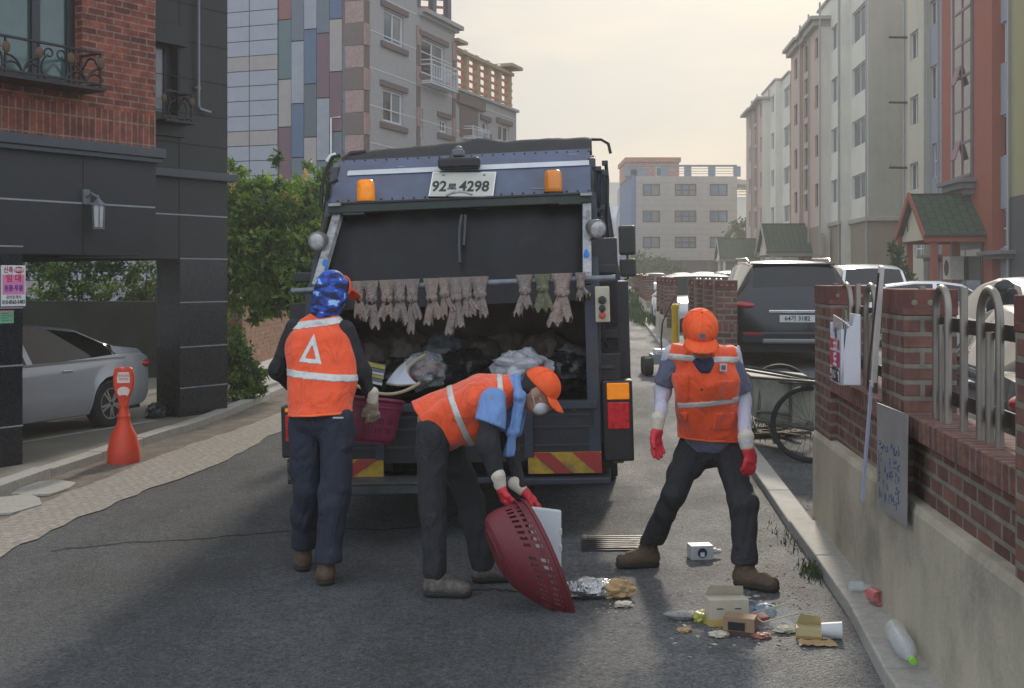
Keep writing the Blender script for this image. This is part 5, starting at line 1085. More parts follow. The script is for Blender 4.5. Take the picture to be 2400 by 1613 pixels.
M_skin = mat('skin', (.36, .2, .13), .5, var=.08, vs=20); M_orv = mat('orange_vest_cloth', (.86, .085, .012), .7, var=.08, vs=9, bump=.25, bs=70, sheen=.3)
M_bind = mat('orange_binding', (.95, .14, .03), .6, var=.05, vs=9); M_refl = mat('silver_reflective_tape', (.6, .59, .55), .35, .15, var=.12, vs=40, dirt=.3); M_wr = None; M_blk = mat('black_cloth', (.016, .017, .02), .85, var=.2, vs=6, bump=.15, bs=60); M_navy = mat('navy_cloth', (.018, .022, .038), .85, var=.2, vs=6, bump=.15, bs=60)
M_ltb = mat('light_blue_cloth', lin(110, 142, 190), .85, var=.08, vs=8, bump=.1, bs=60); M_gry = mat('heather_grey_cloth', lin(98, 102, 122), .9, var=.15, vs=60, bump=.1, bs=90); M_wsl = mat('white_arm_sleeve', lin(186, 182, 196), .7, var=.08, vs=10, bump=.1, bs=50)
M_rgl = mat('red_rubber_glove', lin(196, 40, 52), .55, var=.15, vs=18, bump=.15, bs=70); M_cuf = mat('cream_knit_cuff', lin(206, 196, 176), .9, var=.1, vs=30, bump=.4, bs=120); M_cap = mat('orange_cap_cloth', (.9, .11, .02), .75, var=.06, vs=9, bump=.2, bs=90); M_boot = mat('brown_boot_leather', lin(84, 66, 48), .75, var=.5, vs=22, bump=.5, bs=30, dirt=.7)
M_sole = mat('dark_sole', (.02, .018, .016), .8); M_shoe = mat('grey_shoe', (.12, .1, .085), .75, var=.7, vs=26, bump=.4, bs=40, dirt=.6); M_mask = mat('white_mask', (.62, .63, .64), .8, var=.04); M_hair = mat('black_hair', (.012, .011, .01), .6, var=.2, bump=.4, bs=150)
M_ptr = mat('charcoal_trousers', (.02, .021, .024), .85, var=.2, vs=6, bump=.15, bs=60)
def camo():
    m = mat('blue_camouflage', (.02, .05, .2), .7, var=0); n = m.node_tree.nodes; l = m.node_tree.links; b = n['Principled BSDF']; t = n.new('ShaderNodeTexCoord'); mp_ = n.new('ShaderNodeMapping'); mp_.inputs['Scale'].default_value = (1, 1, 1.9); l.new(t.outputs['Object'], mp_.inputs[0])
    a = n.new('ShaderNodeTexNoise'); a.inputs['Scale'].default_value = 13; a.inputs['Detail'].default_value = 2; l.new(mp_.outputs[0], a.inputs[0]); r = n.new('ShaderNodeValToRGB'); r.color_ramp.interpolation = 'CONSTANT'; e = r.color_ramp.elements
    e[0].position = 0; e[0].color = lin(14, 22, 58); e[1].position = .45; e[1].color = lin(26, 52, 132); x = e.new(.53); x.color = lin(40, 84, 176); x = e.new(.62); x.color = lin(150, 185, 225); l.new(a.outputs[0], r.inputs[0]); l.new(r.outputs[0], b.inputs['Base Color']); return m
def headf(c, f, u, sc=1.):
    r, f, u = frame(f, u); M = Mx(r, f, u); c = V3(c); g = Fld(.022 * sc)
    A = lambda x, y, z: c + (r * x + f * y + u * z) * sc
    g.ell(A(0, -.012, .025), [.076 * sc, .092 * sc, .088 * sc], M); g.ell(A(0, .03, -.04), [.06 * sc, .062 * sc, .072 * sc], M); g.ell(A(0, .062, -.088), [.024 * sc, .022 * sc, .02 * sc], M)
    g.cap(A(0, .083, .0), A(0, .104, -.03), .008 * sc, .0125 * sc); g.ell(A(0, .08, -.058), [.024 * sc, .012 * sc, .009 * sc], M); g.cap(A(-.03, .072, .018), A(.03, .072, .018), .012 * sc, .012 * sc)
    for s in (-1, 1): g.ell(A(s * .078, -.008, -.012), [.008 * sc, .02 * sc, .032 * sc], M)
    for s in (-1, 1): g.cut.append(('e', np.array(A(s * .03, .094, .003)), np.array([.015, .01, .008]) * sc, M))
    return g, A, (r, f, u)
def eyes(A, p):
    for s in (-1, 1): mb = MB(); mb.ell(A(s * .03, .081, .003), (.009, .009, .006), 8); mb.build('eye', M_black, p, smooth=180)
def cap_obj(A, fr, p, m, sc=1., visor=.085, down=.25):
    r, f, u = fr; M = Mx(r, f, u); g = Fld(.012); g.ell(A(0, -.012, .035), [.09 * sc, .107 * sc, .098 * sc], M); q = A(0, 0, .022); n = (u * -1 + f * -.12).normalized(); g.clip.append((tuple(q), tuple(n))); g.nz = .003
    o = fmesh('cap', g, m, p, .0065)
    vd = (f - u * down).normalized(); vu = r.cross(vd); Mv = Mx(r, vd, vu); g = Fld(.01); g.ell(A(0, .075, .03) + vd * visor * .34, [.09 * sc, visor * .95, .009], Mv); bend = A(0, .05, .03)
    ex = lambda X, Y, Z: 0
    b = g.bounds(.03)
    def fn(X, Y, Z):
        x = (X - bend[0]) * r[0] + (Y - bend[1]) * r[1] + (Z - bend[2]) * r[2]; d = x * x * 3.2
        k = [X + vu[0] * d, Y + vu[1] * d, Z + vu[2] * d]; e = g.ev(*k); back = -((X - bend[0]) * vd[0] + (Y - bend[1]) * vd[1] + (Z - bend[2]) * vd[2]) + .0; return np.maximum(e, back)
    v, fa = nets(fn, b[0], b[1], .0055); me = bpy.data.meshes.new('visor'); me.from_pydata(v.tolist(), [], fa.tolist()); me.materials.append(m); me.polygons.foreach_set('use_smooth', [True] * len(me.polygons)); k = bpy.data.objects.new('visor', me); COL.objects.link(k); k.parent = o
    g2 = MB()
    for k in range(6):
        a = k * math.pi / 3 + .52; g2.tube([A(0, -.012, .035) + (r * math.cos(a) * math.sin(t) * .0905 + f * math.sin(a) * math.sin(t) * .1075 + u * math.cos(t) * .0985) * sc for t in [i * .16 for i in range(1, 10)]], .0016, 4)
    g2.build('cap_seam', m, o)
    mb = MB(); mb.ell(A(0, -.012, .134 * sc), (.007, .007, .004), 8); mb.build('cap_button', m, o, smooth=180)
    return o
def jl(root): return lambda x, y, Y: P(x * 1.0288, y * 1.0288, Y) - root.location
def slab(p, n, h):
    n = V3(n).normalized(); return lambda X, Y, Z: np.abs((X - p[0]) * n[0] + (Y - p[1]) * n[1] + (Z - p[2]) * n[2]) - h
# ---------------------------------------------------------------- worker 1: seen from behind, hands on the basket at the hopper
g0 = Vector((-1.2, 7.05, gz(-1.2, 7.05)))
W_ = empty('person', g0, 0, 'person in blue camouflage hood and orange vest with a silver triangle on the back', 'person'); J = jl(W_)
hd, nk, ch, pv = J(759, 664, 7.36), J(742, 716, 7.3), J(727, 790, 7.24), J(731, 940, 7.08)
sL, sR, eL, eR, wL, wR = J(672, 748, 7.28), J(787, 752, 7.26), J(632, 842, 7.3), J(824, 846, 7.28), J(668, 888, 7.62), J(846, 908, 7.3)
hL, hR, kL, kR, aL, aR = J(697, 960, 7.1), J(766, 960, 7.06), J(700, 1110, 7.1), J(766, 1118, 6.98), J(690, 1258, 7.25), J(742, 1296, 6.9)
tL, tR_ = aL + Vector((-.03, .2, 0)), aR + Vector((-.03, .18, 0)); sd = Vector((1, 0, 0))
fdir = Vector((.62, .72, -.3)); g, A, fr = headf(hd, fdir, (0.1, 0.2, 1)); g.cap(nk - Vector((0, 0, .03)), hd - Vector((0, 0, .06)), .058, .055)
g.k = .03; g.cap(pv, ch, .085, .1, sd, 1.2); g.cap(sL.lerp(sR, .06), sR.lerp(sL, .06), .036, .036); 
for a, b, c, d in ((sL, eL, wL, 0), (sR, eR, wR, 0)): g.cap(a, b, .045, .036); g.cap(b, c, .036, .026)
for a, b, c in ((hL, kL, aL), (hR, kR, aR)): g.cap(a, b, .065, .05); g.cap(b, b.lerp(c, .72), .048, .032)
fmesh('body', g, M_skin, W_, .012); eyes(A, W_)
f = Fld(.035); f.cap(sL, eL, .062, .052); f.cap(eL, wL, .05, .036); f.cap(sR, eR, .063, .052); f.cap(eR, wR, .05, .034); f.cap(pv, ch, .125, .135, sd, 1.3); f.nz = .012; fmesh('shirt', f, M_blk, W_, .009)
f = Fld(.04); sp = (nk - pv).normalized(); f.cap(pv + sp * -.12, ch, .14, .143, sd, 1.36); f.cap(sL + Vector((.03, 0, -.01)), nk, .055, .058); f.cap(sR + Vector((-.03, 0, -.01)), nk, .055, .058); f.nz = .011
f.cut += [('c', np.array(sL + Vector((-.045, 0, .02))), np.array(eL), .068, .075, None, 1), ('c', np.array(sR + Vector((.045, 0, .02))), np.array(eR), .068, .075, None, 1)]
hem = J(720, 947, 7.0); f.clip.append((tuple(hem), tuple((Vector((.05, 0, -1))).normalized()))); vest = fmesh('vest', f, M_orv, W_, .0085)
f.infl = .004
def part(nm, ex, p=vest, m=M_refl, h=.007, lo=None, hi=None): return fmesh(nm, f, m, p, h, ex, lo, hi)
upA = J(715, 738, 7.1); part('reflective_stripe', slab(upA, (-.13, 0, 1), .0225)); lw = J(718, 855, 7.1); part('reflective_stripe', slab(lw, (.09, 0, 1), .022))
ta, tb_, tc_ = J(711, 760, 7.05), J(678, 826, 7.05), J(733, 831, 7.05)
def tri(X, Y, Z):
    P3 = [(q.x, q.z) for q in (ta, tb_, tc_)]; d = None; cx = sum(p[0] for p in P3) / 3; cz = sum(p[1] for p in P3) / 3
    for (ax, az), (bx, bz) in zip(P3, P3[1:] + P3[:1]):
        nx, nz_ = (bz - az), -(bx - ax); L_ = math.hypot(nx, nz_); nx /= L_; nz_ /= L_
        if (cx - ax) * nx + (cz - az) * nz_ > 0: nx, nz_ = -nx, -nz_
        e = (X - ax) * nx + (Z - az) * nz_; d = e if d is None else np.maximum(d, e)
    return np.maximum(np.abs(d + .0135) - .0135, Y - (ch.y))
part('reflective_triangle', tri, h=.006)
f.infl = .0025; part('hem_band', slab(hem, (Vector((.05, 0, -1))).normalized(), .016), m=M_bind, h=.007); f.infl = .004
# hood with cap visor
r, ff, u = fr; g = Fld(.03); g.ell(A(0, -.015, .02), [.098, .112, .108], Mx(r, ff, u)); g.cap(A(0, -.01, -.04), nk + Vector((.0, .0, .02)), .085, .085, sd, 1.15); g.nz = .01; g.cut.append(('e', np.array(A(0, .12, -.02)), np.array([.062, .07, .08]), Mx(r, ff, u))); g.clip.append((tuple(nk + Vector((0, 0, -.02))), (.2, 0, -1))); fmesh('hood', g, camo(), W_, .008)
g = Fld(.01); vd = (ff - u * .35).normalized(); vu = r.cross(vd); g.ell(A(0, .1, .035) + vd * .03, [.085, .075, .009], Mx(r, vd, vu)); g.ell(A(0, .0, .035), [.1, .112, .1], Mx(r, ff, u)); g.cut.append(('e', np.array(A(0, -.02, .03)), np.array([.099, .115, .1]), Mx(r, ff, u))); g.clip.append((tuple(A(0, 0.05, 0)), tuple(-ff))); fmesh('cap', g, M_cap, W_, .006)
f2_ = Fld(.018); f2_.cap(hL, kL, .108, .088); f2_.cap(kL, aL + Vector((0, 0, .0)), .086, .074); f2_.cap(hR, kR, .108, .09); f2_.cap(kR, aR + Vector((0, 0, .0)), .088, .076); f2_.cap(pv + Vector((0, 0, .02)), (hL + hR) / 2, .11, .12, sd, 1.25); f2_.nz = .019; f2_.clip.append(((0, 0, .13), (0, 0, -1))); fmesh('trousers', f2_, M_navy, W_, .0095)
mb = MB(); q = J(770, 952, 6.93); mb.box(q.x - .03, q.x + .03, q.y - .0, q.y + .01, q.z - .004, q.z + .004); mb.build('pocket_piping', M_refl, W_)
boot(W_, aL, tL, M_boot, M_sole); boot(W_, aR, tR_, M_boot, M_sole)
M_wgl = mat('dirty_white_glove', lin(150, 134, 110), .9, var=.35, vs=16, bump=.4, bs=80, dirt=.6)
hand('glove', wR + (wR - eR).normalized() * .02, (.05, .1, -1), (-.4, 1, .1), -1, M_wgl, W_, (.5, .6, .6, .65), .6, cuff=M_cuf)
hand('glove', wL, (.0, .6, -.5), (.5, .6, -.2), 1, M_wgl, W_, (.4, .5, .5, .6), .6, cuff=M_cuf)
# ---------------------------------------------------------------- worker 2: bent over, shaking out a basket
g0 = Vector((-.35, 6.7, gz(-.35, 6.7)))
W_ = empty('person', g0, 0, 'bending person in white mask and orange cap with a light blue towel round the neck', 'person'); J = jl(W_)
pv, ch, nk, hd = J(985, 955, 6.76), J(1090, 918, 6.68), J(1168, 884, 6.67), J(1228, 894, 6.62)
sN, sF, eN, eF, wN, wF = J(1122, 912, 6.5), J(1150, 898, 6.86), J(1108, 1012, 6.44), J(1158, 1010, 6.86), J(1136, 1094, 6.4), J(1186, 1104, 6.6)
hN, hF, kN, kF, aN, aF = J(980, 972, 6.62), J(1005, 985, 6.9), J(985, 1135, 6.6), J(1072, 1140, 6.92), J(992, 1300, 6.57), J(1100, 1290, 6.85)
sd = Vector((.05, 1, 0)); g, A, fr = headf(hd, (.78, -.12, -.62), (.62, -.05, .8)); g.cap(nk - Vector((.02, 0, 0)), hd - fr[2] * .06, .056, .054)
g.k = .03; g.cap(pv, ch, .085, .1, sd, 1.2); g.cap(sN, sF, .04, .04)
for a, b, c in ((sN, eN, wN), (sF, eF, wF)): g.cap(a, b, .034, .033); g.cap(b, c, .033, .025)
for a, b, c in ((hN, kN, aN), (hF, kF, aF)): g.cap(a, b, .065, .05); g.cap(b, b.lerp(c, .72), .048, .032)
fmesh('body', g, M_skin, W_, .01); eyes(A, W_)
r, ff, u = fr; g = Fld(.02); g.ell(A(0, -.03, .03), [.081, .09, .085], Mx(r, ff, u)); g.cap(A(0, -.06, -.02), A(0, -.05, -.05), .05, .04, r, 1.2); g.clip.append((tuple(A(0, .015, 0)), tuple(ff))); fmesh('hair', g, M_hair, W_, .007)
cap_obj(A, fr, W_, M_cap, 1.05, .085, .35)
g = Fld(.015); g.ell(A(0, .043, -.052), [.064, .06, .057], Mx(r, ff, u)); g.clip.append((tuple(A(0, .03, 0)), tuple(-ff))); o = fmesh('mask', g, M_mask, W_, .006)
mb = MB()
for s in (-1, 1): mb.tube([A(s * .05, .055, -.03), A(s * .075, .02, -.01), A(s * .086, -.005, .005)], .0022, 5); mb.tube([A(s * .05, .05, -.08), A(s * .075, .015, -.05), A(s * .086, -.008, -.03)], .0022, 5)
mb.build('mask_strap', M_mask, o)
f = Fld(.035); f.cap(sN.lerp(eN, .45), eN, .052, .048); f.cap(eN, wN, .048, .034); f.cap(sF.lerp(eF, .4), eF, .052, .048); f.cap(eF, wF, .046, .034); f.nz = .01; fmesh('arm_sleeves', f, M_blk, W_, .009)
f = Fld(.035); f.cap(sN + Vector((0, .03, .0)), sN + (eN - sN) * .58, .06, .072, (1, 0, 0), 1.12); f.cap(sF, sF + (eF - sF) * .5, .068, .078); f.cap(pv, ch, .12, .13, sd, 1.28); f.cap(ch, nk, .12, .075, sd, 1.2); f.nz = .012
dn = (eN - sN).normalized(); f.clip.append((tuple(sN + (eN - sN) * .56), tuple((dn + Vector((-.25, 0, 0))).normalized()))); fmesh('shirt', f, M_ltb, W_, .009)
f = Fld(.04); sp = (nk - pv).normalized(); f.cap(pv - sp * .1, ch, .142, .148, sd, 1.34); f.cap(ch, nk - sp * .03, .14, .085, sd, 1.25); f.cap(J(1010, 985, 6.72), J(1075, 965, 6.68), .11, .1, sd, 1.35); f.nz = .014
f.cut += [('c', np.array(sN + Vector((.0, -.05, .03))), np.array(eN + Vector((.02, 0, -.1))), .078, .085, None, 1), ('c', np.array(sF + Vector((.0, .06, .02))), np.array(eF), .075, .08, None, 1)]
hp = J(975, 962, 6.6); hn = Vector((-.77, 0, -.64)); hn = (J(930, 905, 6.6) - J(1035, 1035, 6.6)); hn = Vector((-hn.z, 0, hn.x)).normalized()
if hn.dot(sp) > 0: hn = -hn
f.clip.append((tuple(J(975, 975, 6.6)), tuple(hn))); vest = fmesh('vest', f, M_orv, W_, .0085); f.infl = .004
c1 = J(1042, 938, 6.6); nn_ = (J(1015, 865, 6.6) - J(1070, 1005, 6.6)); nn_ = Vector((-nn_.z, 0, nn_.x)).normalized(); part('reflective_stripe', slab(c1, nn_, .018), vest); c1 = J(1138, 858, 6.7); part('reflective_stripe', slab(c1, (.86, 0, .1), .016), vest)
f2_ = Fld(.018); f2_.cap(hN + Vector((.01, 0, -.03)), kN, .094, .082); f2_.cap(kN, aN, .08, .068); f2_.cap(hF, kF, .1, .082); f2_.cap(kF, aF, .08, .07); f2_.cap(pv + Vector((.03, 0, -.02)), (hN + hF) / 2, .105, .115, sd, 1.25); f2_.nz = .019; f2_.clip.append(((0, 0, .08), (0, 0, -1))); fmesh('trousers', f2_, M_ptr, W_, .0095)
# towel round the neck, hanging down
g = Fld(.02); g.cap(J(1176, 862, 6.66), J(1182, 905, 6.55), .03, .028, sd, 1.6); g.cap(J(1186, 900, 6.55), J(1170, 985, 6.52), .024, .02, (1, 0, 0), 1.6); g.cap(J(1170, 985, 6.52), J(1163, 1035, 6.52), .016, .01, (1, 0, 0), 1.7); g.cap(J(1190, 905, 6.75), J(1178, 985, 6.72), .03, .025, (1, 0, 0), 1.4); g.nz = .01; fmesh('towel', g, M_ltb, W_, .007)
so_ = boot(W_, aN, aN + Vector((.2, -.03, 0)), M_shoe, M_sole, name='shoe'); boot(W_, aF, aF + Vector((.2, .02, 0)), M_shoe, M_sole, name='shoe')
hand('glove', wN + Vector((.01, 0, -.03)), (.25, .1, -1), (.8, .3, .1), 1, M_rgl, W_, (.55, .6, .6, .65), .7, cuff=M_cuf)
hand('glove', wF + Vector((.01, -.0, -.03)), (.75, -.1, -.62), (-.4, -.1, -1), -1, M_rgl, W_, (.3, .3, .35, .4), .6, cuff=M_cuf)
# ---------------------------------------------------------------- worker 3: facing the camera, looking down
g0 = Vector((.98, 6.85, gz(.98, 6.85)))
W_ = empty('person', g0, 0, 'person with legs apart, head down in orange cap, orange vest and long white arm sleeves', 'person'); J = jl(W_)
hd, nk, ch, pv = J(1594, 762, 6.56), J(1600, 806, 6.68), J(1608, 860, 6.74), J(1620, 1000, 6.93)
sL, sR, eL, eR, wL, wR = J(1532, 806, 6.74), J(1668, 810, 6.74), J(1510, 893, 6.8), J(1692, 912, 6.8), J(1500, 965, 6.66), J(1701, 1005, 6.62)
hL, hR, kL, kR, aL, aR = J(1582, 1015, 6.95), J(1657, 1015, 6.92), J(1533, 1128, 6.88), J(1690, 1150, 6.68), J(1478, 1250, 7.12), J(1697, 1308, 6.6)
sd = Vector((1, 0, 0)); g, A, fr = headf(hd, (-.04, -.8, -.58), (0, -.58, .8)); g.cap(nk, hd - Vector((0, 0, .04)), .056, .054)
g.k = .03; g.cap(pv, ch, .085, .1, sd, 1.2); g.cap(sL.lerp(sR, .06), sR.lerp(sL, .06), .036, .036)
for a, b, c in ((sL, eL, wL), (sR, eR, wR)): g.cap(a, b, .034, .033); g.cap(b, c, .033, .025)
for a, b, c in ((hL, kL, aL), (hR, kR, aR)): g.cap(a, b, .065, .05); g.cap(b, b.lerp(c, .72), .048, .032)
fmesh('body', g, M_skin, W_, .01); eyes(A, W_)
r, ff, u = fr; g = Fld(.02); g.ell(A(0, -.03, .025), [.082, .09, .085], Mx(r, ff, u)); g.cap(A(0, -.06, -.02), A(0, -.05, -.05), .05, .04, r, 1.2); g.clip.append((tuple(A(0, .01, 0)), tuple(ff))); fmesh('hair', g, M_hair, W_, .007)
co = cap_obj(A, fr, W_, M_cap, 1.1, .078, .3); q = A(0, .088, .062); n_ = (ff * .9 + u * .45).normalized(); mb = MB(); x_ = n_.cross(r).normalized(); mb.prism([q + r * i * .018 + x_ * j * .017 for i, j in ((-1, -1), (1, -1), (1, 1), (-1, 1))], n_ * .014, 0); mb.prism([q + r * i * .012 + x_ * j * .011 + n_ * .002 for i, j in ((-1, -1), (1, -1), (1, 1), (-1, 1))], n_ * .0135, 1); mb.build('cap_badge', [mat('badge_rim', lin(170, 110, 110), .6), mat('badge_grey', lin(96, 92, 112), .6)], co)
f = Fld(.035); f.cap(sL, eL, .052, .045); f.cap(eL, wL, .045, .031); f.cap(sR, eR, .052, .045); f.cap(eR, wR, .046, .031); f.nz = .008; fmesh('arm_sleeves', f, M_wsl, W_, .009)
f = Fld(.04); f.cap(sL + Vector((.02, 0, -.01)), sL + (eL - sL) * .72, .06, .068); f.cap(sR - Vector((.02, 0, .01)), sR + (eR - sR) * .72, .062, .07); f.cap(pv - Vector((0, 0, .02)), ch, .122, .12, sd, 1.3); f.cap(ch, nk - Vector((0, 0, .06)), .11, .06, sd, 1.4); f.nz = .012
for s_, e_ in ((sL, eL), (sR, eR)): pass
f.clip.append((tuple(pv + Vector((0, 0, -.07))), (0, 0, -1))); 
def ex3(X, Y, Z):
    o = -1.
    for s_, e_ in ((sL, eL), (sR, eR)):
        d = (e_ - s_).normalized(); c = s_ + (e_ - s_) * .8; pl = (X - c.x) * d.x + (Y - c.y) * d.y + (Z - c.z) * d.z; near = np.sqrt((X - e_.x) ** 2 + (Z - e_.z) ** 2) - .13; o = np.maximum(o, np.minimum(pl, -near))
    return o
fmesh('shirt', f, M_gry, W_, .009, ex3)
g = Fld(.015); g.cap(nk + Vector((-.07, -.02, -.0)), nk + Vector((-.015, -.085, -.085)), .018, .014); g.cap(nk + Vector((.07, -.02, -.0)), nk + Vector((.015, -.085, -.085)), .018, .014); g.cap(nk + Vector((0, -.02, -.06)), nk + Vector((-.01, -.062, -.19)), .05, .012, sd, 1.2); g.nz = .006; fmesh('collar', g, mat('dark_navy_collar', lin(44, 46, 74), .85, var=.1), W_, .007)
f = Fld(.04); sp = (nk - pv).normalized(); f.cap(pv - sp * .16, ch, .145, .142, sd, 1.34); f.cap(sL + Vector((.02, 0, -.005)), nk + Vector((-.03, 0, -.01)), .066, .062); f.cap(sR + Vector((-.02, 0, -.005)), nk + Vector((.03, 0, -.01)), .066, .062); f.nz = .012
f.cut += [('c', np.array(sL + Vector((-.075, 0, .02))), np.array(eL + Vector((-.01, 0, 0))), .062, .078, None, 1), ('c', np.array(sR + Vector((.075, 0, .02))), np.array(eR + Vector((.01, 0, 0))), .062, .078, None, 1)]
vp = nk + Vector((.0, -.1, -.02)); vq = J(1588, 905, 6.5); f.cut.append(('c', np.array(vp), np.array(vq), .062, .002, None, 1)); f.cut.append(('c', np.array(vq), np.array(J(1590, 1010, 6.6)), .006, .018, None, 1))
hm = J(1605, 1005, 6.8); f.clip.append((tuple(hm), tuple(Vector((-.06, 0, -1)).normalized()))); vest = fmesh('vest', f, M_orv, W_, .0085); f.infl = .004
fr_ = lambda X, Y, Z: Y - ch.y
def both(a, b): return lambda X, Y, Z: np.maximum(a(X, Y, Z), b(X, Y, Z))
def xr(a, b): return lambda X, Y, Z: np.maximum(a - X, X - b)
part('reflective_stripe', both(slab(J(1605, 816, 6.7), (.05, 0, 1), .018), fr_), vest)
c1 = J(1612, 918, 6.7); part('reflective_stripe', both(slab(c1, (-.12, 0, 1), .016), fr_), vest)
f.infl = .008
for (x0, x1, y0, y1) in ((1630, 1672, 866, 912), (1534, 1570, 852, 915), (1632, 1682, 945, 985), (1542, 1572, 945, 985)):
    a, b = J(x0, y1, 6.62), J(x1, y0, 6.62); part('pocket', both(both(xr(a.x, b.x), lambda X, Y, Z, a=a, b=b: np.maximum(a.z - Z, Z - b.z)), fr_), vest, M_orv)
f.infl = .0025; part('hem_band', slab(hm, Vector((-.06, 0, -1)).normalized(), .014), vest, M_bind)
q = J(1649, 838, 6.565); mb = MB(); mb.box(q.x - .019, q.x + .019, q.y + .01, q.y + .04, q.z - .02, q.z + .02, 0); mb.box(q.x - .012, q.x + .012, q.y + .007, q.y + .02, q.z - .013, q.z + .013, 1); mb.build('vest_badge', [M_refl, mat('badge_grey', (0, 0, 0))], vest)
f2_ = Fld(.018); f2_.cap(hL, kL, .098, .07); f2_.cap(kL, aL, .07, .064); f2_.cap(hR, kR, .098, .072); f2_.cap(kR, aR + Vector((0, 0, .02)), .072, .066); f2_.cap(pv, (hL + hR) / 2, .12, .12, sd, 1.28); f2_.nz = .019; f2_.clip.append(((0, 0, .14), (0, 0, -1))); fmesh('trousers', f2_, M_ptr, W_, .0095)
boot(W_, aL, aL + Vector((-.2, -.03, 0)), M_boot, M_sole); boot(W_, aR, aR + Vector((.15, -.12, 0)), M_boot, M_sole)
hand('glove', wL + Vector((-.005, 0, -.025)), (-.06, -.1, -1), (.6, -.6, 0), 1, M_rgl, W_, (.15, .2, .22, .25), .35, cuff=M_cuf, thick=1.25); hand('glove', wR + Vector((.005, 0, -.03)), (.1, -.15, -1), (-.5, .7, 0), 1, M_rgl, W_, (.3, .35, .4, .4), .4, cuff=M_cuf, thick=1.25)

for nm_ in ('orange_vest_cloth', 'black_cloth', 'navy_cloth', 'light_blue_cloth', 'heather_grey_cloth', 'charcoal_trousers', 'white_arm_sleeve', 'orange_cap_cloth'):   # long soft creases under the weave
    n_ = MATS[nm_].node_tree.nodes; l_n = MATS[nm_].node_tree.links; bs_ = n_['Principled BSDF']; old = bs_.inputs['Normal'].links[0].from_socket if bs_.inputs['Normal'].links else None
    a = n_.new('ShaderNodeTexNoise'); a.inputs['Scale'].default_value = 9; a.inputs['Detail'].default_value = 3; a.inputs['Distortion'].default_value = 1.2; q = n_.new('ShaderNodeMapping'); q.inputs['Rotation'].default_value = (.5, .4, .2); q.inputs['Scale'].default_value = (1, 1, .45); t_ = n_.new('ShaderNodeTexCoord')
    l_n.new(t_.outputs['Object'], q.inputs[0]); l_n.new(q.outputs[0], a.inputs[0]); b2 = n_.new('ShaderNodeBump'); b2.inputs['Strength'].default_value = .8; b2.inputs['Distance'].default_value = .05; l_n.new(a.outputs[0], b2.inputs['Height'])
    if old: l_n.new(old, b2.inputs['Normal'])
    l_n.new(b2.outputs[0], bs_.inputs['Normal'])
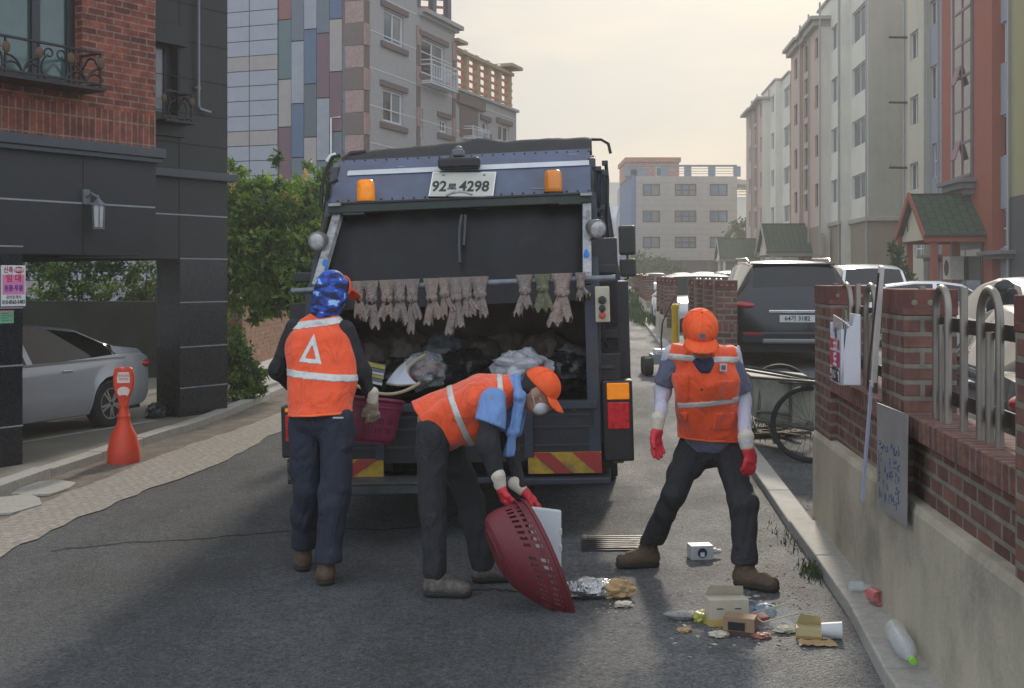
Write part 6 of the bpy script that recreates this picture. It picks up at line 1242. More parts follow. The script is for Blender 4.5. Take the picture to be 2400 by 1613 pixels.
# ---------------------------------------------------------------- brick fences with concrete base and steel hoops
M_brF = brick('fence_red_brick', lin(116, 80, 68), lin(82, 58, 52), lin(124, 116, 104), .2, .0742, .012, bump=1., vari=.4, offset=.5)
M_brC = brick('coping_brick', lin(130, 82, 70), lin(100, 62, 54), lin(112, 104, 94), .078, .4, .014, bump=1.4, vari=.5, offset=0)
M_brT = brick('soldier_top_brick', lin(110, 68, 58), lin(90, 54, 48), lin(96, 76, 68), .066, .4, .004, bump=.6, vari=.25, offset=0)
M_base = mat('stained_concrete', lin(178, 170, 150), .88, var=.18, vs=2.2, bump=.25, bs=45, dirt=.5, streak=.35)
M_steel2 = mat('weathered_steel', lin(138, 132, 122), .42, .7, var=.3, vs=9, streak=.3)
def fence(x1, y1, x0, y0, ztop, zc, zb, pil, label, bars=True, pd=.24, group=None, zslope=0., marks=None):
    """front line from the far point (x1,y1) to the near point (x0,y0); local x runs towards the camera"""
    f = Face(x1, y1, x0 - x1, y0 - y1); Lg = math.hypot(x0 - x1, y0 - y1); root = empty('brick_fence', (x1, y1, 0), f.ang, label, 'fence', group)
    zg = gz(x1, y1) - .25; n = max(2, int(Lg / .6)); cb = lambda t: zb + zslope * t
    mb = MB(); mb.grid([[(Lg * i / n, y, z) for y, z in ((0, -.3), (0, cb(Lg * i / n) - .035), (.012, cb(Lg * i / n) - .0), (.3, cb(Lg * i / n) + .01), (.3, -.3))] for i in range(n + 1)]); mb.poly([(0, 0, -.3), (0, 0, cb(0) - .035), (0, .012, cb(0)), (0, .3, cb(0) + .01), (0, .3, -.3)]); mb.poly([(Lg, 0, -.3), (Lg, 0, cb(Lg) - .035), (Lg, .012, cb(Lg)), (Lg, .3, cb(Lg) + .01), (Lg, .3, -.3)])
    mb.build('concrete_base', M_base, root)
    mb = MB(); mb.box(.02, Lg, .06, .24, zb - .2, zc - .1, 0); mb.build('low_wall', M_brF, root)
    mb = MB(); mb.box(.02, Lg - .01, .02, .27, zc - .1, zc, 0); mb.build('coping', M_brC, root, bevel=.006)
    for (a, b) in pil:
        mb = MB(); mb.box(a, b, .015, .015 + pd, zb - .2, ztop - .12, 0); mb.box(a - .003, b + .003, .011, .019 + pd, ztop - .12, ztop, 1)
        for k in (-1, 0, 1): mb.lathe([(.001, b + .0035), (.018, b + .0035)], (0, .015 + pd / 2 + k * pd * .3, ztop - .06), 10, 2, 'x')
        mb.build('pillar', [M_brF, M_brT, M_base], root, bevel=.004)
    if bars:
        mb = MB(); r = .0165
        fm_ = f.off(.11)
        for (u0_, u1_, u2_) in (marks or []):
            t, l_, rr_ = fm_.t(u0_), fm_.t(u1_), fm_.t(u2_); y = .11; zt = ztop + .01; rad = (rr_ - l_) / 2
            mb.tube([(t, y, zc - .01), (t, y, ztop + .015)], r, 10)
            mb.tube([(l_, y, zc - .01)] + [((l_ + rr_) / 2 - rad * math.cos(k * math.pi / 12), y, zt - rad * .95 + rad * .95 * math.sin(k * math.pi / 12)) for k in range(13)] + [(rr_, y, zc - .01)], r, 10)
            mb.tube([((l_ + rr_) / 2, y, zc - .01), ((l_ + rr_) / 2, y, zt - .16)], r, 10)
        for (p, q) in zip(pil, pil[1:]):
            a, b = p[1], q[0]
            if b - a < .4: continue
            nn = 0 if marks else max(1, round((b - a) / .75)); st = (b - a) / max(nn, 1); y = .13
            for zz in (zc + .1, zc + .42): mb.box(a, b, y + .02, y + .03, zz - .03, zz + .03, 1)
            for i in range(nn):
                t = a + i * st; mb.tube([(t + st * .14, y - .02, zc - .01), (t + st * .14, y - .02, ztop + .015)], r, 8)
                l_, rr_ = t + st * .4, t + st * .86; zt = ztop + .01; rad = (rr_ - l_) / 2
                mb.tube([(l_, y - .02, zc - .01)] + [((l_ + rr_) / 2 - rad * math.cos(k * math.pi / 10), y - .02, zt - rad * .95 + rad * .95 * math.sin(k * math.pi / 10)) for k in range(11)] + [(rr_, y - .02, zc - .01)], r, 8)
                mb.tube([((l_ + rr_) / 2, y - .02, zc - .01), ((l_ + rr_) / 2, y - .02, zt - .16)], r, 8)
        mb.build('railing', [M_steel2, mat('dark_rail', (.06, .055, .05), .5, .5)], root, smooth=60)
    return f, root
FN, fnr = fence(2.059, 8.18, 1.55, 3.1, 1.69, 1.12, .70, [(0, .62), (2.19, 2.68), (4.29, 4.82)], 'near red brick fence with steel hoops on a stained concrete base', zslope=.016, marks=[(1959, 1975, 1994), (2011, 2030, 2051), (2161, 2194, 2222), (2259, 2298, 2343)])
fence(3.02, 20.6, 2.6, 15.2, 1.70, 1.15, .85, [(0, .3), (1.7, 2.1), (3.4, 3.8), (5.1, 5.4)], 'brick fence starting at the pillar beside the dark off-road car', pd=.25)
fence(3.2, 26.6, 2.84, 22.4, 1.73, 1.2, .98, [(0, .3), (1.9, 2.3), (3.9, 4.2)], 'brick fence section beyond the yellow post on a pale concrete base', pd=.24)
fence(4.3, 40.5, 3.66, 33., 1.77, 1.3, 1.07, [(0, .3), (1.8, 2.2), (3.6, 4.), (5.4, 5.8), (7.2, 7.5)], 'brick fence section with its near pillar beside the tall grass', pd=.24)
fence(6.4, 64., 4.6, 43., 1.82, 1.4, 1.1, [(k * 2.6, k * 2.6 + .4) for k in range(8)] + [(20.7, 21.05)], 'farthest brick fence running on to the street end', pd=.24)
# dispenser box, notice board and leaning strip on the near fence
def on(f, y, u, v): ff = f.off(y); t, z = ff.hit(u, v); return t, z
ta = FN.off(-.11).t(1946); tb = FN.off(-.11).t(1969); z0, z1 = on(FN, -.11, 1969, 903)[1], on(FN, -.11, 1969, 772)[1]; zt = on(FN, -.11, 1990, 742)[1]
Bx = empty('paper_dispenser', (FN.o[0], FN.o[1], 0), FN.ang, 'white plastic newspaper box with pink label hanging on the brick fence', 'newspaper box')
mb = MB(); mb.prism([(ta, -.11, z0), (tb, -.11, z0), (tb, -.11, z1), (tb - .15, -.11, z1 - .02), (ta, -.11, z1 - .03)], (0, .004, 0)); mb.prism([(tb, -.11, z0), (tb, .0, z0), (tb, .0, zt), (tb, -.03, zt), (tb, -.045, z1 + .02), (tb, -.075, z1)], (-.004, 0, 0)); mb.prism([(tb, -.11, z0), (tb, -.11, z1), (tb, -.09, z1), (tb, -.09, z0)], (-.004, 0, 0)); mb.box(ta, tb, -.004, 0, z0, zt); mb.box(ta, tb, -.11, 0, z0, z0 + .004); mb.box(ta, ta + .004, -.11, 0, z0, zt - .05)
mb.build('box', mat('white_dispenser_plastic', (.62, .63, .66), .4, var=.04), Bx)
mb = MB(); c = (ta + tb) / 2; hh = z1 - z0; y = -.112; ws = tb - ta
mb.quad((ta + .01, y, z0 + hh * .3), (tb - .01, y, z0 + hh * .3), (tb - .01, y, z0 + hh * .58), (ta + .01, y, z0 + hh * .58), 0); mb.quad((ta + .01, y, z0 + hh * .62), (tb - .02, y, z0 + hh * .62), (tb - .02, y, z0 + hh * .8), (ta + .01, y, z0 + hh * .8), 0); mb.box(ta + .01, tb - .01, y, y + .001, z0 + hh * .04, z0 + hh * .26, 1); mb.quad((ta + .02, y - .001, z0 + hh * .06), (tb - .02, y - .001, z0 + hh * .06), (tb - .02, y - .001, z0 + hh * .24), (ta + .02, y - .001, z0 + hh * .24), 2)
for (s, x, zf, sz, m) in (('일', tb - .12, .88, .085, 3), ('구인', tb - .13, .71, .075, 2), ('로', tb - .14, .44, .13, 2), ('-1236', tb - .17, .15, .11, 1)): text_into(mb, s, sz, (x, y - .002, z0 + hh * zf), (1, 0, 0), (0, 0, 1), m, .0006, bold=.003)
mb.build('label_sheet', [mat('label_magenta', lin(188, 40, 92), .5, var=.04), mat('label_navy', lin(34, 34, 52), .5), M_white, mat('label_blue', lin(40, 60, 120), .5)], Bx)
mb = MB()
for k in range(5): mb.prism([(ta + .03, -.095 + k * .016, z0 + .1), (tb - .02, -.095 + k * .016, z0 + .1), (tb - .02 - .02 * k, -.1 + k * .016, z1 + .05 - .012 * k), (ta + .03, -.1 + k * .016, z1 + .07 - .01 * k)], (0, .008, 0), k % 3)
mb.build('newspaper', [mat('newsprint', lin(170, 160, 158), .8, var=.3, vs=40), mat('newsprint_blue', lin(110, 140, 165), .8, var=.2, vs=30), mat('newsprint_tan', lin(160, 136, 128), .8, var=.3, vs=40)], Bx)
fo = FN.off(-.035); pts = [fo.hit(u, v) for u, v in ((2056, 1190), (2123, 1234), (2126, 972), (2055, 944))]
mb = MB(); mb.prism([(t, -.035, z) for t, z in pts], (0, .006, 0), 0); rr = random.Random(4)
for row, zf in enumerate((.62, .5, .38, .27, .16)):
    t0, t1 = pts[0][0] + .05, pts[1][0] - .06; x = t0
    while x < t1 * 1.0 - .04:
        f_ = (x - pts[0][0]) / (pts[1][0] - pts[0][0]); zc_ = (pts[0][1] + (pts[1][1] - pts[0][1]) * f_) * (1 - zf) + (pts[3][1] + (pts[2][1] - pts[3][1]) * f_) * zf
        if rr.random() < .75:
            for q in range(3):
                a = rr.choice((0, 1.57, .5, 2.5)); c_ = (x + rr.uniform(-.012, .012), zc_ + rr.uniform(-.02, .02)); l_ = rr.uniform(.008, .02); mb.bar((c_[0] - l_ * math.cos(a), -.0365, c_[1] - l_ * math.sin(a)), (c_[0] + l_ * math.cos(a), -.0365, c_[1] + l_ * math.sin(a)), .004, .002, 1)
        x += .047
o = mb.build('notice_board', [mat('weathered_tin', lin(142, 142, 140), .5, .2, var=.2, vs=5, dirt=.4), mat('faded_blue_paint', lin(70, 92, 122), .7, var=.3, vs=30)]); o.location = fnr.location; o.rotation_euler = fnr.rotation_euler; tag(o, 'weathered grey tin notice with faded blue handwriting wired to the fence', 'notice')
Q = lambda u, v, y: (lambda t, z: (t, y, z))(*FN.off(y).hit(u, v))
mb = MB(); mb.bar(Q(2066, 624, -.04), Q(2047, 905, -.05), .045, .02, 0); mb.bar(Q(2059, 640, -.055), Q(2032, 908, -.065), .008, .008, 1); mb.bar(Q(2043, 895, -.055), Q(2021, 1172, -.07), .034, .012, 2); mb.bar(Q(2034, 903, -.04), Q(2054, 911, -.05), .012, .05, 1)
o = mb.build('leaning_strip', [mat('dull_aluminium', lin(196, 190, 182), .6, .0, var=.15), mat('brown_tie', lin(70, 52, 46), .8), mat('pale_blue_plastic', lin(168, 176, 196), .5, var=.06)]); o.location = fnr.location; o.rotation_euler = fnr.rotation_euler; tag(o, 'long pale plastic strip tied upright against the fence beside the tin notice', 'strip')
# ---------------------------------------------------------------- cars
CT = {
 'sedan': dict(L=4.8, W=1.86, wx=(.94, 3.82), x=[0, .06, .2, .62, 1.3, 1.95, 2.6, 3.1, 3.85, 4.5, 4.72, 4.8], w=[.72, .84, .89, .92, .93, .93, .93, .93, .92, .86, .76, .66], zb=[.42, .3, .26, .24, .22, .22, .22, .22, .24, .22, .26, .34],
      belt=[.8, .94, .98, 1.0, .97, .95, .93, .92, .88, .78, .7, .6], top=[.86, 1.02, 1.07, 1.12, 1.38, 1.455, 1.46, 1.4, .98, .84, .76, .64], wr=[.6, .7, .74, .68, .6, .59, .6, .62, .76, .72, .62, .5], g=(.62, 3.85), rg=(.62, 1.3), ws=(3.1, 3.85)),
 'suv': dict(L=4.65, W=1.9, wx=(.95, 3.7), x=[0, .05, .12, .4, .7, 1.4, 2.3, 2.85, 3.45, 4.3, 4.58, 4.65], w=[.82, .89, .92, .94, .95, .95, .95, .95, .94, .88, .78, .68], zb=[.45, .36, .34, .34, .32, .32, .32, .32, .32, .34, .4, .5],
      belt=[.95, 1.04, 1.06, 1.07, 1.06, 1.04, 1.02, 1.0, .98, .92, .84, .7], top=[1.0, 1.12, 1.3, 1.66, 1.72, 1.76, 1.75, 1.68, 1.12, 1.02, .92, .74], wr=[.72, .76, .72, .64, .64, .67, .68, .7, .8, .76, .64, .5], g=(.12, 3.45), rg=(.12, .4), ws=(2.85, 3.45))}
M_tyre = mat('tyre_rubber', (.013, .013, .014), .75, var=.15); M_rim = mat('alloy_rim', (.45, .45, .46), .25, .9, var=.08); M_tail = mat('tail_lamp_red', lin(150, 16, 34), .15, var=.1, spec=.8)
M_cg = mat('car_glass', (.008, .009, .01), .03, var=0, spec=.5); M_hl = mat('headlamp_glass', (.4, .42, .44), .08, var=.2, vs=9, spec=1.)
def wheel(root, x, y, r=.33, w_=.21, simple=False):
    s = 1 if y > 0 else -1
    mb = MB(); mb.lathe([(r * .64, -w_ / 2), (r * .9, -w_ / 2), (r * .985, -w_ * .38), (r, -w_ * .15), (r, w_ * .15), (r * .985, w_ * .38), (r * .9, w_ / 2), (r * .64, w_ / 2)], (0, 0, 0), 32, 0, 'y'); o = mb.build('wheel', M_tyre, root, smooth=40, loc=(x, y, r))
    mb = MB(); e = s * w_ / 2; mb.lathe([(r * .66, e * .9), (r * .66, e * 1.02), (r * .61, e * 1.0), (r * .58, e * .5)], (0, 0, 0), 28, 0, 'y'); mb.lathe([(.001, e * .1), (r * .6, e * .12)], (0, 0, 0), 20, 1, 'y'); mb.lathe([(r * .12, e * .3), (r * .12, e * .92), (.001, e * .96)], (0, 0, 0), 12, 0, 'y')
    for k in range(10): a = k * math.pi / 5 + (.1 if k % 2 else -.1); mb.bar((r * .08 * math.cos(a), e * .88, r * .08 * math.sin(a)), (r * .63 * math.cos(a + (.06 if k % 2 else -.06)), e * .9, r * .63 * math.sin(a + (.06 if k % 2 else -.06))), .03, .035)
    mb.build('rim', [M_rim, M_black], o, smooth=40)
def car(kind, name, paint, x, y, az, label, sc=(1, 1, 1), plate=None, rack=False, zoff=0., detail=True, group='cars parked in the lot', glass=None, tint=None):
    T = CT[kind]; rz = R(90 - az); root = empty(name, (x, y, gz(x, y) + zoff), rz, label, 'car', group); root.scale = sc; L_, hw = T['L'], T['W'] / 2; r = .34 if kind == 'sedan' else .37; glass = glass or M_cg
    xs = set(T['x']); 
    for wx in T['wx']: xs |= {wx + r * 1.13 * q for q in (-1, -.97, -.85, -.65, -.35, 0, .35, .65, .85, .97, 1)}
    for a, b in (T['rg'], T['ws']): xs |= {a + (b - a) * q for q in (.33, .66)}
    gb = T['g'][0] + (T['g'][1] - T['g'][0]) * .56; xs |= {gb - .05, gb + .05, T['rg'][1] + .25}
    xs = sorted(xs); I = lambda k, x_: float(np.interp(x_, T['x'], T[k]))
    rows = []
    for x_ in xs:
        w_, zb, be, tp, wr = [I(k, x_) for k in ('w', 'zb', 'belt', 'top', 'wr')]; zl = zb
        for wx in T['wx']:
            d = abs(x_ - wx)
            if d < r * 1.13 - 1e-6: zl = max(zl, r + math.sqrt((r * 1.13) ** 2 - d * d) - .015)
        arch = zl > zb + .01; z1 = max(zl + .012, zb + .1); z2 = max(zl + .03, .58)
        pr = [(w_ * .93 if not arch else w_ * .99, zl), (w_ * .985 if not arch else w_ * 1.012, z1), (w_ * 1.0, z2), (w_ * .995, (z2 + be) / 2 + .04), (w_ * .965, be), (w_ * .955 if tp - be > .15 else (w_ * .955 * .3 + wr * .7), be + min(.02, (tp - be) * .3)), (wr, tp - (.045 if tp - be > .15 else .012)), (wr * .9, tp - .008), (wr * .5, tp + .012), (0, tp + .02)]
        rows.append([(x_ - L_ / 2, y_, z_) for y_, z_ in pr])
    body, side, wsd, rgl = MB(), MB(), MB(), MB(); npf = len(rows[0])
    for s in (1, -1):
        for i in range(len(xs) - 1):
            xm = (xs[i] + xs[i + 1]) / 2; a, b = rows[i], rows[i + 1]
            for j in range(npf - 1):
                q = [(p[0], p[1] * s, p[2]) for p in (a[j], b[j], b[j + 1], a[j + 1])]; tgt = body
                if j == 5 and T['g'][0] + .12 < xm < T['g'][1] - .1 and not (gb - .05 < xm < gb + .05) and a[6][2] - a[5][2] > .1 and b[6][2] - b[5][2] > .1: tgt = side
                if j >= 7 and T['ws'][0] < xm < T['ws'][1]: tgt = wsd
                if j >= 7 and T['rg'][0] < xm < T['rg'][1]: tgt = rgl
                tgt.add(q, [(0, 1, 2, 3)])
        for e in (0, -1): body.poly([(p[0], p[1] * s, p[2]) for p in rows[e]] + [(rows[e][0][0], 0, rows[e][0][2])])
    def weld(o):
        bm = bmesh.new(); bm.from_mesh(o.data); bmesh.ops.remove_doubles(bm, verts=bm.verts, dist=.0008); bmesh.ops.recalc_face_normals(bm, faces=bm.faces); bm.to_mesh(o.data); bm.free(); o.data.set_sharp_from_angle(angle=R(38))
    sw = [MB(), MB()]
    for fc in side.f: sw[0 if side.v[fc[0]].y > 0 else 1].add([side.v[i] for i in fc], [(0, 1, 2, 3)])
    for mbx, nm, m in ((body, 'body', paint), (sw[0], 'side_window', glass), (sw[1], 'side_window', glass), (wsd, 'windshield', tint or glass), (rgl, 'rear_window', glass)):
        if mbx.f: weld(mbx.build(nm, m, root, smooth=180))
    mb = MB(); mb.box(-L_ / 2 + .2, L_ / 2 - .2, -hw * .86, hw * .86, .2, .62); mb.build('underbody', M_black, root)
    for wx in T['wx']:
        for s in (1, -1): wheel(root, wx - L_ / 2, s * (hw - .115), r * .97)
    X0, X1 = -L_ / 2, L_ / 2; tz = .84 if kind == 'sedan' else .93
    for s in (1, -1):
        mb = MB(); mb.ell((X0 + .16, s * (hw - (.16 if kind == 'sedan' else .2)), tz + (0 if kind == 'sedan' else .07)), (.17 if kind == 'sedan' else .2, .15 if kind == 'sedan' else .2, .075 if kind == 'sedan' else .085), 12); mb.build('tail_lamp', M_tail, root, smooth=180)
        mb = MB(); mb.ell((X1 - .26, s * (hw - .24), .7 if kind == 'sedan' else .82), (.2, .14, .07), 12); mb.build('headlight', M_hl, root, smooth=180)
        mb = MB(); mb.ell((T['g'][1] - L_ / 2 - .35, s * (hw + .07), 1.02 if kind == 'sedan' else 1.12), (.07, .11, .07), 10); mb.build('mirror', paint, root, smooth=180)
        if detail:
            for xx in (gb - .62, gb + .42): mb = MB(); mb.box(xx - L_ / 2 - .09, xx - L_ / 2 + .09, s * (hw - .005) - .02, s * (hw - .005) + .025, .83 if kind == 'sedan' else .9, .86 if kind == 'sedan' else .93); mb.build('handle', M_chrome, root, bevel=.01)
    if detail:
        mb = MB(); mb.box(X0 - .015, X0 + .3, -.26, .26, .72 if kind == 'suv' else .62, .84 if kind == 'suv' else .74, 0); p = Vector((X0 - .017, 0, .78 if kind == 'suv' else .68))
        if plate: text_into(mb, plate, .1, p, (0, -1, 0), (0, 0, 1), 1, .001, squeeze=.9, bold=.002)
        mb.build('number_plate', [mat('car_plate_white', (.55, .56, .56), .4, var=.04), M_black], root)
    if kind == 'suv' and detail:
        mb = MB(); mb.box(X0 - .02, X0 + .1, -.42, .42, .87, .925); mb.build('chrome_strip', M_chrome, root, bevel=.01)
        mb = MB(); mb.box(X0 - .05, X0 + .35, -hw * .88, hw * .88, .36, .56, 0); mb.box(X0 - .06, X0 + .1, -hw * .55, hw * .55, .36, .45, 1); mb.build('bumper', [paint, mat('silver_plastic', (.2, .2, .21), .4)], root, bevel=.03)
        for s in (1, -1): mb = MB(); mb.box(X0 - .056, X0, s * .66 - .12, s * .66 + .12, .5, .545); mb.build('reflector', M_tail, root)
        mb = MB(); mb.bar((X0 + .13, -.1, 1.16), (X0 + .2, .38, 1.2), .02, .015); mb.ell((X0 + .11, -.12, 1.15), (.03, .05, .03), 8); mb.build('wiper', M_black, root)
        mb = MB(); mb.box(X0 + .38, X0 + .62, -.62, .62, 1.69, 1.72); mb.build('spoiler', paint, root, bevel=.01)
    if rack:
        for s in (1, -1): mb = MB(); mb.tube([(-1.5, s * .62, 1.73), (-1.35, s * .64, 1.8), (.3, s * .64, 1.82), (.45, s * .62, 1.74)], .018, 8); mb.build('roof_rail', M_rim, root, smooth=60)
    return root
def paint(n, c, met=.0, rough=.25): return mat(n, c, rough, met, var=.04, vs=2, coat=.7)
C_sil = paint('silver_car_paint', (.42, .44, .47), .35, .3); C_dk = mat('charcoal_car_paint', (.016, .018, .022), .3, .2, var=.04, vs=2, coat=.25); C_wh = paint('white_car_paint', (.66, .67, .68)); C_bk = paint('black_car_paint', (.008, .008, .009)); C_bl = paint('pale_silver_paint', (.45, .47, .5), .5, .3)
# silver saloon in the car park
wpt = P(247, 945, 14.4); az = 22.; sc = .86; f_ = Vector((-math.sin(R(az)), -math.cos(R(az)), 0)); l_ = Vector((-f_.y, f_.x, 0)); o_ = wpt - l_ * (.81 * sc) - f_ * ((.94 - 2.4) * sc)
C1 = car('sedan', 'parked_car', C_sil, o_.x, o_.y, az + 180, 'silver saloon car parked under the granite house', (sc, sc, sc), zoff=0, group='parked cars'); C1.location.z = wpt.z - .33 * sc
mb = MB()
for s in (1, -1): mb.box(-1.75, 1.25, s * .915 - .01, s * .915 + .01, .955, .975)
mb.build('chrome_strip', M_chrome, C1)
car('suv', 'parked_car', C_dk, 4.32, 19.5, 5, 'dark grey off-road car seen from behind, number plate 64가 3182', (.96, .97, .86), '64가 3182', rack=True, group='parked cars')
car('sedan', 'parked_car', C_bk, 4.52, 9.5, 13, 'black saloon with chrome trim close behind the near fence', (1, 1, .93), group='parked cars')
mbk = bpy.data.objects[-1] if False else None
car('sedan', 'parked_car', C_wh, 6.7, 14.6, 187, 'big white car facing the camera behind the black saloon', (1.1, 1.1, 1.04), group='parked cars')
car('sedan', 'parked_car', C_wh, 8.9, 25.5, 100, 'small white saloon parked side-on below the dark conifer', (.85, .9, .95), detail=False, group='parked cars')
car('suv', 'parked_car', C_wh, 8.3, 28.5, 8, 'white car with dark rear window between the dark off-road car and the small saloon', detail=False, group='parked cars')
car('suv', 'parked_car', C_wh, 9.1, 36, 10, 'white car whose roof rails show just above the dark off-road car', detail=False, group='parked cars', rack=True)
for i, (k, x, y, az, p, lb) in enumerate((('suv', 4.3, 27.5, 182, C_wh, 'white car glimpsed between the yellow bollard and the nearest far fence'), ('suv', 11.9, 74, 182, C_bl, 'silver car with dark windscreen in the middle of the far car row'), ('sedan', 9.6, 56, 185, C_bl, 'silver saloon just left of the dark off-road car roof'),
    ('suv', 10.8, 90, 182, C_wh, 'white car at the left end of the far car row'), ('suv', 12.8, 90, 182, C_bl, 'pale car second from the left end of the far car row'), ('sedan', 8.4, 48, 183, C_wh, 'white saloon with curved roof in the lot left of the dark off-road car'), ('suv', 11.2, 62, 5, C_bl, 'grey car below the farthest porch'))): car(k, 'parked_car', p, x, y, az, lb, (1, 1, .74) if i == 0 else (1, 1, 1), detail=False, group='parked cars')
# ---------------------------------------------------------------- person among the cars
g0 = Vector((5.18, 12.6, gz(5.18, 12.6))); W_ = empty('person', g0, 0, 'person in black cap and red scarf beyond the black saloon', 'person')
JJ = lambda u, v, Y=12.6: P(u, v, Y) - g0
g, A, fr = headf(JJ(2352, 686), (-1, -.2, -.15), (0, 0, 1)); nk = JJ(2358, 724); g.k = .03; g.cap(nk, JJ(2352, 692), .058, .055)
pv, ch = Vector((0, 0, .8)), Vector((0, 0, 1.15)); g.cap(pv, ch, .12, .13, (0, 1, 0), 1.3)
for s in (-1, 1): g.cap(ch + Vector((0, s * .18, .12)), Vector((.02, s * .24, .85)), .05, .04); g.cap(Vector((.02, s * .24, .85)), Vector((-.1, s * .22, .65)), .04, .03); g.cap(Vector((0, s * .09, .8)), Vector((0, s * .1, .42)), .08, .055); g.cap(Vector((0, s * .1, .42)), Vector((.02, s * .1, .06)), .055, .04)
fmesh('body', g, M_skin, W_, .012); cap_obj(A, fr, W_, M_black, 1.05, .08, .3)
g = Fld(.03); g.cap(nk + Vector((0, 0, -.02)), JJ(2354, 712), .075, .068); g.nz = .008; fmesh('scarf', g, mat('red_scarf', lin(170, 40, 44), .8), W_, .009)
g = Fld(.04); g.cap(pv, ch, .15, .16, (0, 1, 0), 1.35)
for s in (-1, 1): g.cap(ch + Vector((0, s * .19, .12)), Vector((.02, s * .25, .85)), .07, .055); g.cap(Vector((.02, s * .25, .85)), Vector((-.1, s * .22, .68)), .055, .045)
g.nz = .01; fmesh('jacket', g, M_blk, W_, .011)
g = Fld(.04)
for s in (-1, 1): g.cap(Vector((0, s * .09, .8)), Vector((0, s * .1, .42)), .1, .08); g.cap(Vector((0, s * .1, .42)), Vector((.02, s * .1, .06)), .08, .07)
fmesh('trousers', g, M_navy, W_, .012)
# ---------------------------------------------------------------- hand cart with bicycle wheels
wc = Vector((2.6, 10.4)); KC = empty('hand_cart', (2.62, 11., gz(2.62, 11)), 0, 'old hand cart with grey board sides and bicycle wheels in the fence gap', 'cart')
org = KC.location; Lc = lambda u, v, Y: P(u, v, Y) - org
for (u, v, Y, r, rz) in ((1898, 986, 10.3, .335, -.1), (1829, 977, 12.0, .325, -.25)):
    c = Lc(u, v, Y); c.z = r - (0 if Y < 11 else -.02) + gz(c.x + org.x, Y) - org.z
    mb = MB(); mb.T = Matrix.Translation(c) @ Matrix.Rotation(rz, 4, 'Z'); mb.lathe([(r - .045, -.012), (r - .03, -.024), (r - .008, -.022), (r, 0), (r - .008, .022), (r - .03, .024), (r - .045, .012), (r - .045, -.012)], (0, 0, 0), 40, 0, 'y', caps=False); o = mb.build('wheel', M_tyre, KC, smooth=50)
    mb = MB(); mb.T = Matrix.Translation(c) @ Matrix.Rotation(rz, 4, 'Z')
    for k in range(28): a = k * math.pi / 14; b = a + (.5 if k % 2 else -.5); mb.tube([(.02 * math.cos(b), (.03 if k % 4 < 2 else -.03), .02 * math.sin(b)), ((r - .04) * math.cos(a), 0, (r - .04) * math.sin(a))], .0022, 4)
    mb.lathe([(.022, -.035), (.022, .035)], (0, 0, 0), 12, 0, 'y'); mb.build('spokes', mat('rusty_spoke', (.12, .1, .08), .5, .5), o)
mb = MB(); a, b, c, d = Lc(1764, 884, 10.9), Lc(1925, 899, 10.2), Lc(1925, 1006, 10.2), Lc(1772, 983, 10.9); mb.prism([a, b, c, d], (.1, 1.1, 0)); mb.build('board', mat('grey_cart_board', lin(172, 174, 158), .8, var=.25, vs=5, dirt=.5), KC)
mb = MB(); Mt = mat('cart_tube', (.2, .2, .19), .4, .7, var=.3, vs=20)
for p, q in (((1748, 860, 10.8), (1930, 892, 9.9)), ((1748, 868, 11.), (1930, 897, 10.1)), ((1760, 884, 10.85), (1930, 897, 10.1)), ((1788, 894, 10.85), (1930, 901, 10.1)), ((1772, 984, 10.85), (1935, 1010, 10.1)), ((1786, 890, 10.84), (1775, 985, 10.84)), ((1852, 892, 10.5), (1853, 995, 10.5)), ((1775, 965, 10.83), (1850, 972, 10.5))): mb.tube([Lc(*p), Lc(*q)], .014 if q[1] < 1000 else .024, 6)
for dy in (.0, 1.1): mb.tube([Lc(1772, 984, 10.85) + Vector((.1, dy, 0)), Lc(1790, 1040, 10.85) + Vector((.1, dy, 0))], .012, 6)
mb.build('frame', Mt, KC, smooth=60)
mb = MB(); rr = random.Random(3)
for k in range(9): mb.bar((rr.uniform(2.2, 2.6), rr.uniform(11.6, 12.2), .33 + gz(2.4, 12) - .28), (rr.uniform(2.4, 2.9), rr.uniform(11.2, 12.0), .36 + gz(2.4, 12) - .28), .05, .03)
o = mb.build('timber_scraps', mat('weathered_timber', lin(96, 84, 66), .85, var=.3)); o.location = (0, 0, -.04); tag(o, 'weathered boards lying on the ground by the cart wheels', 'timber', kind='stuff')
# small grey machine with black wheels beyond worker 3, yellow post, grate
T_ = empty('floor_trolley', G(1535, 880), 0, 'small grey box trolley on fat black wheels by the kerb', 'trolley'); b0 = T_.location; k = b0.y / 2800
mb = MB(); mb.box(-.05, .25, -.1, .3, .16, .3, 0); mb.box(-.0, .22, -.08, .25, .3, .37, 1); mb.box(.02, .2, -.12, -.1, .33, .34, 0); mb.build('casing', [mat('casing_grey', lin(130, 136, 140), .5, var=.1), M_white], T_, bevel=.02)
for (x, y) in ((-.1, -.08), (-.1, .28), (.26, -.08), (.26, .28)): mb = MB(); mb.lathe([(.05, -.06), (.12, -.06), (.13, -.03), (.13, .03), (.12, .06), (.05, .06)], (x, y, .13), 18, 0, 'x'); mb.build('wheel', M_rubber, T_, smooth=40)
mb = MB(); mb.tube([(.1, 0, .34), (.08, -.05, .5), (.12, .1, .75), (.35, .5, 1.1)], .012, 6); mb.build('cable', M_rubber, T_, smooth=60)
p = G(1582, 812); o = MB().lathe([(.06, 0), (.06, .66), (.075, .68), (.075, .74), (.05, .76)], (0, 0, 0), 14).build('bollard', mat('yellow_post_paint', lin(206, 172, 40), .5, var=.1, dirt=.3), smooth=40, loc=p); tag(o, 'yellow bollard standing at the next fence opening', 'bollard')
c = G(1440, 1276); mb = MB(); mb.box(-.2, .24, -.2, .2, -.02, .006, 1)
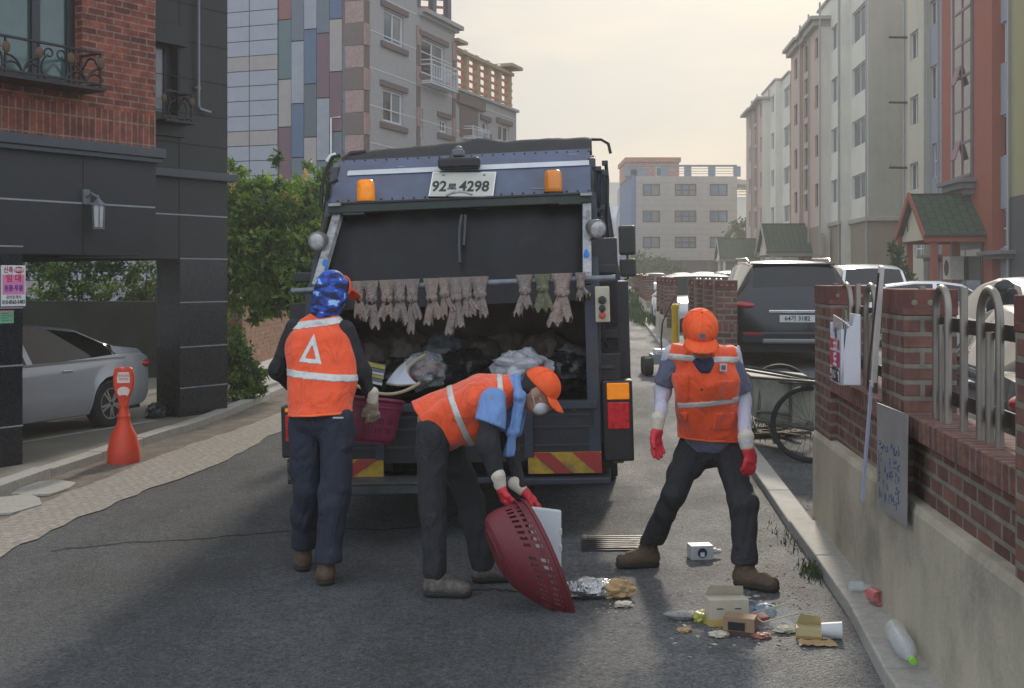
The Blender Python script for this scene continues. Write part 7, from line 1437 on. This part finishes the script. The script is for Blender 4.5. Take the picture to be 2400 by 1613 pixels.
for k in range(7): mb.box(-.18, .22, -.17 + k * .055, -.145 + k * .055, .006, .014, 0)
mb.box(-.21, -.18, -.21, .21, -.02, .015, 0); mb.box(.22, .25, -.21, .21, -.02, .015, 0); o = mb.build('drain_grate', [mat('iron_grate', (.035, .035, .034), .5, .3, var=.3, vs=12), mat('grate_slot', (.03, .03, .03), .6)], loc=(c.x, c.y, gz(c.x, c.y) + .004), rot=(0, -.025, -.07)); tag(o, 'iron drain grate in the road behind the open vest worker', 'grate')
# ---------------------------------------------------------------- baskets and white board handled by the workers
def basket(name, rt, rb, h, m, holes, n=96, rim=.014):
    """perforated plastic tub; local z axis from bottom to rim"""
    mb = MB(); rows = 14; P_ = lambda i, j: ((rb + (rt - rb) * (i / rows) ** .5) * math.cos(2 * math.pi * j / n), (rb + (rt - rb) * (i / rows) ** .5) * math.sin(2 * math.pi * j / n), h * i / rows); sk = set()
    for i in range(rows):
        for j in range(n):
            if i in holes and j % 2 == 0 and (j // 2) % 9 != 8: continue
            mb.quad(P_(i, j), P_(i, j + 1), P_(i + 1, j + 1), P_(i + 1, j))
    for i in range(1, 9):
        for j in range(n):
            if i % 2 and j % 2: continue
            a = rb * i / 9; b = rb * (i + 1) / 9; mb.quad(*[(q * math.cos(2 * math.pi * t / n), q * math.sin(2 * math.pi * t / n), 0) for q, t in ((a, j), (b, j), (b, j + 1), (a, j + 1))])
    o = mb.build('tub', m, None, solid=.004, recalc=False); o.name = name
    ring = MB(); ring.tube([(rt * math.cos(2 * math.pi * j / 48), rt * math.sin(2 * math.pi * j / 48), h) for j in range(49)], rim, 8, caps=False); ring.tube([(rt * .97 * math.cos(2 * math.pi * j / 48), rt * .97 * math.sin(2 * math.pi * j / 48), h * .82) for j in range(49)], rim * .5, 6, caps=False); ring.build('rim', m, o, smooth=60)
    return o
M_bkr = mat('dark_red_basket_plastic', lin(104, 32, 40), .55, var=.18, vs=8, bump=.1, bs=30); M_bkp = mat('crimson_basket_plastic', lin(120, 34, 62), .5, var=.2, vs=8)
q = P(1247 * 1.0288, 1277 * 1.0288, 6.32); ax = Vector((.80, .25, .30)).normalized(); axs = Vector((.93, .2, -.2)).normalized()
o = basket('basket', .335, .13, .29, M_bkr, (7, 8, 10, 11)); ur = Vector((.46, -.1, -.88)); ur = (ur - ax * ur.dot(ax)).normalized(); yv = ax.cross(ur)
o.data.transform(Matrix.Translation(-axs * .29) @ Matrix((ur, yv * .55, axs)).transposed().to_4x4()); o.children[0].data.transform(Matrix.Translation(-axs * .29) @ Matrix((ur, yv * .55, axs)).transposed().to_4x4()); o.location = q; tag(o, 'dark red slotted plastic basket tipped on edge in red gloved hands', 'basket')
q = P(848 * 1.0288, 922 * 1.0288, 7.64); o = basket('basket', .19, .14, .27, M_bkp, (3, 4, 6, 7)); o.matrix_world = Matrix.Translation(q + Vector((-.02, 0, -.24))) @ Matrix.Rotation(R(-8), 4, 'X') @ Matrix.Rotation(R(5), 4, 'Y'); tag(o, 'crimson plastic basket held upright against the hopper sill', 'basket')
k = 1.0288; a, b, c, d = P(1186 * k, 1152 * k, 6.52), P(1279 * k, 1164 * k, 6.5), P(1279 * k, 1302 * k, 6.48), P(1190 * k, 1300 * k, 6.5)
mb = MB(); mb.prism([a, b, c, d], (.0, .03, 0)); 
for t in (.35, .62): e = b + (c - b) * t; mb.box(e.x - .012, e.x + .004, e.y - .004, e.y + .03, e.z - .02, e.z + .02)
o = mb.build('foam_board', mat('white_polystyrene', (.62, .63, .64), .7, var=.04, bump=.1, bs=150), bevel=.01); tag(o, 'white polystyrene lid held upright behind the dark red basket', 'foam lid')
# ---------------------------------------------------------------- litter
def gp(x, y, dz=0, Y=None): p = G(x * 1.0288, y * 1.0288, dz if dz >= .07 else 0); p.z = gz(p.x, p.y) + dz; return p
M_foil = mat('crumpled_foil', (.6, .6, .6), .3, .9, var=.1, bump=.8, bs=60); M_kraft = mat('tan_paper', lin(176, 146, 104), .85, var=.15, vs=14, bump=.2, bs=30); M_pap = mat('off_white_paper', lin(188, 180, 160), .8, var=.1, vs=12); M_clr = mat('clear_bottle_plastic', (.66, .7, .7), .08, var=.1, alpha=.34, spec=1.)
o = crumple('foil_tray', gp(1345, 1362, .05), (.13, .07, .055), M_foil, 21, 'crumpled silver foil parcel beside the basket rim', 'foil', .3, local=False)
o = crumple('paper_wrap', gp(1405, 1362, .045), (.09, .06, .05), M_kraft, 25, 'crumpled tan paper wrap lying right of the foil parcel', 'paper', .4, local=False)
def box_(name, x, y, w_, d_, h_, rz, mats, lab, cat, lid=False, tx=None, tilt=0):
    p = gp(x, y); mb = MB(); mb.box(-w_ / 2, w_ / 2, -d_ / 2, d_ / 2, 0, h_, 0)
    if len(mats) > 1: mb.box(-w_ / 2 - .001, w_ / 2 + .001, -d_ / 2 - .001, d_ / 2 + .001, .0, h_ * .28, 1)
    if lid: mb.prism([(-w_ / 2, d_ / 2, h_), (w_ / 2, d_ / 2, h_), (w_ / 2 - .01, d_ / 2 - .03, h_ + .05), (-w_ / 2 + .02, d_ / 2 - .04, h_ + .06)], (0, .002, 0), 0)
    if tx: tx(mb)
    o = mb.build(name, mats, bevel=.003, loc=p, rot=(tilt, 0, rz)); return tag(o, lab, cat)
def slots(mb):
    for s in (-1, 1): mb.box(s * .045 - .016, s * .045 + .016, -.0525, -.05, .085, .09, 2)
box_('carton', 1655, 1422, .2, .1, .13, .08, [M_pap, mat('mustard_band', lin(190, 164, 96), .7), M_black], 'white takeaway carton with mustard band standing among the litter', 'box', True, slots)
def win(mb): mb.box(-.05, .03, -.0505, -.049, .03, .07, 2)
box_('carton', 1686, 1446, .15, .09, .09, -.35, [mat('brown_card', lin(146, 120, 94), .7, var=.1), mat('dark_card', lin(70, 56, 48), .7), M_black], 'brown and black snack carton lying in front of the white carton', 'box', False, win)
box_('carton', 1722, 1418, .12, .06, .035, .5, [mat('red_card', lin(156, 84, 72), .7)], 'flat red card box behind the brown snack carton', 'box', tilt=.2)
o = crumple('wrapper', gp(1602, 1418, .02), (.05, .045, .035), mat('yellow_green_film', lin(150, 146, 70), .4, var=.3, vs=30), 31, 'yellow green wrapper against the white carton', 'wrapper', .4, local=False)
mb = MB(); mb.lathe([(.001, .004), (.6, .004), (.95, .025), (1.02, .027), (.97, .03), (.6, .01), (.001, .01)], (0, 0, 0), 26); o = mb.build('foil_dish', M_foil, smooth=40, loc=gp(1557, 1412)); o.scale = (.1, .05, 1); tag(o, 'oval foil dish at the left end of the litter heap', 'dish')
def tray(x, y, s, lab, rz):
    p = gp(x, y); mb = MB(); w_, d_, h_ = s; mb.grid([[(-w_ / 2, -d_ / 2, .003), (w_ / 2, -d_ / 2, .003), (w_ / 2, d_ / 2, .003), (-w_ / 2, d_ / 2, .003)], [(-w_ / 2 - .01, -d_ / 2 - .01, h_), (w_ / 2 + .01, -d_ / 2 - .01, h_), (w_ / 2 + .01, d_ / 2 + .01, h_), (-w_ / 2 - .01, d_ / 2 + .01, h_)]], closed=True); mb.poly([(-w_ / 2, -d_ / 2, .003), (w_ / 2, -d_ / 2, .003), (w_ / 2, d_ / 2, .003), (-w_ / 2, d_ / 2, .003)]); mb.tube([(-w_ / 2 - .01, -d_ / 2 - .01, h_), (w_ / 2 + .01, -d_ / 2 - .01, h_), (w_ / 2 + .01, d_ / 2 + .01, h_), (-w_ / 2 - .01, d_ / 2 + .01, h_), (-w_ / 2 - .01, -d_ / 2 - .01, h_)], .004, 5, 1)
    o = mb.build('plastic_tray', [M_clr, M_pap], loc=p, rot=(.1, -.15, rz)); tag(o, lab, 'tray')
tray(1765, 1424, (.17, .1, .06), 'clear plastic tray right of the red card box', .3)
mb = MB(); mb.lathe([(.03, 0), (.045, .012), (.055, .035), (.05, .036), (.04, .014), (.001, .008)], (0, 0, 0), 20); o = mb.build('bowl', mat('grey_bowl_plastic', lin(150, 156, 158), .4), smooth=40, loc=gp(1712, 1398), rot=(.7, .3, 0)); tag(o, 'small grey plastic bowl tipped behind the white carton', 'bowl')
o = crumple('rag', gp(1742, 1398, .015), (.055, .05, .03), mat('blue_film', lin(112, 132, 150), .5, var=.2), 35, 'scrap of blue film behind the clear tray', 'wrapper', .4, local=False)
box_('carton', 1843, 1452, .12, .07, .05, -.25, [mat('cream_card', lin(184, 170, 126), .7, var=.1), mat('ochre_card', lin(160, 130, 70), .7)], 'cream and ochre carton nearest the kerb', 'box', True)
mb = MB(); mb.lathe([(.03, -.045), (.042, .05), (.04, .05), (.028, -.043)], (0, 0, .04), 18, 0, 'x'); o = mb.build('paper_cup', mat('white_cup', (.55, .56, .56), .5, var=.05), smooth=40, loc=gp(1893, 1455), rot=(0, 0, -.2)); tag(o, 'white paper cup lying right of the cream carton', 'cup')
mb = MB(); rows = [[(x * .17 - .085 + .01 * noise.noise(Vector((x * 4, y * 4, 2))), y * .09 - .045, .006 + .018 * abs(noise.noise(Vector((x * 5, y * 5, 0))))) for x in [i / 9 for i in range(10)]] for y in [j / 6 for j in range(7)]]; mb.grid(rows); o = mb.build('paper_scrap', M_kraft, smooth=40, loc=gp(1862, 1470), rot=(0, 0, -.1)); tag(o, 'creased tan paper sheet in front of the cream carton', 'paper')
def milk(mb): mb.lathe([(.001, -.0505), (.028, -.0505)], (.0, 0, .042), 18, 1, 'y'); mb.lathe([(.02, .1), (.018, .135)], (0, 0, .04), 12, 2, 'x')
box_('milk_carton', 1595, 1272, .14, .1, .085, .12, [mat('milk_white', (.55, .56, .55), .5, dirt=.2)], 'white carton with a dark blue round mark between the boots', 'carton', False, None)
o = bpy.data.objects['milk_carton']; mb = MB(); mb.lathe([(.001, -.0515), (.03, -.0515)], (.0, 0, .042), 18, 0, 'y'); mb.box(-.013, .013, -.054, -.052, .02, .046, 1); mb.build('printed_mark', [mat('milk_blue', lin(64, 70, 98), .5), M_white], o); mb = MB(); mb.lathe([(.02, .07), (.02, .1), (.012, .105), (.012, .13)], (0, 0, .04), 12, 0, 'x'); mb.build('spout', M_white, o, smooth=40)
def bottle(x, y, L_, r, rz, m, capm, lab, ribs=True, ty=0., cat='bottle', z=.08, name='plastic_bottle'):
    p = gp(x, y, z); mb = MB(); pr = []; n = 26
    for i in range(n + 1):
        f = i / n; rr_ = r * (1 - .06 * (ribs and (i % 3 == 0) and .1 < f < .62))
        if f < .04: rr_ = r * .7
        if f > .7: rr_ = r * (1 - (f - .7) / .3 * .68)
        pr.append((rr_, f * L_))
    mb.lathe(pr, (0, 0, r), 20, 0, 'x'); o = mb.build(name, m, smooth=30, loc=p, rot=(0, ty, rz)); tag(o, lab, cat)
    mb = MB(); mb.lathe([(.001, L_), (r * .36, L_), (r * .36, L_ + .022), (r * .3, L_ + .025), (.001, L_ + .025)], (0, 0, r), 14, 0, 'x'); mb.build('bottle_cap', capm, o, smooth=40)
    if ribs and r > .04: mb = MB(); mb.lathe([(r * 1.005, L_ * .3), (r * 1.005, L_ * .52)], (0, 0, r), 20, 0, 'x'); mb.build('bottle_label', mat('clear_label', (.7, .74, .74), .2, alpha=.3, var=.1), o, smooth=60)
_a, _b = gp(2034, 1452, .08), gp(2078, 1530, .08)
bottle(2034, 1452, (_b - _a).length, .045, math.atan2(_b.y - _a.y, _b.x - _a.x), M_clr, mat('lime_cap', lin(130, 196, 70), .4), 'large clear ribbed bottle with lime green cap on the kerb')
bottle(1933, 1347, .1, .025, -.05, M_clr, M_clr, 'small clear bottle lying on the kerb above the pink cup')
mb = MB(); mb.lathe([(.001, .0), (.03, .0), (.036, .02), (.036, .1), (.033, .1), (.03, .01)], (0, 0, 0), 20, 0, 'x'); o = mb.build('plastic_cup', mat('pink_clear_plastic', lin(214, 120, 122), .2, alpha=.5, var=.1), smooth=40, loc=gp(1982, 1352, .115), rot=(0, 0, -1.4)); tag(o, 'pink translucent cup lying on the kerb against the wall', 'cup')
for k_, (x, y, r, m, lb) in enumerate(((1640, 1452, .03, M_pap, 'small crumpled white tissue below the brown snack carton'), (1790, 1440, .035, M_pap, 'crumpled white paper right of the clear tray'), (1560, 1440, .022, M_kraft, 'small tan scrap below the foil dish'), (1735, 1455, .028, mat('ketchup_sachet', lin(150, 96, 84), .5), 'tiny red sachet in front of the clear tray'), (1420, 1382, .03, M_pap, 'flat white scrap just below the tan paper wrap'), (1670, 1400, .03, M_bagc, 'wisp of clear film behind the white carton'))):
    crumple('paper_scrap', gp(x, y, r * .4), (r * 1.5, r, r * .5), m, 60 + k_, lb, 'paper', .5, n=12, local=False)
# loose chips, seeds and straw over the road near the kerb
mb = MB(); rr = random.Random(9)
def scat(n, fn, smin, smax, mm):
    for _ in range(n):
        x, y = fn(); s = rr.uniform(smin, smax); a = rr.uniform(0, 6.3); z = gz(x, y) + .003; dx, dy = s * math.cos(a), s * math.sin(a); k = rr.uniform(.15, .6)
        mb.add([(x - dx, y - dy, z), (x + dy * k, y - dx * k, z + s * .25), (x + dx, y + dy, z + s * .1), (x - dy * k, y + dx * k, z)], [(0, 1, 2, 3)], rr.randrange(mm))
def near(u0, u1, v0, v1): return lambda: (lambda p: (p.x, p.y))(G(rr.uniform(u0, u1), rr.uniform(v0, v1)))
scat(420, near(1560, 1900, 1230, 1560), .003, .013, 4); scat(70, near(1560, 1900, 1380, 1520), .01, .03, 2); scat(130, near(1740, 1900, 1150, 1420), .005, .02, 4); scat(160, near(1300, 2000, 1380, 1600), .002, .008, 3); scat(160, near(0, 1300, 1150, 1600), .002, .006, 3); scat(40, near(1380, 1480, 1380, 1440), .006, .015, 2); scat(120, near(30, 520, 1030, 1200), .004, .012, 4)
o = mb.build('litter', [mat('pale_chip', (.42, .4, .36), .8, var=.2), mat('straw_chip', lin(150, 132, 92), .9, var=.2), mat('grey_chip', (.22, .21, .2), .9), mat('dead_leaf', lin(92, 66, 46), .9, var=.3)], recalc=False); tag(o, kind='stuff')
mb = MB()
def blades(fn, n, h0, h1):
    for _ in range(n):
        x, y = fn(); h = rr.uniform(h0, h1); a = rr.uniform(0, 6.3); l_ = rr.uniform(.1, .6) * h; z = gz(x, y); w_ = .004 + h * .02; mb.add([(x - w_ * math.sin(a), y + w_ * math.cos(a), z), (x + w_ * math.sin(a), y - w_ * math.cos(a), z), (x + l_ * .4 * math.cos(a), y + l_ * .4 * math.sin(a), z + h * .7), (x + l_ * math.cos(a), y + l_ * math.sin(a), z + h)], [(0, 1, 2), (0, 2, 3)])
def ds(x, y, r1, r2): return lambda: (x + rr.gauss(0, r1), y + rr.gauss(0, r2))
blades(ds(1.74, 6.85, .04, .1), 170, .02, .07); blades(ds(1.78, 7.6, .04, .3), 60, .02, .05); blades(ds(3.9, 37, .18, 3), 500, .1, .4); blades(ds(3.2, 30, .12, 1.4), 300, .1, .35); blades(ds(2.45, 12.4, .25, .5), 300, .04, .12); blades(ds(4.8, 45, .3, 5), 300, .2, .6)
o = mb.build('grass', mat('kerb_grass', (.06, .1, .03), .8, var=.35, vs=3), recalc=False); tag(o, kind='stuff')
# ---------------------------------------------------------------- plastic cone bollard, bin bag, pipe stub
c = G(290, 1085); BO = empty('traffic_cone', (c.x, c.y, gz(c.x, c.y)), .25, 'tall orange plastic parking cone with a white notice on its head', 'cone'); s_ = c.y / 2800
zz = lambda v: (1085 - v) * s_
M_con = mat('orange_cone_plastic', lin(214, 66, 34), .5, var=.12, vs=6, dirt=.3)
mb = MB(); mb.lathe([(.155, 0), (.158, .03), (.154, zz(1052)), (.15, zz(1048)), (.125, zz(1020)), (.08, zz(1000)), (.062, zz(985)), (.06, zz(978)), (.064, zz(975)), (.05, zz(968)), (.045, zz(955)), (.05, zz(940)), (.06, zz(925))], (0, 0, 0), 28)
mb.build('cone_body', M_con, BO, smooth=35)
mb = MB(); pr_ = [(.042, 955), (.052, 935), (.078, 922), (.095, 905), (.1, 890), (.095, 875), (.078, 862), (.03, 860), (0, 864)]
outl = [(x, zz(v)) for x, v in pr_] + [(-x, zz(v)) for x, v in reversed(pr_[:-1])]; mb.prism([(x, -.045, z) for x, z in outl], (0, .09, 0)); mb.build('cone_head', M_con, BO, bevel=.015, smooth=40)
mb = MB(); mb.prism([(x, -.052, z) for x, z in [(-.058, zz(897)), (.058, zz(897)), (.062, zz(885)), (.05, zz(872)), (-.05, zz(872)), (-.062, zz(885))]], (0, .01, 0), 0); mb.prism([(.058 * math.cos(a), -.052, zz(915) + .062 * math.sin(a) * (1 if math.sin(a) < 0 else .62)) for a in [k * math.pi / 10 for k in range(20)]], (0, .01, 0), 0)
for k, (tx, sz) in enumerate((('주차금지', .03), ('외부차량', .024))): text_into(mb, tx, sz, (0, -.053, zz(880.5) - k * .032), (1, 0, 0), (0, 0, 1), 1, .0006)
mb.build('cone_notice', [mat('notice_cream', lin(226, 204, 196), .5), mat('notice_red_ink', lin(206, 70, 60), .5)], BO)
crumple('bin_bag', G(362, 992) + Vector((0, .1, .12)), (.14, .14, .12), M_bagk, 40, 'black bin bag against the granite pillar in the car park', 'bag', .3, local=False)
p = G(508, 968); p.z = gz(p.x, p.y) + .02; s_ = p.y / 2800; mb = MB(); mb.tube([(0, 0, 0), (0, 0, 30 * s_), (-.01, 0, 37 * s_), (-.03, 0, 42 * s_), (-.06, .01, 45 * s_), (-.1, .04, 45 * s_)], .036, 12); mb.lathe([(.042, 18 * s_), (.042, 22 * s_)], (0, 0, 0), 12); o = mb.build('pipe_stub', mat('pale_pvc', lin(176, 176, 180), .4, var=.08, dirt=.2), smooth=50, loc=p); tag(o, 'pale plastic drain pipe stub bending into the granite pillar', 'pipe')
# ---------------------------------------------------------------- garden wall, ramp and plants on the left
x0, x1 = P(560, 0, 22.5).x, P(735, 0, 31).x; f = Face(x0, 22.5, x1 - x0, 8.5); root = empty('garden_wall', (x0, 22.5, 0), f.ang, 'old orange brick garden wall beyond the granite house', 'wall')
mb = MB(); mb.box(.3, 8.5, 0, .25, -.3, 1.25); mb.build('wall', brick('orange_old_brick', lin(160, 106, 76), lin(126, 84, 62), lin(140, 120, 98), .22, .085, .014, bump=1., vari=.5), root)
mb = MB(); mb.box(0, .42, -.06, .3, -.3, 1.32); mb.build('pillar', brick('dark_wall_brick', lin(110, 66, 52), lin(150, 110, 84), lin(130, 110, 92), .2, .16, .02, bump=1., vari=.4), root)
mb = MB(); kk = [(597, 930), (659, 909)]; pts = [G(600, 926), G(662, 907), G(700, 860), G(655, 838), G(590, 852), G(575, 905)]; mb.prism([(p.x, p.y, gz(p.x, p.y) + .0) for p in pts], (0, 0, .12)); o = mb.build('ramp', mat('pale_concrete_ramp', lin(176, 174, 168), .8, var=.1, dirt=.3), bevel=.02); tag(o, kind='structure')
mb = MB(); mb.box(-13, -5.4, 21.6, 21.9, -.3, 1.3); o = mb.build('boundary_wall', mat('mossy_dark_wall', (.045, .05, .04), .9, var=.35, vs=3, dirt=.4)); tag(o, 'dark mossy boundary wall behind the car park', 'wall')
def leafm(n, c, v=.4):
    m = mat(n, c, .55, var=v, vs=2.5, spec=.4); b = m.node_tree.nodes['Principled BSDF']; b.inputs['Subsurface Weight'].default_value = 0
    nt_ = m.node_tree; tr = nt_.nodes.new('ShaderNodeBsdfTranslucent'); tr.inputs[0].default_value = (c[0] * 2.2, c[1] * 2.4, c[2] * 1.2, 1); ms_ = nt_.nodes.new('ShaderNodeMixShader'); ms_.inputs[0].default_value = .35; ou = nt_.nodes['Material Output']; nt_.links.new(b.outputs[0], ms_.inputs[1]); nt_.links.new(tr.outputs[0], ms_.inputs[2]); nt_.links.new(ms_.outputs[0], ou.inputs[0]); return m
L1, L2, L3, L4 = leafm('leaf_green', (.085, .15, .035)), leafm('leaf_light', (.17, .24, .06)), leafm('leaf_dark', (.038, .08, .03)), leafm('leaf_orange_blossom', (.55, .32, .1))
def crown(name, blobs, n, s0, s1, mats, parent, sd=1, wts=(.5, .3, .2), droop=.3, asp=.42):
    """leaves spread through the clumps' volumes; each leaf is two bent faces"""
    g = np.random.RandomState(sd); V = []; Fc = []; Mi = []; vol = np.array([b[1][0] * b[1][1] * b[1][2] for b in blobs]) ** .8; vol = vol / vol.sum(); b_ = 0
    for (c, r), k in zip(blobs, (vol * n).astype(int)):
        m_ = max(3, k // 45); d = g.normal(size=(m_, 3)); d /= np.linalg.norm(d, axis=1)[:, None]; cc = np.array(c) + d * np.array(r) * g.uniform(.35, 1., (m_, 1)) ** .6; tw = g.choice(len(mats), m_, p=np.array(wts) / sum(wts))
        for i in range(k):
            q = i % m_; p = cc[q] + g.normal(size=3) * np.array(r) * .13; s = g.uniform(s0, s1); a = g.normal(size=3); a[2] -= droop; a /= np.linalg.norm(a); b = np.cross(a, g.normal(size=3)); b /= np.linalg.norm(b) + 1e-9; nn = np.cross(a, b); w_ = s * asp
            V += [p, p + a * s * .5 + b * w_ * .5 + nn * s * .06, p + a * s, p + a * s * .5 - b * w_ * .5 + nn * s * .06]; Fc += [(b_, b_ + 1, b_ + 2), (b_, b_ + 2, b_ + 3)]; mi_ = tw[q] if g.rand() < .8 else g.randint(len(mats)); Mi += [mi_, mi_]; b_ += 4
    me = bpy.data.meshes.new(name); me.from_pydata([tuple(v) for v in V], [], Fc)
    for m in mats: me.materials.append(m)
    me.polygons.foreach_set('material_index', [int(x) for x in Mi]); o = bpy.data.objects.new(name, me); COL.objects.link(o); o.parent = parent; return o
def limbs(root, base, tips, r, m):
    mb = MB(); b = Vector(base)
    for t in tips: t = Vector(t); mid = b.lerp(t, .5) + Vector((random.uniform(-.1, .1), random.uniform(-.1, .1), .1)); mb.tube([b, b.lerp(mid, .5) + Vector((0, 0, .05)), mid, t], [r, r * .75, r * .5, r * .2], 7)
    return mb.build('trunk', m, root, smooth=60)
M_bark = mat('bark', (.09, .07, .05), .9, var=.3, bump=.5, bs=20)
def pl(u, v, y): return tuple(P(u, v, y))
T1 = empty('fig_tree', (-4.3, 19.6, gz(-4.3, 19.6)), 0, 'leafy green tree hanging over the brick garden wall left of the truck', 'tree'); o1 = T1.location
bl_ = [(pl(600, 500, 19.6), (.75, .7, .5)), (pl(670, 520, 19.3), (.75, .7, .6)), (pl(570, 560, 19.4), (.7, .7, .6)), (pl(640, 600, 19.), (.8, .7, .5)), (pl(700, 600, 19.4), (.6, .7, .6)), (pl(590, 640, 19.), (.75, .6, .4)), (pl(655, 672, 18.8), (.6, .5, .35)), (pl(705, 670, 19), (.45, .5, .4)), (pl(640, 712, 18.8), (.35, .4, .2)), (pl(612, 735, 18.9), (.2, .3, .2)), (pl(558, 478, 19.4), (.5, .5, .45)), (pl(720, 500, 20), (.5, .5, .6)), (pl(570, 690, 19.2), (.5, .5, .25)), (pl(740, 640, 19.6), (.4, .5, .7)), (pl(745, 560, 19.8), (.45, .5, .6))]
up_ = [(pl(664, 405, 19.5), (.15, .2, .45)), (pl(640, 440, 19.6), (.3, .3, .35)), (pl(548, 435, 19.5), (.2, .2, .4)), (pl(600, 455, 19.6), (.3, .3, .3)), (pl(720, 440, 19.9), (.35, .35, .4)), (pl(760, 430, 20.2), (.3, .3, .4))]
crown('crown', [((c[0] - o1.x, c[1] - o1.y, c[2] - o1.z), r) for c, r in bl_ + up_], 26000, .07, .17, [L1, L2, L3], T1, 3)
crown('blossom', [((c[0] - o1.x, c[1] - o1.y, c[2] - o1.z), r) for c, r in ((pl(676, 452, 19.), (.16, .1, .08)), (pl(690, 465, 19), (.12, .1, .08)), (pl(717, 410, 19.6), (.08, .1, .12)), (pl(536, 440, 19), (.08, .1, .06)), (pl(660, 462, 19), (.06, .06, .06)))], 170, .04, .07, [L4], T1, 4, (1,))
tk = limbs(T1, (-.75, 1.5, 1.7), [(-.6, .4, 2.6), (.2, .2, 2.6), (.7, .3, 2.6), (-.2, .3, 2.5), (.4, 0, 3.2)], .05, M_bark); mb = MB(); mb.tube([(-.8, 1.5, -.2), (-.78, 1.5, .8), (-.75, 1.5, 1.75)], [.085, .07, .055], 9); mb.build('trunk_base', M_bark, tk, smooth=60)
T2 = empty('garden_shrub', (-4.6, 17.5, gz(-4.6, 17.5)), 0, 'dense low shrub growing beside the granite pillar', 'shrub'); o1 = T2.location
crown('foliage', [((c[0] - o1.x, c[1] - o1.y, c[2] - o1.z), r) for c, r in ((pl(545, 850, 17.4), (.3, .3, .5)), (pl(570, 880, 17.3), (.3, .3, .4)), (pl(595, 890, 17.2), (.18, .25, .25)), (pl(545, 790, 17.6), (.2, .25, .4)), (pl(610, 865, 17.3), (.1, .15, .2)), (pl(560, 925, 17.1), (.3, .2, .15)))], 4200, .05, .1, [L3, L1, L2], T2, 6); limbs(T2, (0, 0, 0), [(0, 0, 1), (.2, 0, .6), (-.1, .1, 1.3)], .03, M_bark)
for k, (u, sd_) in enumerate(((90, 1), (180, 2), (260, 3), (345, 4))):
    y = 23.2; c = P(u, 640, y); T3 = empty('hedge_bush', (c.x, y, gz(c.x, y)), 0, ('bright green bush behind the car park wall beside the pink notice', 'dark bush behind the car park wall above the saloon roof', 'bush with a bright tuft behind the car park wall', 'bush behind the car park wall next to the granite pillar')[k], 'bush', 'bushes behind the car park'); crown('foliage', [((0, 0, 1.75), (.65, .6, .55)), ((-.3, 0, 2.4), (.6, .6, .5)), ((.3, .1, 1.2), (.55, .5, .6)), ((0, .1, 3.), (.7, .6, .6))], 3000, .07, .16, [L1, L2, L3] if k in (0, 2) else [L3, L1, L2], T3, 20 + sd_); limbs(T3, (0, 0, 0), [(0, 0, 2), (.3, 0, 1.6)], .05, M_bark)
# conifer and bushes on the right and far away
c = P(2104, 600, 34.); T4 = empty('conifer', (c.x, 34., gz(c.x, 34)), 0, 'dark conical evergreen beside the near entrance porch', 'tree'); crown('crown', [((0, 0, 2.4 - k * .42), (.16 + k * .13, .16 + k * .13, .4)) for k in range(6)], 4200, .08, .18, [L3, leafm('conifer_green', (.02, .042, .022))], T4, 9, (.5, .5), -.6); limbs(T4, (0, 0, -.1), [(0, 0, 2.2)], .09, M_bark)
for (u, v, y, r, lb, sd_) in ((1515, 628, 105, 2.4, 'broad dark bush at the foot of the beige street end block', 31), (1557, 634, 105, 1.5, 'low dark bush right of the broad one before the beige block', 32), (1745, 545, 112, 1.6, 'small tree showing beside the white house with the louvred floor', 33)):
    c = P(u, v, y); T5 = empty('tree', (c.x, y, gz(c.x, y)), 0, lb, 'tree'); zc_ = c.z - T5.location.z; crown('crown', [((0, 0, zc_), (r, r, r * .7)), ((r * .6, 0, zc_ - .3), (r * .7, r, r * .5)), ((-r * .5, 0, zc_ - .2 * r), (r * .6, r, r * .6))], 1600, .25, .55, [L3, L1], T5, sd_, (.7, .3)); limbs(T5, (0, 0, 0), [(0, 0, zc_), (.6, 0, zc_ * .9)], .15, M_bark)

# ---------------------------------------------------------------- air: thin haze added over the whole street to lift the dark tones
mb = MB(); mb.box(-260, 320, -20, 480, -3, 19.5); o = mb.build('haze', None); o.data.materials.clear(); m = bpy.data.materials.new('added_haze'); m.use_nodes = True; n_ = m.node_tree.nodes; n_.remove(n_['Principled BSDF'])
pv_ = n_.new('ShaderNodeVolumePrincipled'); pv_.inputs['Color'].default_value = (.9, .9, .88, 1); pv_.inputs['Density'].default_value = .0021; pv_.inputs['Anisotropy'].default_value = .35; m.node_tree.links.new(pv_.outputs[0], n_['Material Output'].inputs['Volume']); o.data.materials.append(m); tag(o, kind='stuff')
